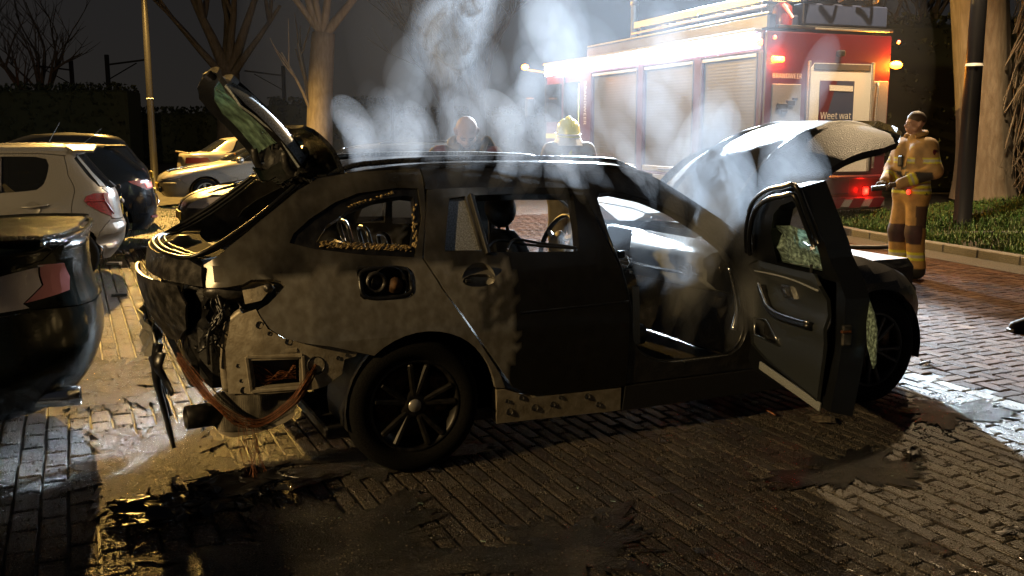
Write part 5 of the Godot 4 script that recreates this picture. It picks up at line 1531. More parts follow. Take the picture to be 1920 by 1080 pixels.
func silver_coupe() -> void:
	var h := Hull.new()
	h.t = [[0.2, -0.8, 3.25, 0.76, 4], [0.34, -0.9, 3.36, 0.83, 3.4], [0.5, -0.93, 3.4, 0.86, 3.2], [0.62, -0.92, 3.36, 0.865, 3.2], [0.72, -0.9, 3.22, 0.86, 3.2], [0.80, -0.88, 2.9, 0.85, 3.4], [0.88, -0.86, 2.5, 0.83, 3.8], [0.95, -0.8, 2.1, 0.79, 4.2], [1.1, -0.55, 1.75, 0.70, 4.2], [1.28, -0.2, 1.3, 0.60, 4], [1.35, 0.1, 1.05, 0.5, 3.6], [1.375, 0.5, 0.7, 0.02, 3]]
	var c := parked("silver_coupe", "silver car facing left with rounded bonnet, half hidden by the raised rear window", "car", 3.65, -17.6)
	var eye := h.ez([0.36, 0.60, 0.60, 0.58], false)
	eye.append_array(h.sx([3.0, 0.62, 2.72, 0.72, 2.72, 0.76, 3.0, 0.735]))
	eye.append_array(h.ez([0.5, 0.70], false))
	shell(c, h, M.silver, [["headlight", eye, M.clear_lens, 0.004, 0], ["windscreen", h.ez([0, 0.97, 0.72, 0.97, 0.55, 1.3, 0, 1.31], false), M.tinted, -0.004, 0], ["side_window", h.sx([-0.1, 0.97, 1.9, 0.95, 1.3, 1.27, 0.2, 1.28]), M.tinted, -0.005, 0]],
		[h.seam([2.35, 0.88, 2.8, 0.815, 3.15, 0.745], 0.006), h.seam([1.75, 0.3, 1.78, 0.6, 1.85, 0.93], 0.004), h.seam([0.0, 0.74, 0.36, 0.735], 0.005, true, false), h.seam([3.0, 0.60, 2.85, 0.48], 0.004)], [0.0, 2.45], 0.3)
	for sg in [1.0, -1.0]:
		obj("door_mirror", Mb.new().ball(Vector3(1.72, 0.99, sg * 0.90), Vector3(0.09, 0.075, 0.10), 14), M.silver, c)
	obj("lower_grille", Mb.new().box(Vector3(3.36, 0.36, 0), Vector3(0.06, 0.12, 0.8), 0.02), M.black, c)
	obj("bumper_strip", Mb.new().tube(curve(P3([3.05, 0.5, -0.72, 3.28, 0.5, -0.5, 3.39, 0.5, 0, 3.28, 0.5, 0.5, 3.05, 0.5, 0.72]), 5), 0.018, 6), M.silver, c)
	obj("number_plate", Mb.new().box(Vector3(3.405, 0.44, 0), Vector3(0.02, 0.11, 0.52), 0.004), M.plate, c)
	obj("parking_card", Mb.new().box(Vector3(1.72, 1.08, -0.2), Vector3(0.01, 0.08, 0.2), 0.003), M.amber_lens, c)

func dark_estate() -> void:
	var h := Hull.new()
	h.t = [[0.2, -0.9, 3.5, 0.80, 4], [0.34, -1.0, 3.62, 0.87, 3.5], [0.52, -1.04, 3.66, 0.90, 3.3], [0.66, -1.03, 3.62, 0.905, 3.3], [0.78, -1.0, 3.45, 0.90, 3.4], [0.88, -0.98, 3.05, 0.88, 3.6], [0.96, -0.95, 2.5, 0.86, 4], [1.02, -0.92, 2.15, 0.82, 4.2], [1.2, -0.75, 1.75, 0.72, 4.2], [1.36, -0.6, 1.3, 0.62, 4], [1.42, -0.5, 1.05, 0.54, 3.8], [1.45, -0.2, 0.8, 0.4, 3.4], [1.465, 0.3, 0.5, 0.02, 3]]
	var c := parked("dark_estate", "dark wet estate car facing left just beyond the burnt one", "car", 3.5, -8.7)
	var eye := h.ez([0.40, 0.62, 0.62, 0.62], false)
	eye.append_array(h.sx([3.2, 0.68, 2.95, 0.78, 3.2, 0.77]))
	eye.append_array(h.ez([0.5, 0.74], false))
	shell(c, h, M.dark_wet, [["headlight", eye, M.clear_lens, 0.004, 0], ["windscreen", h.ez([0, 1.04, 0.76, 1.04, 0.58, 1.37, 0, 1.38], false), M.tinted, -0.004, 0], ["side_window", h.sx([-0.6, 1.05, 1.95, 1.03, 1.35, 1.36, -0.3, 1.37]), M.tinted, -0.005, 0]],
		[h.seam([2.3, 0.975, 2.9, 0.9, 3.3, 0.81], 0.005)], [0.0, 2.75], 0.32)
	for sg in [1.0, -1.0]:
		obj("door_mirror", Mb.new().ball(Vector3(1.85, 1.06, sg * 0.98), Vector3(0.1, 0.08, 0.11), 14), M.dark_paint, c)
		obj("roof_rail", Mb.new().tube(curve(PackedVector3Array([Vector3(-0.45, 1.43, sg * 0.52), Vector3(0.2, 1.49, sg * 0.52), Vector3(0.95, 1.45, sg * 0.53)]), 6), 0.014, 6), M.black, c)
	obj("roof_pod", Mb.new().ball(Vector3(-0.35, 1.46, 0), Vector3(0.13, 0.045, 0.07), 14), M.silver, c)
	obj("aerial", Mb.new().tube(P3([-0.42, 1.48, 0, -0.62, 1.75, 0]), 0.005, 5), M.black, c)
	obj("number_plate", Mb.new().box(Vector3(3.665, 0.5, 0), Vector3(0.02, 0.11, 0.52), 0.004), M.plate, c)

func beige_saloon() -> void:
	var h := Hull.new()
	h.t = [[0.2, -0.9, 3.4, 0.80, 4], [0.4, -1.0, 3.5, 0.86, 3.6], [0.62, -1.02, 3.52, 0.88, 3.5], [0.8, -1.0, 3.3, 0.875, 3.6], [0.95, -0.97, 2.6, 0.85, 3.8], [1.04, -0.93, 2.1, 0.81, 4], [1.075, -0.5, 1.95, 0.75, 4.2], [1.2, -0.25, 1.7, 0.69, 4.2], [1.38, 0.05, 1.25, 0.60, 4], [1.45, 0.3, 1.0, 0.5, 3.6], [1.475, 0.6, 0.75, 0.02, 3]]
	var c := parked("beige_saloon", "pale saloon facing right behind the silver car, boot lip with red brake lamp", "car", 2.1, -21.5, false)
	shell(c, h, M.beige, [["rear_window", h.ez([0, 1.10, 0.64, 1.09, 0.54, 1.38, 0, 1.40]), M.tinted, -0.004, 0], ["side_window", h.sx([0.12, 1.06, 1.95, 1.04, 1.25, 1.38, 0.42, 1.38]), M.tinted, -0.005, 0], ["tail_lamp", h.ez([0.55, 0.80, 0.82, 0.80, 0.80, 0.95, 0.58, 0.95]), M.red_lens, 0.004, 0]], [], [0.0, 2.65], 0.31)
	obj("boot_spoiler", Mb.new().tube(curve(P3([-0.80, 1.06, -0.76, -0.97, 1.09, -0.5, -1.02, 1.1, 0, -0.97, 1.09, 0.5, -0.80, 1.06, 0.76]), 5), 0.03, 8, true, 0.6), M.beige, c)
	obj("brake_lamp", Mb.new().box(Vector3(-1.035, 1.085, 0), Vector3(0.02, 0.02, 0.4), 0.004), M.red_lens, c)
	obj("roof_rail", Mb.new().bar(Vector3(0.5, 1.475, -0.45), Vector3(0.9, 1.475, -0.45), 0.02, 0.02), M.black, c)

# ---------------------------------------------------------------- the fire engine (x forward from its tail, z from its left side to its right)
func ribbed(x0: float, x1: float, y0: float, y1: float, z: float, n: int) -> Mb:
	var r := []
	for i in n * 4 + 1:
		var y := lerpf(y0, y1, float(i) / (n * 4))
		var d := 0.0015 * absf(sin(PI * i / 4.0))
		r.append(PackedVector3Array([Vector3(x0, y, z - d), Vector3(x1, y, z - d)]))
	return Mb.new().rows(r)

func fire_engine() -> void:
	var t := thing("fire_engine", "red fire engine with grey roller shutters, glowing side light strip and amber lamps", "fire engine", TRUCK)
	# side: a red frame with three roller shutters
	var frame := Mb.new()
	for q in [[-0.02, 0.10], [1.80, 2.06], [3.96, 4.22], [6.38, 7.0]]:
		frame.box(Vector3((q[0] + q[1]) / 2, 1.85, 0.04), Vector3(q[1] - q[0], 2.1, 0.12), 0.02)
	frame.box(Vector3(3.5, 3.04, 0.05), Vector3(7.0, 0.34, 0.14), 0.02)
	frame.box(Vector3(3.5, 0.66, 0.05), Vector3(7.0, 0.36, 0.12), 0.02)
	obj("side_frame", frame, M.red, t)
	for q in [[0.10, 1.80], [2.06, 3.96], [4.22, 6.38]]:
		var s := obj("roller_shutter", ribbed(q[0], q[1], 0.92, 2.86, 0.05, 36), M.shutter, t)
		obj("shutter_head", Mb.new().box(Vector3((q[0] + q[1]) / 2, 2.835, 0.015), Vector3(q[1] - q[0] - 0.02, 0.06, 0.05), 0.01), M.alu, s)
		obj("shutter_bar", Mb.new().box(Vector3((q[0] + q[1]) / 2, 0.90, 0.01), Vector3(q[1] - q[0] - 0.02, 0.11, 0.04), 0.012), M.alu, s)
		obj("bar_handle", Mb.new().box(Vector3((q[0] + q[1]) / 2, 0.90, -0.025), Vector3(0.5, 0.03, 0.03), 0.01), M.black, s)
		obj("guide_rail", Mb.new().box(Vector3(q[0] + 0.02, 1.87, 0.0), Vector3(0.04, 2.0, 0.05), 0.006), M.black, s)
	obj("body_box", Mb.new().box(Vector3(3.55, 1.75, 1.28), Vector3(6.9, 2.85, 2.34), 0.03), M.red, t)
	obj("chassis", Mb.new().box(Vector3(4.6, 0.52, 1.28), Vector3(9.0, 0.36, 1.9), 0.04), M.black, t)
	for x in [2.0, 7.4]:
		for sg in [-1.0, 1.0]:
			wheel(t, Vector3(x, 0.5, 1.28 + sg * 1.08), 0.5, 0.3, sg, 8, false, 0.1, M.grey)
	for q in [[0.4, 1.3], [2.7, 4.3], [4.6, 6.2]]:
		obj("lower_locker", Mb.new().box(Vector3((q[0] + q[1]) / 2, 0.62, -0.02), Vector3(q[1] - q[0], 0.34, 0.03), 0.01), M.grey, t)
	# light strip under the roof edge
	obj("light_strip", Mb.new().box(Vector3(4.5, 3.06, -0.08), Vector3(8.8, 0.24, 0.06), 0.02), M.strip_glow, t)
	obj("strip_housing", Mb.new().box(Vector3(4.5, 3.22, -0.05), Vector3(8.9, 0.05, 0.14), 0.01), M.grey, t)
	# cab
	obj("cab", Mb.new().box(Vector3(8.2, 1.8, 1.28), Vector3(2.4, 2.5, 2.4), 0.12), M.red, t)
	for q in [[7.15, 8.05], [8.25, 9.2]]:
		obj("cab_window", Mb.new().box(Vector3((q[0] + q[1]) / 2, 2.3, 0.06), Vector3(q[1] - q[0], 0.9, 0.03), 0.02), M.tinted, t)
		obj("cab_door_frame", Mb.new().box(Vector3(q[1] + 0.03, 1.9, 0.065), Vector3(0.04, 2.0, 0.04), 0.01), M.black, t)
		obj("reflective_stripe", Mb.new().box(Vector3((q[0] + q[1]) / 2, 1.5, 0.07), Vector3(q[1] - q[0], 0.12, 0.02), 0.004), M.lime, t)
	obj("grab_rail", Mb.new().tube(P3([7.08, 1.0, 0.0, 7.08, 2.7, 0.0]), 0.018, 8), M.lime, t)
	obj("cab_roof_bar", Mb.new().box(Vector3(8.4, 3.14, 1.28), Vector3(0.4, 0.16, 2.0), 0.05), M.navy, t)
	obj("mirror", Mb.new().box(Vector3(9.5, 2.2, -0.25), Vector3(0.12, 0.5, 0.25), 0.04), M.black, t)
	obj("front_amber_lamp", Mb.new().ball(Vector3(9.6, 3.2, -0.35), Vector3(0.09, 0.07, 0.09), 12), M.amber_flash, t)
	obj("lamp_arm", Mb.new().tube(P3([9.3, 3.05, 0.2, 9.55, 3.12, -0.3]), 0.03, 8), M.black, t)
	obj("cab_step", Mb.new().box(Vector3(8.2, 0.5, 0.1), Vector3(1.8, 0.1, 0.3), 0.02), M.alu, t)
	# roof: lockers, ladder, mast
	obj("roof_locker", Mb.new().box(Vector3(3.5, 3.36, 0.42), Vector3(6.9, 0.24, 0.6), 0.03), M.navy, t)
	obj("locker_edge", Mb.new().box(Vector3(3.5, 3.50, 0.16), Vector3(6.9, 0.035, 0.06), 0.008), M.alu, t)
	obj("roof_rail", Mb.new().tube(P3([0.2, 3.62, 0.2, 4.9, 3.60, 0.2]), 0.028, 8), M.alu, t)
	var ld := obj("ladder", Mb.new().box(Vector3(2.35, 3.78, 0.32), Vector3(5.3, 0.15, 0.07), 0.015), M.alu, t)
	obj("ladder_stile", Mb.new().box(Vector3(2.35, 3.78, 0.85), Vector3(5.3, 0.15, 0.07), 0.015), M.alu, ld)
	for i in 17:
		obj("ladder_rung", Mb.new().tube(PackedVector3Array([Vector3(0.0 + i * 0.3, 3.78, 0.34), Vector3(0.0 + i * 0.3, 3.78, 0.83)]), 0.018, 6), M.alu, ld)
	for x in [0.4, 2.4, 4.6]:
		obj("ladder_rest", Mb.new().box(Vector3(x, 3.6, 0.58), Vector3(0.08, 0.24, 0.7), 0.02), M.black, t)
	var mast := obj("light_mast", Mb.new().tube(P3([6.2, 3.1, 0.92, 6.2, 4.4, 0.92]), 0.075, 14), M.alu, t)
	obj("mast_section", Mb.new().tube(P3([6.2, 4.4, 0.92, 6.2, 5.6, 0.92]), 0.055, 14), M.alu, mast)
	obj("mast_collar", Mb.new().lathe([[0.075, -0.05], [0.09, -0.04], [0.09, 0.04], [0.055, 0.06]], Vector3(6.2, 4.4, 0.92), Vector3.UP, 16), M.alu, mast)
	obj("mast_top", Mb.new().tube(P3([6.2, 5.6, 0.92, 6.2, 6.6, 0.92]), 0.04, 12), M.alu, mast)
	var inv := TRUCK.affine_inverse()
	for k in 2:
		var q: Vector3 = inv * (MAST_TOP + Vector3(0.3 * (k * 2 - 1), 0, 0))
		var to: Vector3 = (inv.basis * (Vector3(2.2, 0.2, -5.0) - MAST_TOP)).normalized()
		var s := to.cross(Vector3.UP).normalized()
		var fb := Basis(s, s.cross(to), -to)
		obj("floodlight", Mb.new().box(q, Vector3(0.42, 0.26, 0.14), 0.02, fb), M.black, mast)
		obj("floodlight_lens", Mb.new().box(q + to * 0.08, Vector3(0.36, 0.2, 0.02), 0.006, fb), M.flood_glow, mast)
	# tail
	obj("rear_panel", Mb.new().box(Vector3(0.0, 1.75, 1.28), Vector3(0.1, 2.9, 2.5), 0.02), M.red, t)
	var door := Mb.new()
	door.prism(P2([0.88, 0.95, 2.12, 0.95, 2.12, 2.72, 0.98, 2.72, 0.88, 2.60]), Transform3D(Basis(Vector3(0, 0, 1), Vector3.UP, Vector3(-1, 0, 0)), Vector3(-0.05, 0, 0)), 0.03)
	var rd := obj("rear_shutter", door, M.white, t)
	obj("door_header", Mb.new().box(Vector3(-0.085, 2.66, 1.52), Vector3(0.02, 0.10, 1.14), 0.006), M.shutter, rd)
	for z in [0.86, 2.14]:
		obj("door_rail", Mb.new().box(Vector3(-0.08, 1.85, z), Vector3(0.05, 1.8, 0.05), 0.01), M.alu, rd)
	# poster on the rear shutter
	var rb := Basis(Vector3(0, 0, 1), Vector3.UP, Vector3(-1, 0, 0))
	var po := obj("poster", Mb.new().prism(P2([1.08, 1.45, 1.77, 1.45, 1.77, 2.44, 1.08, 2.44]), Transform3D(rb, Vector3(-0.082, 0, 0)), 0.006), M.navy, t)
	obj("poster_red_corner", Mb.new().prism(P2([1.08, 1.75, 1.20, 1.75, 1.42, 2.44, 1.08, 2.44]), Transform3D(rb, Vector3(-0.0885, 0, 0)), 0.004), M.red, po)
	obj("poster_title_band", Mb.new().prism(P2([1.27, 2.28, 1.74, 2.27, 1.74, 2.36, 1.26, 2.37]), Transform3D(rb, Vector3(-0.093, 0, 0)), 0.004), M.white, po)
	plate_text("Weet wat", M.white, 0.15, Transform3D(rb, Vector3(-0.094, 1.87, 1.42)), "poster_words", po)
	obj("poster_word_band", Mb.new().prism(P2([1.12, 1.55, 1.60, 1.55, 1.60, 1.72, 1.12, 1.72]), Transform3D(rb, Vector3(-0.0885, 0, 0)), 0.004), M.white, po)
	plate_text("BRANDWEER", M.white, 0.10, Transform3D(rb, Vector3(-0.052, 2.50, 0.46)), "rear_lettering", t)
	plate_text("BRANDWEER", M.white, 0.17, Transform3D(Basis(Vector3(0, -1, 0), Vector3(-1, 0, 0), Vector3(0, 0, -1)), Vector3(6.7, 2.25, -0.022)), "side_lettering", t)
	obj("left_panel", Mb.new().box(Vector3(-0.06, 1.95, 0.45), Vector3(0.03, 0.85, 0.56), 0.01), M.grey, t)
	for q in [[2.02, 0.36, 0.2], [2.08, 0.52, 0.16], [1.94, 0.40, 0.12], [2.14, 0.6, 0.1]]:
		obj("panel_fitting", Mb.new().box(Vector3(-0.09, q[0], q[1]), Vector3(0.04, q[2] * 0.5, q[2]), 0.01), M.black, t)
	obj("right_panel", Mb.new().box(Vector3(-0.06, 1.85, 2.34), Vector3(0.03, 1.2, 0.3), 0.01), M.grey, t)
	obj("hand_rail", Mb.new().tube(curve(P3([-0.06, 2.42, 2.26, -0.14, 2.36, 2.22, -0.14, 2.0, 2.2, -0.14, 1.0, 2.2]), 5), 0.022, 8), M.alu, t)
	obj("rear_camera", Mb.new().box(Vector3(-0.1, 2.88, 1.45), Vector3(0.12, 0.1, 0.12), 0.02), M.black, t)
	obj("left_amber_lamp", Mb.new().box(Vector3(-0.085, 2.76, 0.24), Vector3(0.06, 0.09, 0.24), 0.02), M.amber_glow, t)
	obj("corner_amber_lamp", Mb.new().box(Vector3(0.06, 3.02, -0.06), Vector3(0.26, 0.10, 0.05), 0.02), M.amber_glow, t)
	obj("right_amber_lamp", Mb.new().ball(Vector3(-0.12, 2.72, 2.58), Vector3(0.07, 0.065, 0.12), 14), M.amber_flash, t)
	for z in [0.17, 2.64]:
		obj("red_marker_lamp", Mb.new().ball(Vector3(-0.08, 3.10, z), Vector3(0.03, 0.035, 0.035), 10), M.red_glow, t)
	for z in [0.5, 2.1]:
		obj("tail_lamp", Mb.new().box(Vector3(-0.12, 0.62, z), Vector3(0.04, 0.14, 0.12), 0.02), M.red_glow if z > 1 else M.red_lens, t)
	obj("rear_bumper", Mb.new().box(Vector3(-0.06, 0.42, 1.28), Vector3(0.16, 0.2, 2.5), 0.04), M.grey, t)
	for k in 6:
		var z := 0.24 + 0.42 * k
		obj("bumper_chevron", Mb.new().prism(P2([z - 0.18, 0.34, z + 0.06, 0.34, z + 0.16, 0.50, z - 0.08, 0.50]), Transform3D(rb, Vector3(-0.143, 0, 0)), 0.004), M.red, t)
	obj("rear_step", Mb.new().box(Vector3(-0.1, 0.86, 1.28), Vector3(0.3, 0.06, 2.4), 0.02), M.red, t)
	obj("pump_bay", Mb.new().box(Vector3(-0.055, 0.70, 1.1), Vector3(0.03, 0.26, 1.4), 0.01), M.navy, t)
	# gear on the roof over the tail
	obj("roof_shelf", Mb.new().box(Vector3(0.2, 3.28, 1.4), Vector3(0.5, 0.05, 2.3), 0.01), M.black, t)
	obj("roof_gallery", Mb.new().box(Vector3(0.15, 3.50, 1.6), Vector3(0.3, 0.34, 1.7), 0.02), M.navy, t)
	for q in [[0.95, 0.2], [1.25, 0.25], [1.62, 0.22], [2.0, 0.26]]:
		obj("roof_box", Mb.new().box(Vector3(0.05, 3.86, q[0]), Vector3(0.3, 0.18, q[1]), 0.03), M.alu, t)
	for z in [1.1, 1.8]:
		obj("ladder_heel", Mb.new().tube(curve(PackedVector3Array([Vector3(-0.1, 3.75, z), Vector3(-0.22, 3.9, z + 0.1), Vector3(-0.2, 3.75, z + 0.25), Vector3(-0.05, 3.72, z + 0.3)]), 5), 0.03, 8), M.grey, t)
	obj("red_lit_housing", Mb.new().lathe([[0.16, 0], [0.17, 0.1], [0.15, 0.3], [0.08, 0.36], [0, 0.37]], Vector3(0.1, 3.3, 0.42), Vector3.UP, 20), M.red_lens, t)  # red-lit object; its red light is put into the lens colour
	obj("red_glow_tube", Mb.new().tube(P3([-0.06, 3.42, 0.5, -0.06, 3.62, 0.32]), 0.025, 8), M.red_glow, t)  # glowing tube standing for the red light on that object
	obj("gallery_edge", Mb.new().box(Vector3(-0.06, 3.26, 1.7), Vector3(0.03, 0.03, 1.5), 0.006), M.alu, t)

# ---------------------------------------------------------------- people: joints with radii, joined smoothly and meshed as surface nets
func blob(mb: Mb, bones: Array, cell: float, k: float, color: Callable, xf: Transform3D) -> void:
	var lo := Vector3.ONE * 1e9
	var hi := -lo
	for b in bones:
		for e in 2:
			var r: float = b[2 + e] + cell * 3
			lo = lo.min(b[e] - Vector3.ONE * r)
			hi = hi.max(b[e] + Vector3.ONE * r)
	var n := Vector3i(((hi - lo) / cell).ceil()) + Vector3i.ONE
	var f := PackedFloat32Array()
	f.resize(n.x * n.y * n.z)
	f.fill(1.0)
	for b in bones:
		var a: Vector3 = b[0]
		var ab: Vector3 = b[1] - a
		var ra: float = b[2]
		var rb: float = b[3]
		var l2 := maxf(ab.length_squared(), 1e-8)
		var m := maxf(ra, rb) + k + cell * 2
		var i0 := Vector3i(((a.min(b[1]) - Vector3.ONE * m - lo) / cell).floor()).clamp(Vector3i.ZERO, n - Vector3i.ONE)
		var i1 := Vector3i(((a.max(b[1]) + Vector3.ONE * m - lo) / cell).ceil()).clamp(Vector3i.ZERO, n - Vector3i.ONE)
		for z in range(i0.z, i1.z + 1):
			for y in range(i0.y, i1.y + 1):
				var at := (z * n.y + y) * n.x
				for x in range(i0.x, i1.x + 1):
					var p := lo + Vector3(x, y, z) * cell - a
					var t := clampf(p.dot(ab) / l2, 0.0, 1.0)
					var d := (p - ab * t).length() - lerpf(ra, rb, t)
					var o := f[at + x]
					var h := maxf(k - absf(d - o), 0.0) / k
					f[at + x] = minf(d, o) - h * h * k * 0.25
	var idx := {}
	var vs := PackedVector3Array()
	var corner := [Vector3i(0, 0, 0), Vector3i(1, 0, 0), Vector3i(0, 1, 0), Vector3i(1, 1, 0), Vector3i(0, 0, 1), Vector3i(1, 0, 1), Vector3i(0, 1, 1), Vector3i(1, 1, 1)]
	var edge := [[0, 1], [2, 3], [4, 5], [6, 7], [0, 2], [1, 3], [4, 6], [5, 7], [0, 4], [1, 5], [2, 6], [3, 7]]
	var off := PackedInt32Array()
	for c in corner: off.append((c.z * n.y + c.y) * n.x + c.x)
	for z in n.z - 1:
		for y in n.y - 1:
			var at := (z * n.y + y) * n.x
			for x in n.x - 1:
				var i := at + x
				var s := 0
				for c in 8:
					if f[i + off[c]] < 0.0: s += 1
				if s == 0 or s == 8: continue
				var p := Vector3.ZERO
				var m := 0
				for e in edge:
					var d0 := f[i + off[e[0]]]
					var d1 := f[i + off[e[1]]]
					if (d0 < 0.0) != (d1 < 0.0):
						p += Vector3(corner[e[0]]).lerp(Vector3(corner[e[1]]), d0 / (d0 - d1))
						m += 1
				idx[i] = vs.size()
				vs.append(lo + (Vector3(x, y, z) + p / m) * cell)
	var sx := 1
	var sy := n.x
	var sz := n.x * n.y
	mb.st.set_smooth_group(0)
	for i in idx:
		for q in [[sx, sy, sz], [sy, sz, sx], [sz, sx, sy]]:
			# the quad round the edge from this cell's first corner along q[0]
			var d0 := f[i]
			var d1 := f[i + q[0]]
			if (d0 < 0.0) == (d1 < 0.0): continue
			var c := [i, i - q[1], i - q[1] - q[2], i - q[2]]
			if not (idx.has(c[1]) and idx.has(c[2]) and idx.has(c[3])): continue
			if d0 >= 0.0: c.reverse()
			var w := []
			for j in 4: w.append(vs[idx[c[j]]])
			for j in [0, 2, 1, 0, 3, 2]:
				mb.st.set_color(color.call(w[j]))
				mb.st.add_vertex(xf * w[j])

func V(x: float, y: float, z: float) -> Vector3:
	return Vector3(x, y, z)

func hand_bones(w: Vector3, d: Vector3, up: Vector3, out: Vector3) -> Array:
	# wrist, direction, back of the hand, thumb side
	var b := [[w, w + d * 0.09, 0.026, 0.03], [w + d * 0.04 + out * 0.02, w + d * 0.09 + out * 0.025, 0.022, 0.02]]
	for i in 4:
		var o: Vector3 = out * (0.030 - 0.02 * i)
		var l: float = [0.036, 0.041, 0.037, 0.029][i]
		var a := w + d * 0.095 + o
		var c := a + (d * 0.8 - up * 0.6) * l
		var e := c + (d * 0.1 - up) * l * 0.8
		b.append_array([[a, c, 0.0105, 0.0095], [c, e, 0.0095, 0.008]])
	var t := w + d * 0.03 + out * 0.035
	b.append_array([[t, t + d * 0.035 + out * 0.02 - up * 0.01, 0.013, 0.011], [t + d * 0.035 + out * 0.02 - up * 0.01, t + d * 0.065 + out * 0.012 - up * 0.025, 0.011, 0.009]])
	return b

func head_bones() -> Array:
	# origin at the base of the skull, face towards +z, about 0.24 tall
	return [[V(0, 0.085, -0.022), V(0, 0.10, 0.012), 0.082, 0.078], [V(0, 0.0, 0.03), V(0, 0.05, 0.035), 0.05, 0.06], [V(0, -0.035, 0.062), V(0, -0.02, 0.055), 0.026, 0.036], [V(-0.045, -0.005, 0.02), V(0.045, -0.005, 0.02), 0.034, 0.034],
		[V(0, 0.055, 0.096), V(0, 0.024, 0.112), 0.009, 0.014], [V(-0.014, 0.02, 0.098), V(0.014, 0.02, 0.098), 0.010, 0.010], [V(-0.045, 0.066, 0.074), V(0.045, 0.066, 0.074), 0.016, 0.016],
		[V(-0.02, -0.006, 0.089), V(0.02, -0.006, 0.089), 0.009, 0.009], [V(-0.018, -0.018, 0.086), V(0.018, -0.018, 0.086), 0.009, 0.009], [V(-0.038, 0.015, 0.06), V(-0.03, 0.02, 0.066), 0.026, 0.026], [V(0.038, 0.015, 0.06), V(0.03, 0.02, 0.066), 0.026, 0.026],
		[V(-0.082, 0.03, -0.008), V(-0.088, 0.062, -0.016), 0.012, 0.016], [V(0.082, 0.03, -0.008), V(0.088, 0.062, -0.016), 0.012, 0.016]]

func face_color(p: Vector3, skin: Color) -> Color:
	if absf(p.y - 0.047) < 0.007 and absf(absf(p.x) - 0.032) < 0.014 and p.z > 0.06: return skin * 0.25
	if absf(p.y - 0.066) < 0.006 and absf(absf(p.x) - 0.034) < 0.022 and p.z > 0.06: return skin * 0.4
	if absf(p.y + 0.012) < 0.005 and absf(p.x) < 0.024 and p.z > 0.07: return skin * Color(0.75, 0.5, 0.5)
	return skin

func person(called: String, label: String, t: Transform3D, bones: Array, hands: Array, head: Transform3D, color: Callable, skin: Color, glove: Color, cell: float) -> Node3D:
	var o := thing(called, label, "person", t)
	var mb := Mb.new()
	blob(mb, bones, cell, 0.05, color, Transform3D())
	for h in hands:
		blob(mb, h, 0.005, 0.008, func(_p: Vector3) -> Color: return glove, Transform3D())
	var hb := head_bones()
	hb.append([V(0, -0.10, -0.02), V(0, 0.02, -0.01), 0.058, 0.055])
	blob(mb, hb, 0.006, 0.022, func(p: Vector3) -> Color: return face_color(p, skin), head)
	obj("body", mb, M.figure, o)
	return o

func stand_bones(wide := 1.0) -> Array:
	return [[V(-0.09, 0.95, 0), V(0.09, 0.95, 0), 0.15 * wide, 0.15 * wide], [V(-0.07, 0.98, 0.01), V(-0.12, 1.40, 0.0), 0.15 * wide, 0.14], [V(0.07, 0.98, 0.01), V(0.12, 1.40, 0.0), 0.15 * wide, 0.14], [V(-0.19, 1.46, -0.02), V(0.19, 1.46, -0.02), 0.085, 0.085], [V(0, 1.48, -0.02), V(0, 1.55, -0.01), 0.085, 0.075],
		[V(0.10, 0.90, 0.0), V(0.13, 0.52, 0.03), 0.13 * wide, 0.10], [V(0.13, 0.52, 0.03), V(0.14, 0.15, -0.01), 0.10, 0.092], [V(-0.10, 0.90, 0.0), V(-0.12, 0.52, 0.05), 0.13 * wide, 0.10], [V(-0.12, 0.52, 0.05), V(-0.13, 0.15, 0.02), 0.10, 0.092],
		[V(0.14, 0.075, -0.04), V(0.15, 0.055, 0.14), 0.065, 0.052], [V(-0.13, 0.075, -0.01), V(-0.15, 0.055, 0.17), 0.065, 0.052], [V(0.14, 0.15, -0.02), V(0.14, 0.08, -0.03), 0.075, 0.065], [V(-0.13, 0.15, 0.01), V(-0.13, 0.08, 0.0), 0.075, 0.065]]

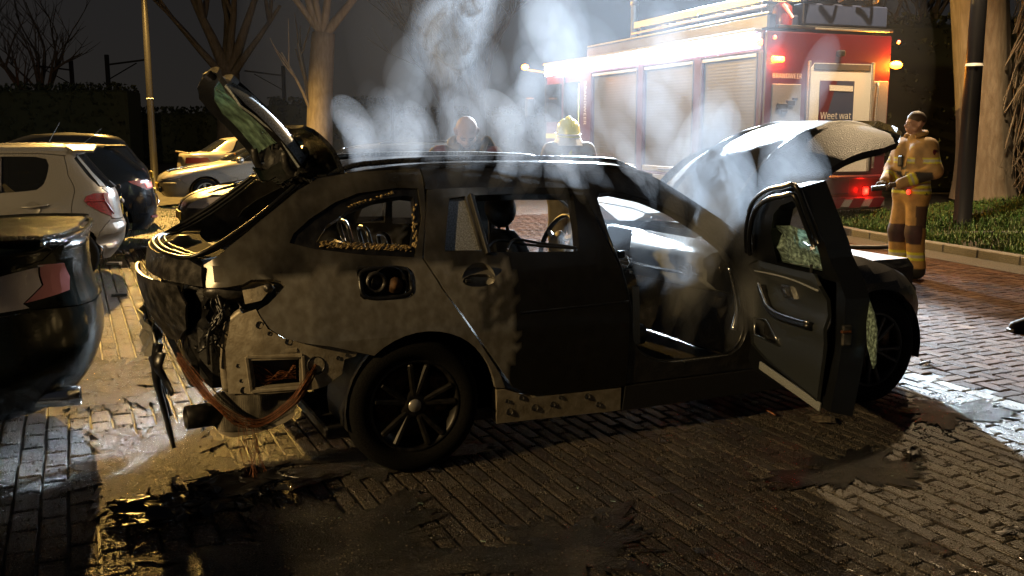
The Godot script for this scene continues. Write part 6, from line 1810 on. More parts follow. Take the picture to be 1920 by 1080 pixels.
func people() -> void:
	var tan_c := Color(0.46, 0.28, 0.11)
	var lime := Color(0.72, 0.70, 0.04)
	var grey := Color(0.5, 0.5, 0.48)
	var dark := Color(0.05, 0.02, 0.025)
	var nz := FastNoiseLite.new()
	nz.frequency = 9.0
	# the firefighter beside the verge, gloves held together in front of him
	var b := stand_bones(0.92)
	b.append_array([[V(0.21, 1.46, -0.01), V(0.31, 1.20, -0.02), 0.088, 0.078], [V(0.31, 1.20, -0.02), V(0.14, 1.06, 0.27), 0.078, 0.062], [V(-0.21, 1.46, -0.01), V(-0.27, 1.20, 0.06), 0.088, 0.078], [V(-0.27, 1.20, 0.06), V(-0.06, 1.08, 0.31), 0.076, 0.062]])
	var coat := func(p: Vector3) -> Color:
		var n := nz.get_noise_3d(p.x, p.y, p.z)
		var c := tan_c * (0.9 + 0.35 * n)
		var arm := p.z > 0.13 and p.y > 0.98 or absf(p.x) > 0.235
		if p.y < 0.13: return Color(0.02, 0.02, 0.02)
		if p.y < 0.94:
			for s in [[0.22, 0.25, lime], [0.25, 0.275, grey], [0.275, 0.305, lime]]:
				if p.y > s[0] and p.y < s[1]: return s[2]
			if p.y > 0.40 and p.y < 0.60 and p.z > 0.02: return dark * (1.0 + n)
			if p.x > 0.14 and p.y > 0.58 and p.y < 0.82 and p.z < 0.09: return Color(0.09, 0.045, 0.03)
			return c * Color(1.15, 1.1, 0.9)
		if arm:
			var w: float = V(0.14, 1.06, 0.27).distance_to(p) if p.x > 0 else V(-0.06, 1.08, 0.31).distance_to(p)
			if w > 0.10 and w < 0.125 or w > 0.145 and w < 0.17: return lime
			if w >= 0.125 and w <= 0.145: return grey
			if w > 0.18 and w < 0.33 and p.y < 1.19: return Color(0.03, 0.025, 0.025)
			if p.y > 1.28 and p.y < 1.30 or p.y > 1.325 and p.y < 1.345: return lime
			if p.y >= 1.30 and p.y <= 1.325: return grey
			return c
		for k in 3:
			var y0 := 0.955 + 0.055 * k
			if p.y > y0 and p.y < y0 + 0.022: return lime
			if p.y >= y0 + 0.022 and p.y < y0 + 0.036: return grey
		if absf(absf(p.x) - 0.11) < 0.022 and p.z > 0.06 and p.y > 1.14 and p.y < 1.46: return lime * 0.8
		if p.y > 1.2 and p.y < 1.33 and p.z > 0.12 and absf(p.x) < 0.06: return Color(0.02, 0.02, 0.02)
		return c
	var skin := Color(0.52, 0.30, 0.21)
	var hands := [hand_bones(V(0.13, 1.055, 0.285), V(-0.5, -0.15, 0.85).normalized(), V(0.3, 0.9, 0.2).normalized(), V(-0.8, 0.2, -0.5).normalized()), hand_bones(V(-0.055, 1.075, 0.33), V(0.2, -0.3, 0.9).normalized(), V(-0.3, 0.9, 0.3).normalized(), V(0.9, 0.2, -0.2).normalized())]
	var h := Transform3D(Basis(Vector3.UP, -0.3), V(0, 1.655, 0.005))
	var ff := person("firefighter", "bare-headed firefighter in tan coat with yellow bands, standing beside the verge", Transform3D(Basis(Vector3.UP, -1.25), Vector3(4.44, 0, -10.7)), b, hands, h, coat, skin, Color(0.10, 0.07, 0.045), 0.015)
	hair(ff, h, 0.0)
	obj("collar", Mb.new().tube(curve(P3([0.07, 1.57, 0.06, 0.105, 1.59, -0.01, 0.06, 1.61, -0.09, -0.06, 1.61, -0.09, -0.105, 1.59, -0.01, -0.07, 1.57, 0.06]), 5), 0.028, 8), mat(tan_c, 0.8, 0.0, M.fine, 6.0), ff)
	obj("shoulder_badge", Mb.new().lathe([[0, 0.006], [0.032, 0.004], [0.034, 0]], V(0.318, 1.40, 0.0), V(0.96, 0.25, 0), 16), M.red, ff)
	obj("radio", Mb.new().box(V(0.0, 1.30, 0.175), V(0.07, 0.12, 0.04), 0.012), M.black, ff)
	obj("nozzle", Mb.new().tube(P3([0.05, 1.02, 0.40, -0.02, 1.0, 0.52]), 0.03, 10), M.black, ff)
	obj("torch_lamp", Mb.new().ball(V(0.16, 0.97, 0.18), V(0.025, 0.03, 0.025), 10), M.red_glow, ff)
	# helmeted firefighter seen from behind over the roof of the burnt car
	var b2 := stand_bones(1.1)
	b2.append_array([[V(0.22, 1.46, -0.01), V(0.31, 1.18, 0.02), 0.095, 0.085], [V(0.31, 1.18, 0.02), V(0.22, 1.0, 0.24), 0.082, 0.066], [V(-0.22, 1.46, -0.01), V(-0.31, 1.18, 0.02), 0.095, 0.085], [V(-0.31, 1.18, 0.02), V(-0.22, 1.0, 0.24), 0.082, 0.066]])
	var coat2 := func(p: Vector3) -> Color:
		var n := nz.get_noise_3d(p.x, p.y, p.z)
		if p.y < 0.13: return Color(0.02, 0.02, 0.02)
		if p.y > 1.02 and p.y < 1.08 or p.y > 0.3 and p.y < 0.36: return lime
		if absf(p.x) < 0.02 and p.y > 1.2 and p.z < -0.05 and n > 0.0: return lime * 0.8
		return Color(0.16, 0.13, 0.07) * (0.95 + 0.3 * n)
	var h2 := Transform3D(Basis(Vector3.UP, 0.1), V(0, 1.60, 0.03))
	var f2 := person("helmeted_firefighter", "firefighter in yellow helmet seen from behind, beyond the burnt car's roof", Transform3D(Basis(Vector3.UP, PI + 0.15), Vector3(0.66, -0.06, -11.3)), b2, [hand_bones(V(0.215, 0.98, 0.26), V(-0.2, -0.5, 0.8).normalized(), V(0, 0.8, 0.5).normalized(), V(-1, 0, 0)), hand_bones(V(-0.215, 0.98, 0.26), V(0.2, -0.5, 0.8).normalized(), V(0, 0.8, 0.5).normalized(), V(1, 0, 0))], h2, coat2, skin, Color(0.03, 0.03, 0.03), 0.02)
	helmet(f2, h2)
	# bald man bending forward on the far side of the burnt car
	var b3 := stand_bones()
	b3.append_array([[V(0.22, 1.46, 0.0), V(0.34, 1.24, 0.06), 0.085, 0.075], [V(0.34, 1.24, 0.06), V(0.22, 1.06, 0.28), 0.068, 0.052], [V(-0.22, 1.46, 0.0), V(-0.34, 1.24, 0.06), 0.085, 0.075], [V(-0.34, 1.24, 0.06), V(-0.2, 1.06, 0.28), 0.068, 0.052]])
	var coat3 := func(p: Vector3) -> Color:
		var n := nz.get_noise_3d(p.x, p.y, p.z)
		if p.y < 0.95: return Color(0.02, 0.02, 0.025)
		if absf(p.x) > 0.17 and absf(p.x) < 0.25 and p.y > 1.42: return Color(0.16, 0.02, 0.03)
		if absf(p.x) > 0.36 and p.y > 1.16 and p.y < 1.2: return Color(0.7, 0.5, 0.05)
		return Color(0.10, 0.075, 0.045) * (1.0 + 0.4 * n)
	var h3 := Transform3D(Basis(Vector3.RIGHT, 0.7), V(0, 1.62, 0.07))
	var f3 := person("bald_man", "bald man in dark red jacket looking down behind the burnt car", Transform3D(Basis(Vector3.UP, 0.12), Vector3(-0.37, -0.04, -7.75)), b3, [hand_bones(V(0.21, 1.05, 0.30), V(-0.3, -0.3, 0.9).normalized(), V(0, 0.9, 0.3).normalized(), V(-1, 0, 0)), hand_bones(V(-0.19, 1.05, 0.30), V(0.3, -0.3, 0.9).normalized(), V(0, 0.9, 0.3).normalized(), V(1, 0, 0))], h3, coat3, Color(0.36, 0.21, 0.15), Color(0.36, 0.21, 0.15), 0.018)
	obj("collar", Mb.new().tube(curve(P3([0.05, 1.53, 0.10, 0.12, 1.55, 0.02, 0.08, 1.60, -0.07, -0.08, 1.60, -0.07, -0.12, 1.55, 0.02, -0.05, 1.53, 0.10]), 5), 0.032, 8), mat(Color(0.14, 0.11, 0.05), 0.8, 0.0, M.fine, 6.0), f3)
	obj("raised_strap", Mb.new().tube(curve(P3([0.12, 1.50, 0.08, 0.16, 1.60, 0.04, 0.20, 1.56, 0.0, 0.26, 1.46, 0.02]), 5), 0.03, 8), mat(Color(0.16, 0.13, 0.06), 0.8, 0.0, M.fine, 6.0), f3)
	# a booted foot at the right edge; the rest of its owner stands outside the picture
	var bt := thing("boot", "black boot on the brick lane at the right edge of the picture", "boot", Transform3D(Basis(Vector3.UP, -1.4), Vector3(4.28, 0, -7.75)))
	var bm := Mb.new()
	blob(bm, [[V(0, 0.055, -0.06), V(0, 0.045, 0.16), 0.05, 0.042], [V(0, 0.07, -0.06), V(0, 0.25, -0.07), 0.052, 0.06], [V(0, 0.09, 0.0), V(0, 0.06, 0.1), 0.045, 0.04]], 0.01, 0.03, func(_p: Vector3) -> Color: return Color(0.015, 0.015, 0.017), Transform3D())
	obj("upper", bm, M.figure, bt)
	obj("sole", Mb.new().box(V(0, 0.014, 0.05), V(0.10, 0.028, 0.30), 0.008), M.black, bt)

func hair(o: Node3D, h: Transform3D, _d: float) -> void:
	var r := []
	for i in 9:
		var t := PI * 0.60 * i / 8.0
		var ring := PackedVector3Array()
		for k in 28:
			var a := TAU * k / 28
			var drop := 0.0 if sin(a) < 0.2 else -0.32 * sin(a) * (i / 8.0)
			var tt := t + drop * 1.4
			ring.append(h * (V(0, 0.092, -0.008) + V(0.090 * sin(tt) * cos(a), 0.097 * cos(tt), 0.104 * sin(tt) * sin(a))))
		r.append(ring)
	obj("hair", Mb.new().rows(r, true), M.hair, o)

func helmet(o: Node3D, h: Transform3D) -> void:
	var r := []
	for q in [[0.0, 0.235], [0.05, 0.232], [0.09, 0.215], [0.122, 0.175], [0.135, 0.12], [0.137, 0.07], [0.142, 0.045], [0.15, 0.04], [0.145, 0.032]]:
		var ring := PackedVector3Array()
		for k in 32:
			var a := TAU * k / 32
			ring.append(h * V(q[0] * cos(a), q[1] - 0.012 * (1.0 - sin(a)) * (q[0] / 0.14), q[0] * 1.16 * sin(a)))
		r.append(ring)
	var he := obj("helmet", Mb.new().rows(r, true), M.helmet, o)
	obj("helmet_crest", Mb.new().tube(curve(PackedVector3Array([h * V(0, 0.13, -0.15), h * V(0, 0.215, -0.10), h * V(0, 0.245, 0.0), h * V(0, 0.215, 0.11)]), 6), 0.016, 8), M.helmet, he)
	obj("helmet_band", Mb.new().tube(curve(PackedVector3Array([h * V(0.13, 0.06, 0.08), h * V(0.142, 0.05, 0.0), h * V(0.10, 0.04, -0.12), h * V(0, 0.035, -0.166), h * V(-0.10, 0.04, -0.12), h * V(-0.142, 0.05, 0.0), h * V(-0.13, 0.06, 0.08)]), 5), 0.012, 6), M.silver_tape, he)
	var c := []
	for i in 5:
		var ring := PackedVector3Array()
		for k in 17:
			var a := PI * (1.0 + k / 16.0)
			var rr := 0.128 + 0.014 * i + 0.006 * sin(k * 2.1)
			ring.append(h * V(rr * cos(a), 0.045 - 0.032 * i, rr * 1.05 * sin(a)))
		c.append(ring)
	obj("neck_curtain", Mb.new().rows(c), M.silver_tape, he)

# ---------------------------------------------------------------- trees, posts, far things
func limb(mb: Mb, a: Vector3, d: Vector3, l: float, r: float, depth: int, g: RandomNumberGenerator, spread := 0.5) -> void:
	var pts := PackedVector3Array([a])
	var rad := [r]
	var p := a
	var dir := d
	for i in 5:
		dir = (dir + Vector3(g.randf_range(-1, 1), g.randf_range(-0.5, 0.9), g.randf_range(-1, 1)) * 0.10).normalized()
		p += dir * l / 5.0
		pts.append(p)
		rad.append(r * (1.0 - 0.13 * (i + 1)))
	mb.tube(pts, rad, 8 if r > 0.05 else 5, false)
	if depth <= 0: return
	for k in (3 if depth > 1 else 4):
		var t := pts[g.randi_range(2, 5)]
		var side := Vector3(g.randf_range(-1, 1), g.randf_range(0.0, 0.7), g.randf_range(-1, 1)).normalized()
		limb(mb, t, (dir + side * spread * 1.6).normalized(), l * g.randf_range(0.55, 0.8), r * g.randf_range(0.35, 0.55), depth - 1, g, spread)

func lamp_post(label: String, foot: Vector3, h: float, head: Vector3, r0: float, r1: float) -> void:
	var t := thing("lamp_post", label, "lamp post", Transform3D(Basis(), foot))
	obj("pole", Mb.new().tube(P3([0, 0, 0, 0, h * 0.25, 0, 0, h, 0]), [r0, r0 * 0.95, r1], 20), M.post, t)
	obj("pole_band", Mb.new().lathe([[r0, 2.5], [r0 * 0.92, 2.52], [r0 * 0.9, 2.56], [r0 * 0.8, 2.56]], Vector3.ZERO, Vector3.UP, 20), M.silver_tape, t)
	var to := head - foot
	obj("arm", Mb.new().tube(curve(PackedVector3Array([Vector3(0, h - 0.1, 0), Vector3(to.x * 0.4, to.y + 0.12, to.z * 0.4), Vector3(to.x, to.y + 0.06, to.z)]), 5), 0.035, 8), M.post, t)
	obj("lamp_head", Mb.new().box(to + Vector3(0, 0.05, 0), Vector3(0.5, 0.1, 0.22), 0.03), M.grey, t)
	obj("lamp_glass", Mb.new().box(to - Vector3(0, 0.02, 0), Vector3(0.34, 0.03, 0.16), 0.01), M.lamp_glow, t)

func background() -> void:
	lamp_post("slim dark lamp post left of the bare trees, its head out of the picture", Vector3(-10.03, 0, -27.1), 8.0, LAMP_A, 0.10, 0.06)
	lamp_post("stout dark lamp post on the verge at the right", Vector3(7.05, 0.1, -15.0), 7.4, LAMP_B, 0.135, 0.085)
	lamp_post("lamp post left of the photographer, outside the picture", Vector3(-9.9, 0, 2.6), 5.2, LAMP_C, 0.1, 0.06)
	var g := RandomNumberGenerator.new()
	# big trunk at the right edge
	g.seed = 21
	var t := thing("pollard_tree", "thick grey tree trunk on the verge at the right edge, covered in upright shoots", "tree", Transform3D(Basis(), Vector3(9.3, 0.3, -19.0)))
	var rows := []
	for i in 22:
		var y := i * 0.36
		var ring := PackedVector3Array()
		var c := Vector3(-0.035 * y * y * 0.25 - 0.06 * y, y, 0)
		for k in 28:
			var a := TAU * k / 28
			var rr := (0.44 + 0.18 * exp(-y * 1.6) + 0.03 * y * 0.6) * (1.0 + 0.05 * sin(a * 5.0 + y * 0.4) + 0.03 * sin(a * 11.0 - y))
			ring.append(c + Vector3(cos(a), 0, sin(a)) * rr)
		rows.append(ring)
	obj("trunk", Mb.new().rows(rows, true), M.bark, t)
	var sh := Mb.new()
	for i in 46:
		var a := g.randf_range(-0.9, 1.4)
		var y := g.randf_range(0.2, 3.2)
		var p := Vector3(0.5 * cos(a) - 0.06 * y, y, 0.5 * sin(a) + 0.05)
		limb(sh, p, Vector3(g.randf_range(0.05, 0.5), 1.0, g.randf_range(-0.1, 0.3)).normalized(), g.randf_range(1.2, 2.4), g.randf_range(0.008, 0.02), 1, g, 0.25)
	tag(obj("shoots", sh, M.bark, t), "", "", "", "stuff")
	var low := Mb.new()
	for i in 40:
		limb(low, Vector3(g.randf_range(0.2, 1.8), -0.1, g.randf_range(0.2, 1.0)), Vector3(g.randf_range(-0.5, 0.5), 1.0, g.randf_range(-0.2, 0.5)).normalized(), g.randf_range(0.5, 1.2), 0.01, 1, g, 0.5)
	tag(obj("undergrowth", low, M.bark, t), "", "", "", "stuff")
	# the lit tree and the dark one left of the middle
	g.seed = 33
	t = thing("bare_tree", "leaning bare tree with lamplit trunk, behind the parked cars", "tree", Transform3D(Basis(), Vector3(-6.1, 0, -30.5)))
	var tp := P3([0, 0, 0, 0.06, 1.5, 0, 0.14, 3.0, 0, 0.28, 4.6, 0])
	obj("trunk", Mb.new().tube(curve(tp, 4), [0.52, 0.47, 0.44, 0.42, 0.41, 0.40, 0.395, 0.39, 0.385, 0.38, 0.37, 0.36, 0.35], 20), M.bark, t)
	var br := Mb.new()
	for q in [[4.4, 0.8, 1.0, 0.17], [4.5, -0.5, 1.1, 0.15], [4.55, -0.9, 1.0, 0.12], [4.5, 0.2, 1.2, 0.14], [2.2, -0.35, 1.1, 0.09], [2.0, -0.22, 1.2, 0.06], [4.5, -0.1, 1.2, 0.12]]:
		limb(br, Vector3(0.05 + q[0] * 0.045 + (-0.25 if q[0] < 3 else 0.0), q[0], 0.1), Vector3(q[1], q[2], g.randf_range(-0.3, 0.3)).normalized(), 3.2 if q[0] > 3 else 2.2, q[3], 3 if q[0] > 3 else 1, g, 0.45)
	obj("branches", br, M.bark, t)
	g.seed = 35
	t = thing("bare_tree", "dark bare tree with spreading limbs, left of the lit trunk", "tree", Transform3D(Basis(), Vector3(-12.9, 0, -44.0)))
	obj("trunk", Mb.new().tube(P3([0, 0, 0, 0.1, 2.0, 0, 0.2, 4.2, 0]), [0.55, 0.5, 0.48], 14), M.bark, t)
	br = Mb.new()
	for q in [[4.1, -0.6, 0.30], [4.1, 0.55, 0.28], [4.2, -0.1, 0.34], [4.0, 0.2, 0.24], [3.8, -0.8, 0.2], [3.8, 0.8, 0.2]]:
		limb(br, Vector3(0.2, q[0], 0), Vector3(q[1], 1.0, g.randf_range(-0.4, 0.4)).normalized(), 4.4, q[2], 3, g, 0.5)
	obj("branches", br, M.bark, t)
	g.seed = 41
	for q in [["dark bare tree behind the fire engine's left end", -1.5, -42.0, 1.0], ["dark tangled tree behind the fire engine's tail", 13.5, -33.0, 1.1], ["dark bare tree in the gap right of the lit trunk", -3.2, -48.0, 1.0], ["far bare tree at the left edge of the picture", -30.0, -62.0, 1.0]]:
		t = thing("bare_tree", q[0], "tree", Transform3D(Basis(), Vector3(q[1], 0, q[2])))
		obj("trunk", Mb.new().tube(P3([0, 0, 0, 0, 3.0, 0]), [0.4, 0.34], 12), M.bark, t)
		br = Mb.new()
		for k in 7:
			limb(br, Vector3(0, g.randf_range(2.2, 3.0), 0), Vector3(g.randf_range(-0.7, 0.7), 1.0, g.randf_range(-0.6, 0.6)).normalized(), g.randf_range(3, 4.6), 0.18, 3, g, 0.6)
		obj("branches", br, M.bark, t)
	# hedge along the far side
	hedge("long clipped dark hedge across the far side of the car park", -34.0, 12.0, -50.0, 2.7, 1.6)
	hedge("short square dark hedge between the bare trees", -11.4, -5.6, -46.0, 3.05, 1.5)
	hedge("dark shrubbery behind the fire engine's tail", 8.6, 22.0, -27.0, 4.6, 2.2)
	hedge("dark shrubs beyond the left row of cars", -40.0, -17.0, -44.0, 3.6, 2.0)
	# overhead-line masts of the railway
	for q in [["railway mast with arm to the left, farthest left", -27.8, -62.0, 6.0, -1], ["railway mast with arm to the right, next to the lamp post", -24.7, -60.0, 6.2, 1], ["railway mast between the two bare trees", -14.2, -61.0, 5.6, -1]]:
		t = thing("railway_mast", q[0], "mast", Transform3D(Basis(), Vector3(q[1], 0, q[2])), "masts along the railway")
		obj("post", Mb.new().box(Vector3(0, q[3] / 2, 0), Vector3(0.22, q[3], 0.22), 0.02), M.black, t)
		obj("arm", Mb.new().bar(Vector3(0, q[3] - 0.6, 0), Vector3(q[4] * 2.4, q[3] - 0.3, 0), 0.1, 0.1), M.black, t)
		obj("stay", Mb.new().bar(Vector3(0, q[3] - 1.5, 0), Vector3(q[4] * 1.8, q[3] - 0.5, 0), 0.06, 0.06), M.black, t)
	for q in [["far orange street lamp at the left edge", -31.5, 3.55, -60.0], ["smaller far orange lamp right of the first", -29.0, 3.4, -60.0], ["pale far lamp low at the left edge", -31.7, 2.65, -60.0]]:
		t = thing("far_lamp", q[0], "street lamp", Transform3D(Basis(), Vector3(q[1], 0, q[3])), "far street lamps")
		obj("post", Mb.new().tube(PackedVector3Array([Vector3.ZERO, Vector3(0, q[2], 0)]), 0.06, 8), M.black, t)
		obj("lamp", Mb.new().ball(Vector3(0, q[2], 0.1), Vector3(0.11, 0.11, 0.11), 10), M.far_glow, t)

func hedge(label: String, x0: float, x1: float, z: float, h: float, w: float) -> void:
	var t := thing("hedge", label, "hedge", Transform3D(Basis(), Vector3(0, 0, z)))
	obj("core", Mb.new().box(Vector3((x0 + x1) / 2, h / 2 - 0.1, 0), Vector3(x1 - x0, h - 0.2, w - 0.3), 0.1), M.hedge, t)
	var leaf := Mb.new()
	leaf.quad(Vector3(-0.5, 0, 0), Vector3(0, -0.3, 0.1), Vector3(0.5, 0, 0), Vector3(0, 0.3, 0.1))
	leaf.quad(Vector3(0, 0, -0.5), Vector3(0.1, -0.3, 0), Vector3(0, 0, 0.5), Vector3(0.1, 0.3, 0))
	var n := int((x1 - x0) * 140)
	var mm := MultiMesh.new()
	mm.transform_format = MultiMesh.TRANSFORM_3D
	mm.mesh = leaf.done()
	mm.instance_count = n
	for i in n:
		var p := Vector3(rng.randf_range(x0, x1), rng.randf_range(0.1, h), w / 2 * rng.randf_range(0.75, 1.05))
		if rng.randf() < 0.4: p = Vector3(p.x, h + rng.randf_range(-0.25, 0.12), rng.randf_range(-w, w) / 2)
		mm.set_instance_transform(i, Transform3D(Basis.from_euler(Vector3(rng.randf() * 6, rng.randf() * 6, rng.randf() * 6)).scaled(Vector3.ONE * rng.randf_range(0.12, 0.3)), p))
	var o := MultiMeshInstance3D.new()
	o.name = "leaves"
	o.multimesh = mm
	o.material_override = M.hedge
	t.add_child(o, true)
	tag(o, "", "", "", "stuff")

func small_things() -> void:
	var r := RandomNumberGenerator.new()
	r.seed = 77
	var t := thing("stick", "thin reddish stick with a knot lying in front of the open door", "stick", Transform3D(Basis(), Vector3(1.41, 0.012, -5.67)))
	obj("shaft", Mb.new().tube(P3([0, 0, 0, 0.05, 0.008, 0.15, 0.11, 0.0, 0.33]), 0.007, 6), M.copper, t)
	obj("knot", Mb.new().ball(Vector3(0.04, 0.012, 0.12), Vector3(0.022, 0.014, 0.022), 8), M.belt, t)
	crumpled("torn_paper", "torn grey paper on the ground below the open door", Vector3(1.75, 0.0, -5.25), 0.16, M.litter.duplicate(), Color(0.2, 0.17, 0.13), r)
	crumpled("white_litter", "white scrap of paper on the mossy ground left of the burnt car", BAY * Vector3(-0.55, 0, -9.2), 0.2, M.paper, Color(), r)
	tag(obj("cigarette_packet", Mb.new().box(BAY * Vector3(-1.05, 0.015, -7.6), Vector3(0.16, 0.03, 0.09), 0.004), M.paper), "small white carton with red end on the mossy ground", "carton")
	tag(obj("carton", Mb.new().box(BAY * Vector3(-1.1, 0.014, -5.1), Vector3(0.15, 0.026, 0.06), 0.004, Basis(Vector3.UP, 0.3)), M.blue_paint), "small dark blue carton on the moss beside the silver hatchback", "carton")
	for q in [["brown crumpled rag on the bricks right of the open door", 1715, 857, 0.10], ["charred flake on the bricks near the bottom right corner", 1890, 1000, 0.07], ["burnt scrap between the bricks below the sill", 1120, 970, 0.05], ["dark clod at the foot of the pale brick course", 1735, 683, 0.06], ["charred lump on the lit bricks in front", 1310, 1035, 0.05]]:
		var p := on_ground(q[1], q[2])
		var sz: float = q[3]
		var o := obj("debris", ragged(-sz, sz, -sz * 0.6, sz * 0.6, func(v: Vector2) -> Vector3: return Vector3(v.x, sz * (0.3 - 0.25 * pow(v.length() / sz, 2.0)), v.y), sz * 0.9, r.randi() % 500), M.litter)
		o.position = p
		o.rotation.y = r.randf() * 6
		tag(o, q[0], "debris", "burnt debris on the bricks")
	# charred sheets under the tail, with a curl of trim
	t = thing("molten_heap", "heap of melted black plastic on the wet bricks below the tail", "debris", BAY * Transform3D(Basis(), Vector3(-1.05, 0, 0.95)))
	for k in 4:
		obj("melted_sheet", ragged(-0.34 + 0.12 * k, 0.02 + 0.14 * k, -0.16, 0.17, func(p: Vector2) -> Vector3: return Vector3(p.x, 0.045 + 0.02 * k, p.y + 0.04 * sin(k * 2.0)), 0.11, 60 + k), M.soot_gloss, t)
	obj("rust_flake", Mb.new().box(Vector3(-0.02, 0.04, 0.14), Vector3(0.09, 0.01, 0.06), 0.003, Basis.from_euler(Vector3(0.3, 0.4, 0.2))), M.rust, t)
	# patches of muddy ash slurry lying over the bricks
	var blot := FastNoiseLite.new()
	blot.seed = 14
	blot.frequency = 0.8
	blot.fractal_octaves = 4
	for q in [[-0.6, 1.55, 0.75, 0.55], [-1.15, 0.2, 0.42, 0.9], [0.25, 2.0, 0.6, 0.4], [-1.3, -1.6, 0.35, 0.9], [1.9, 1.75, 0.5, 0.3], [3.1, 1.2, 0.45, 0.3], [-0.2, 0.6, 0.7, 0.3]]:
		var pp := PackedVector2Array()
		for i in 200:
			var a := TAU * i / 200
			var e := 0.75 + 0.75 * blot.get_noise_2d(q[0] * 5.0 + cos(a) * 1.3, q[1] * 5.0 + sin(a) * 1.3) + 0.28 * blot.get_noise_2d(q[0] * 5.0 + cos(a) * 9.0, sin(a) * 9.0)
			pp.append(Vector2(q[0] + cos(a) * q[2] * e, q[1] + sin(a) * q[3] * e))
		var g := around(pp, 0.06)
		var o := obj("ash_slurry", Mb.new().panel(pp, [], g[0], g[1], func(p: Vector2) -> Vector3: return Vector3(p.x, 0.005 + 0.004 * blot.get_noise_2d(p.x * 9.0, p.y * 9.0), p.y)), M.slurry)
		o.transform = BAY
		tag(o, "wet muddy ash lying over the bricks round the burnt car", "", "", "stuff")
	# crumbs of glass and ash, past counting
	var mb := Mb.new()
	mb.ball(Vector3.ZERO, Vector3(1, 0.6, 0.8), 6)
	var mm := MultiMesh.new()
	mm.transform_format = MultiMesh.TRANSFORM_3D
	mm.mesh = mb.done()
	mm.instance_count = 15000
	for i in 15000:
		var p := BAY * Vector3(r.randf_range(-1.6, 3.4), 0.003, 0.9 + 1.9 * pow(r.randf(), 1.3)) if i % 2 else BAY * Vector3(r.randf_range(-1.9, -0.5), 0.003, r.randf_range(-3.5, 2.2))
		mm.set_instance_transform(i, Transform3D(Basis(Vector3.UP, r.randf() * 6).scaled(Vector3.ONE * (0.002 + 0.006 * pow(r.randf(), 3.0))), p))
	var o := MultiMeshInstance3D.new()
	o.name = "ash_crumbs"
	o.multimesh = mm
	o.material_override = M.grain
	add_child(o)
	tag(o, "crumbs of ash and burnt plastic strewn round the burnt car", "ash", "", "stuff")
	for i in 14:
		var p := BAY * Vector3(r.randf_range(-1.4, 3.2), 0.006, r.randf_range(1.0, 2.4))
		var s := obj("glass_shard", Mb.new().prism(P2([0, 0, r.randf_range(0.01, 0.03), 0.004, 0.016, r.randf_range(0.01, 0.025)]), Transform3D(Basis(Vector3.RIGHT, PI / 2 + r.randf_range(-0.2, 0.2)), Vector3.ZERO), 0.004), M.glass_bits)
		s.position = p
		s.rotation.y = r.randf() * 6
		tag(s, "crumb of broken glass on the bricks in front of the burnt car", "glass", "glass crumbs on the bricks")
	# hose along the kerb
	tag(obj("hose", Mb.new().tube(curve(P3([3.4, 0.03, -14.6, 4.3, 0.03, -13.6, 5.2, 0.03, -13.3, 6.0, 0.14, -13.6, 6.9, 0.18, -13.7, 7.9, 0.2, -13.3, 9.5, 0.3, -12.8]), 8), 0.035, 10), M.black), "black hose lying along and over the kerb behind the firefighter", "hose")

func on_ground(px: float, py: float) -> Vector3:
	# where the ray through a point of the 1920 x 1080 frame meets the ground (used for lying litter only)
	var u := (px - 960.0) / 1800.0
	var v := (540.0 - py) / 1800.0
	var d := Vector3(u, v * cos(0.16242) - sin(0.16242), -cos(0.16242) - v * sin(0.16242))
	return Vector3(0, 1.6287, 0) + d * (-1.6287 / d.y)

func crumpled(called: String, label: String, at: Vector3, size: float, m: Material, c: Color, r: RandomNumberGenerator) -> void:
	if c.a > 0 and c != Color(): m.albedo_color = c.linear_to_srgb()
	var n := FastNoiseLite.new()
	n.seed = r.randi() % 999
	n.frequency = 9.0
	var pp := P2([-1, -0.6, -0.3, -0.8, 0.5, -0.55, 1, -0.7, 0.8, 0.1, 1, 0.6, 0.2, 0.5, -0.5, 0.8, -0.9, 0.3])
	for i in pp.size(): pp[i] *= size / 2
	var o := obj(called, Mb.new().panel(pp, [], steps(-size, size, size / 8), steps(-size, size, size / 8), func(p: Vector2) -> Vector3: return Vector3(p.x, 0.02 + 0.02 * n.get_noise_2d(p.x, p.y), p.y), 0.002), m)
	o.position = at
	o.rotation.y = r.randf() * 6
	tag(o, label, "litter")

# ---------------------------------------------------------------- smoke: short strands of soft ellipsoids that curl upwards (few enough that a ray crosses about ten at most)
var flow := FastNoiseLite.new()

func mist_of(d: float) -> FogMaterial:
	var m := FogMaterial.new()
	m.density = d
	m.albedo = Color(0.88, 0.91, 0.96)
	return m

func swirl(p: Vector3, k: float) -> Vector3:
	var q := p * k
	return Vector3(flow.get_noise_3dv(q), flow.get_noise_3dv(q + Vector3(31, 7, 3)) * 0.5, flow.get_noise_3dv(q + Vector3(5, 77, 41)))

func puff(parent: Node3D, at: Vector3, along: Vector3, size: Vector3, m: FogMaterial) -> void:
	var f := FogVolume.new()
	f.name = "puff"
	f.shape = RenderingServer.FOG_VOLUME_SHAPE_ELLIPSOID
	f.size = size
	var y := along.normalized()
	var x := y.cross(Vector3(0.3, 0.1, 1)).normalized()
	f.transform = Transform3D(Basis(x, y, x.cross(y)), at)
	f.material = m
	parent.add_child(f, true)
	tag(f, "", "", "", "stuff")

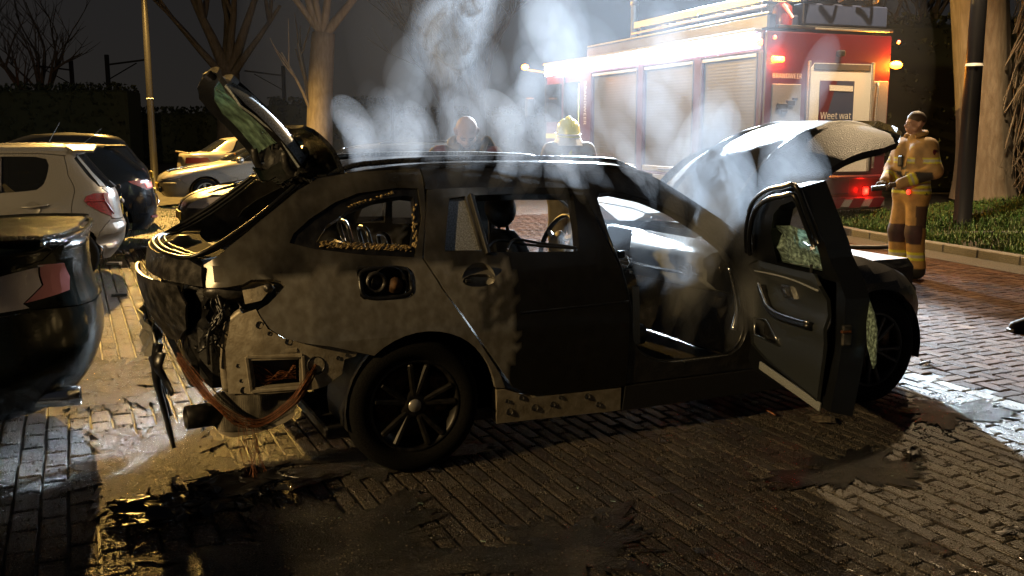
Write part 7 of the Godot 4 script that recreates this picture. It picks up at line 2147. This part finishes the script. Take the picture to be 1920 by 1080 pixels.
func strands(parent: Node3D, at: Vector3, half: Vector3, n: int, len: int, step: float, r0: float, r1: float, density: float, drift: Vector3, curl := 1.3) -> void:
	var m := [mist_of(density * 0.5), mist_of(density), mist_of(density * 1.5)]
	for i in n:
		var p := at + Vector3(rng.randf_range(-1, 1), rng.randf_range(-1, 1), rng.randf_range(-1, 1)) * half
		var k := rng.randf_range(0.7, 1.3)
		var mm: FogMaterial = m[rng.randi() % 3]
		for j in len:
			var d := (drift + swirl(p, 0.9) * curl + swirl(p, 2.6) * curl * 0.6).normalized() * step
			var t := float(j) / len
			var r := lerpf(r0, r1, t) * k * (0.55 + 0.45 * sin(PI * (t * 0.9 + 0.1)))
			puff(parent, p, d, Vector3(r * 1.3, step * 2.1 + r * 0.5, r * 0.9), mm)
			p += d

func smoke() -> void:
	flow.seed = 12
	flow.frequency = 0.8
	flow.fractal_octaves = 2
	var s := Node3D.new()
	s.name = "smoke"
	add_child(s)
	tag(s, "thin pale smoke drifting up from the burnt car", "smoke", "", "stuff")
	# out of the front opening, past the open door
	strands(s, BAY * Vector3(1.7, 0.75, 0.85), Vector3(0.35, 0.3, 0.12), 15, 4, 0.15, 0.10, 0.20, 1.05, Vector3(0.12, 0.9, -0.1))
	strands(s, BAY * Vector3(2.1, 1.05, 0.75), Vector3(0.4, 0.2, 0.12), 13, 4, 0.16, 0.12, 0.26, 0.9, Vector3(0.3, 0.8, -0.1))
	# along the roof's near edge
	strands(s, BAY * Vector3(0.55, 1.36, 0.78), Vector3(0.85, 0.07, 0.06), 22, 4, 0.11, 0.07, 0.16, 0.8, Vector3(-0.35, 0.6, 0))
	# inside the cabin
	strands(s, BAY * Vector3(1.4, 0.85, 0.1), Vector3(0.3, 0.15, 0.35), 3, 3, 0.2, 0.3, 0.4, 0.9, Vector3(0, 0.5, 0))
	# rising beyond the roof
	strands(s, Vector3(-0.3, 1.45, -8.6), Vector3(0.55, 0.2, 0.3), 14, 7, 0.27, 0.12, 0.36, 0.11, Vector3(0.0, 1.0, -0.25))
	strands(s, Vector3(0.35, 1.45, -9.6), Vector3(0.5, 0.3, 0.3), 8, 6, 0.28, 0.14, 0.4, 0.10, Vector3(-0.3, 1.0, -0.2))
	strands(s, Vector3(-1.35, 1.40, -8.2), Vector3(0.3, 0.06, 0.15), 9, 4, 0.16, 0.10, 0.22, 0.15, Vector3(0.12, 1.0, 0))
	strands(s, Vector3(2.2, 1.5, -11.0), Vector3(1.5, 0.4, 0.4), 9, 5, 0.3, 0.2, 0.5, 0.08, Vector3(0.1, 0.9, 0))
	# wide thin haze in front of the fire engine
	for q in [[1.4, 2.6, -13.6, 10.0, 7.0, 4.5, 0.007], [1.0, 2.8, -13.4, 6.5, 5.0, 3.5, 0.008]]:
		puff(s, Vector3(q[0], q[1], q[2]), Vector3(0.1, 1, 0), Vector3(q[3], q[4], q[5]), mist_of(q[6]))
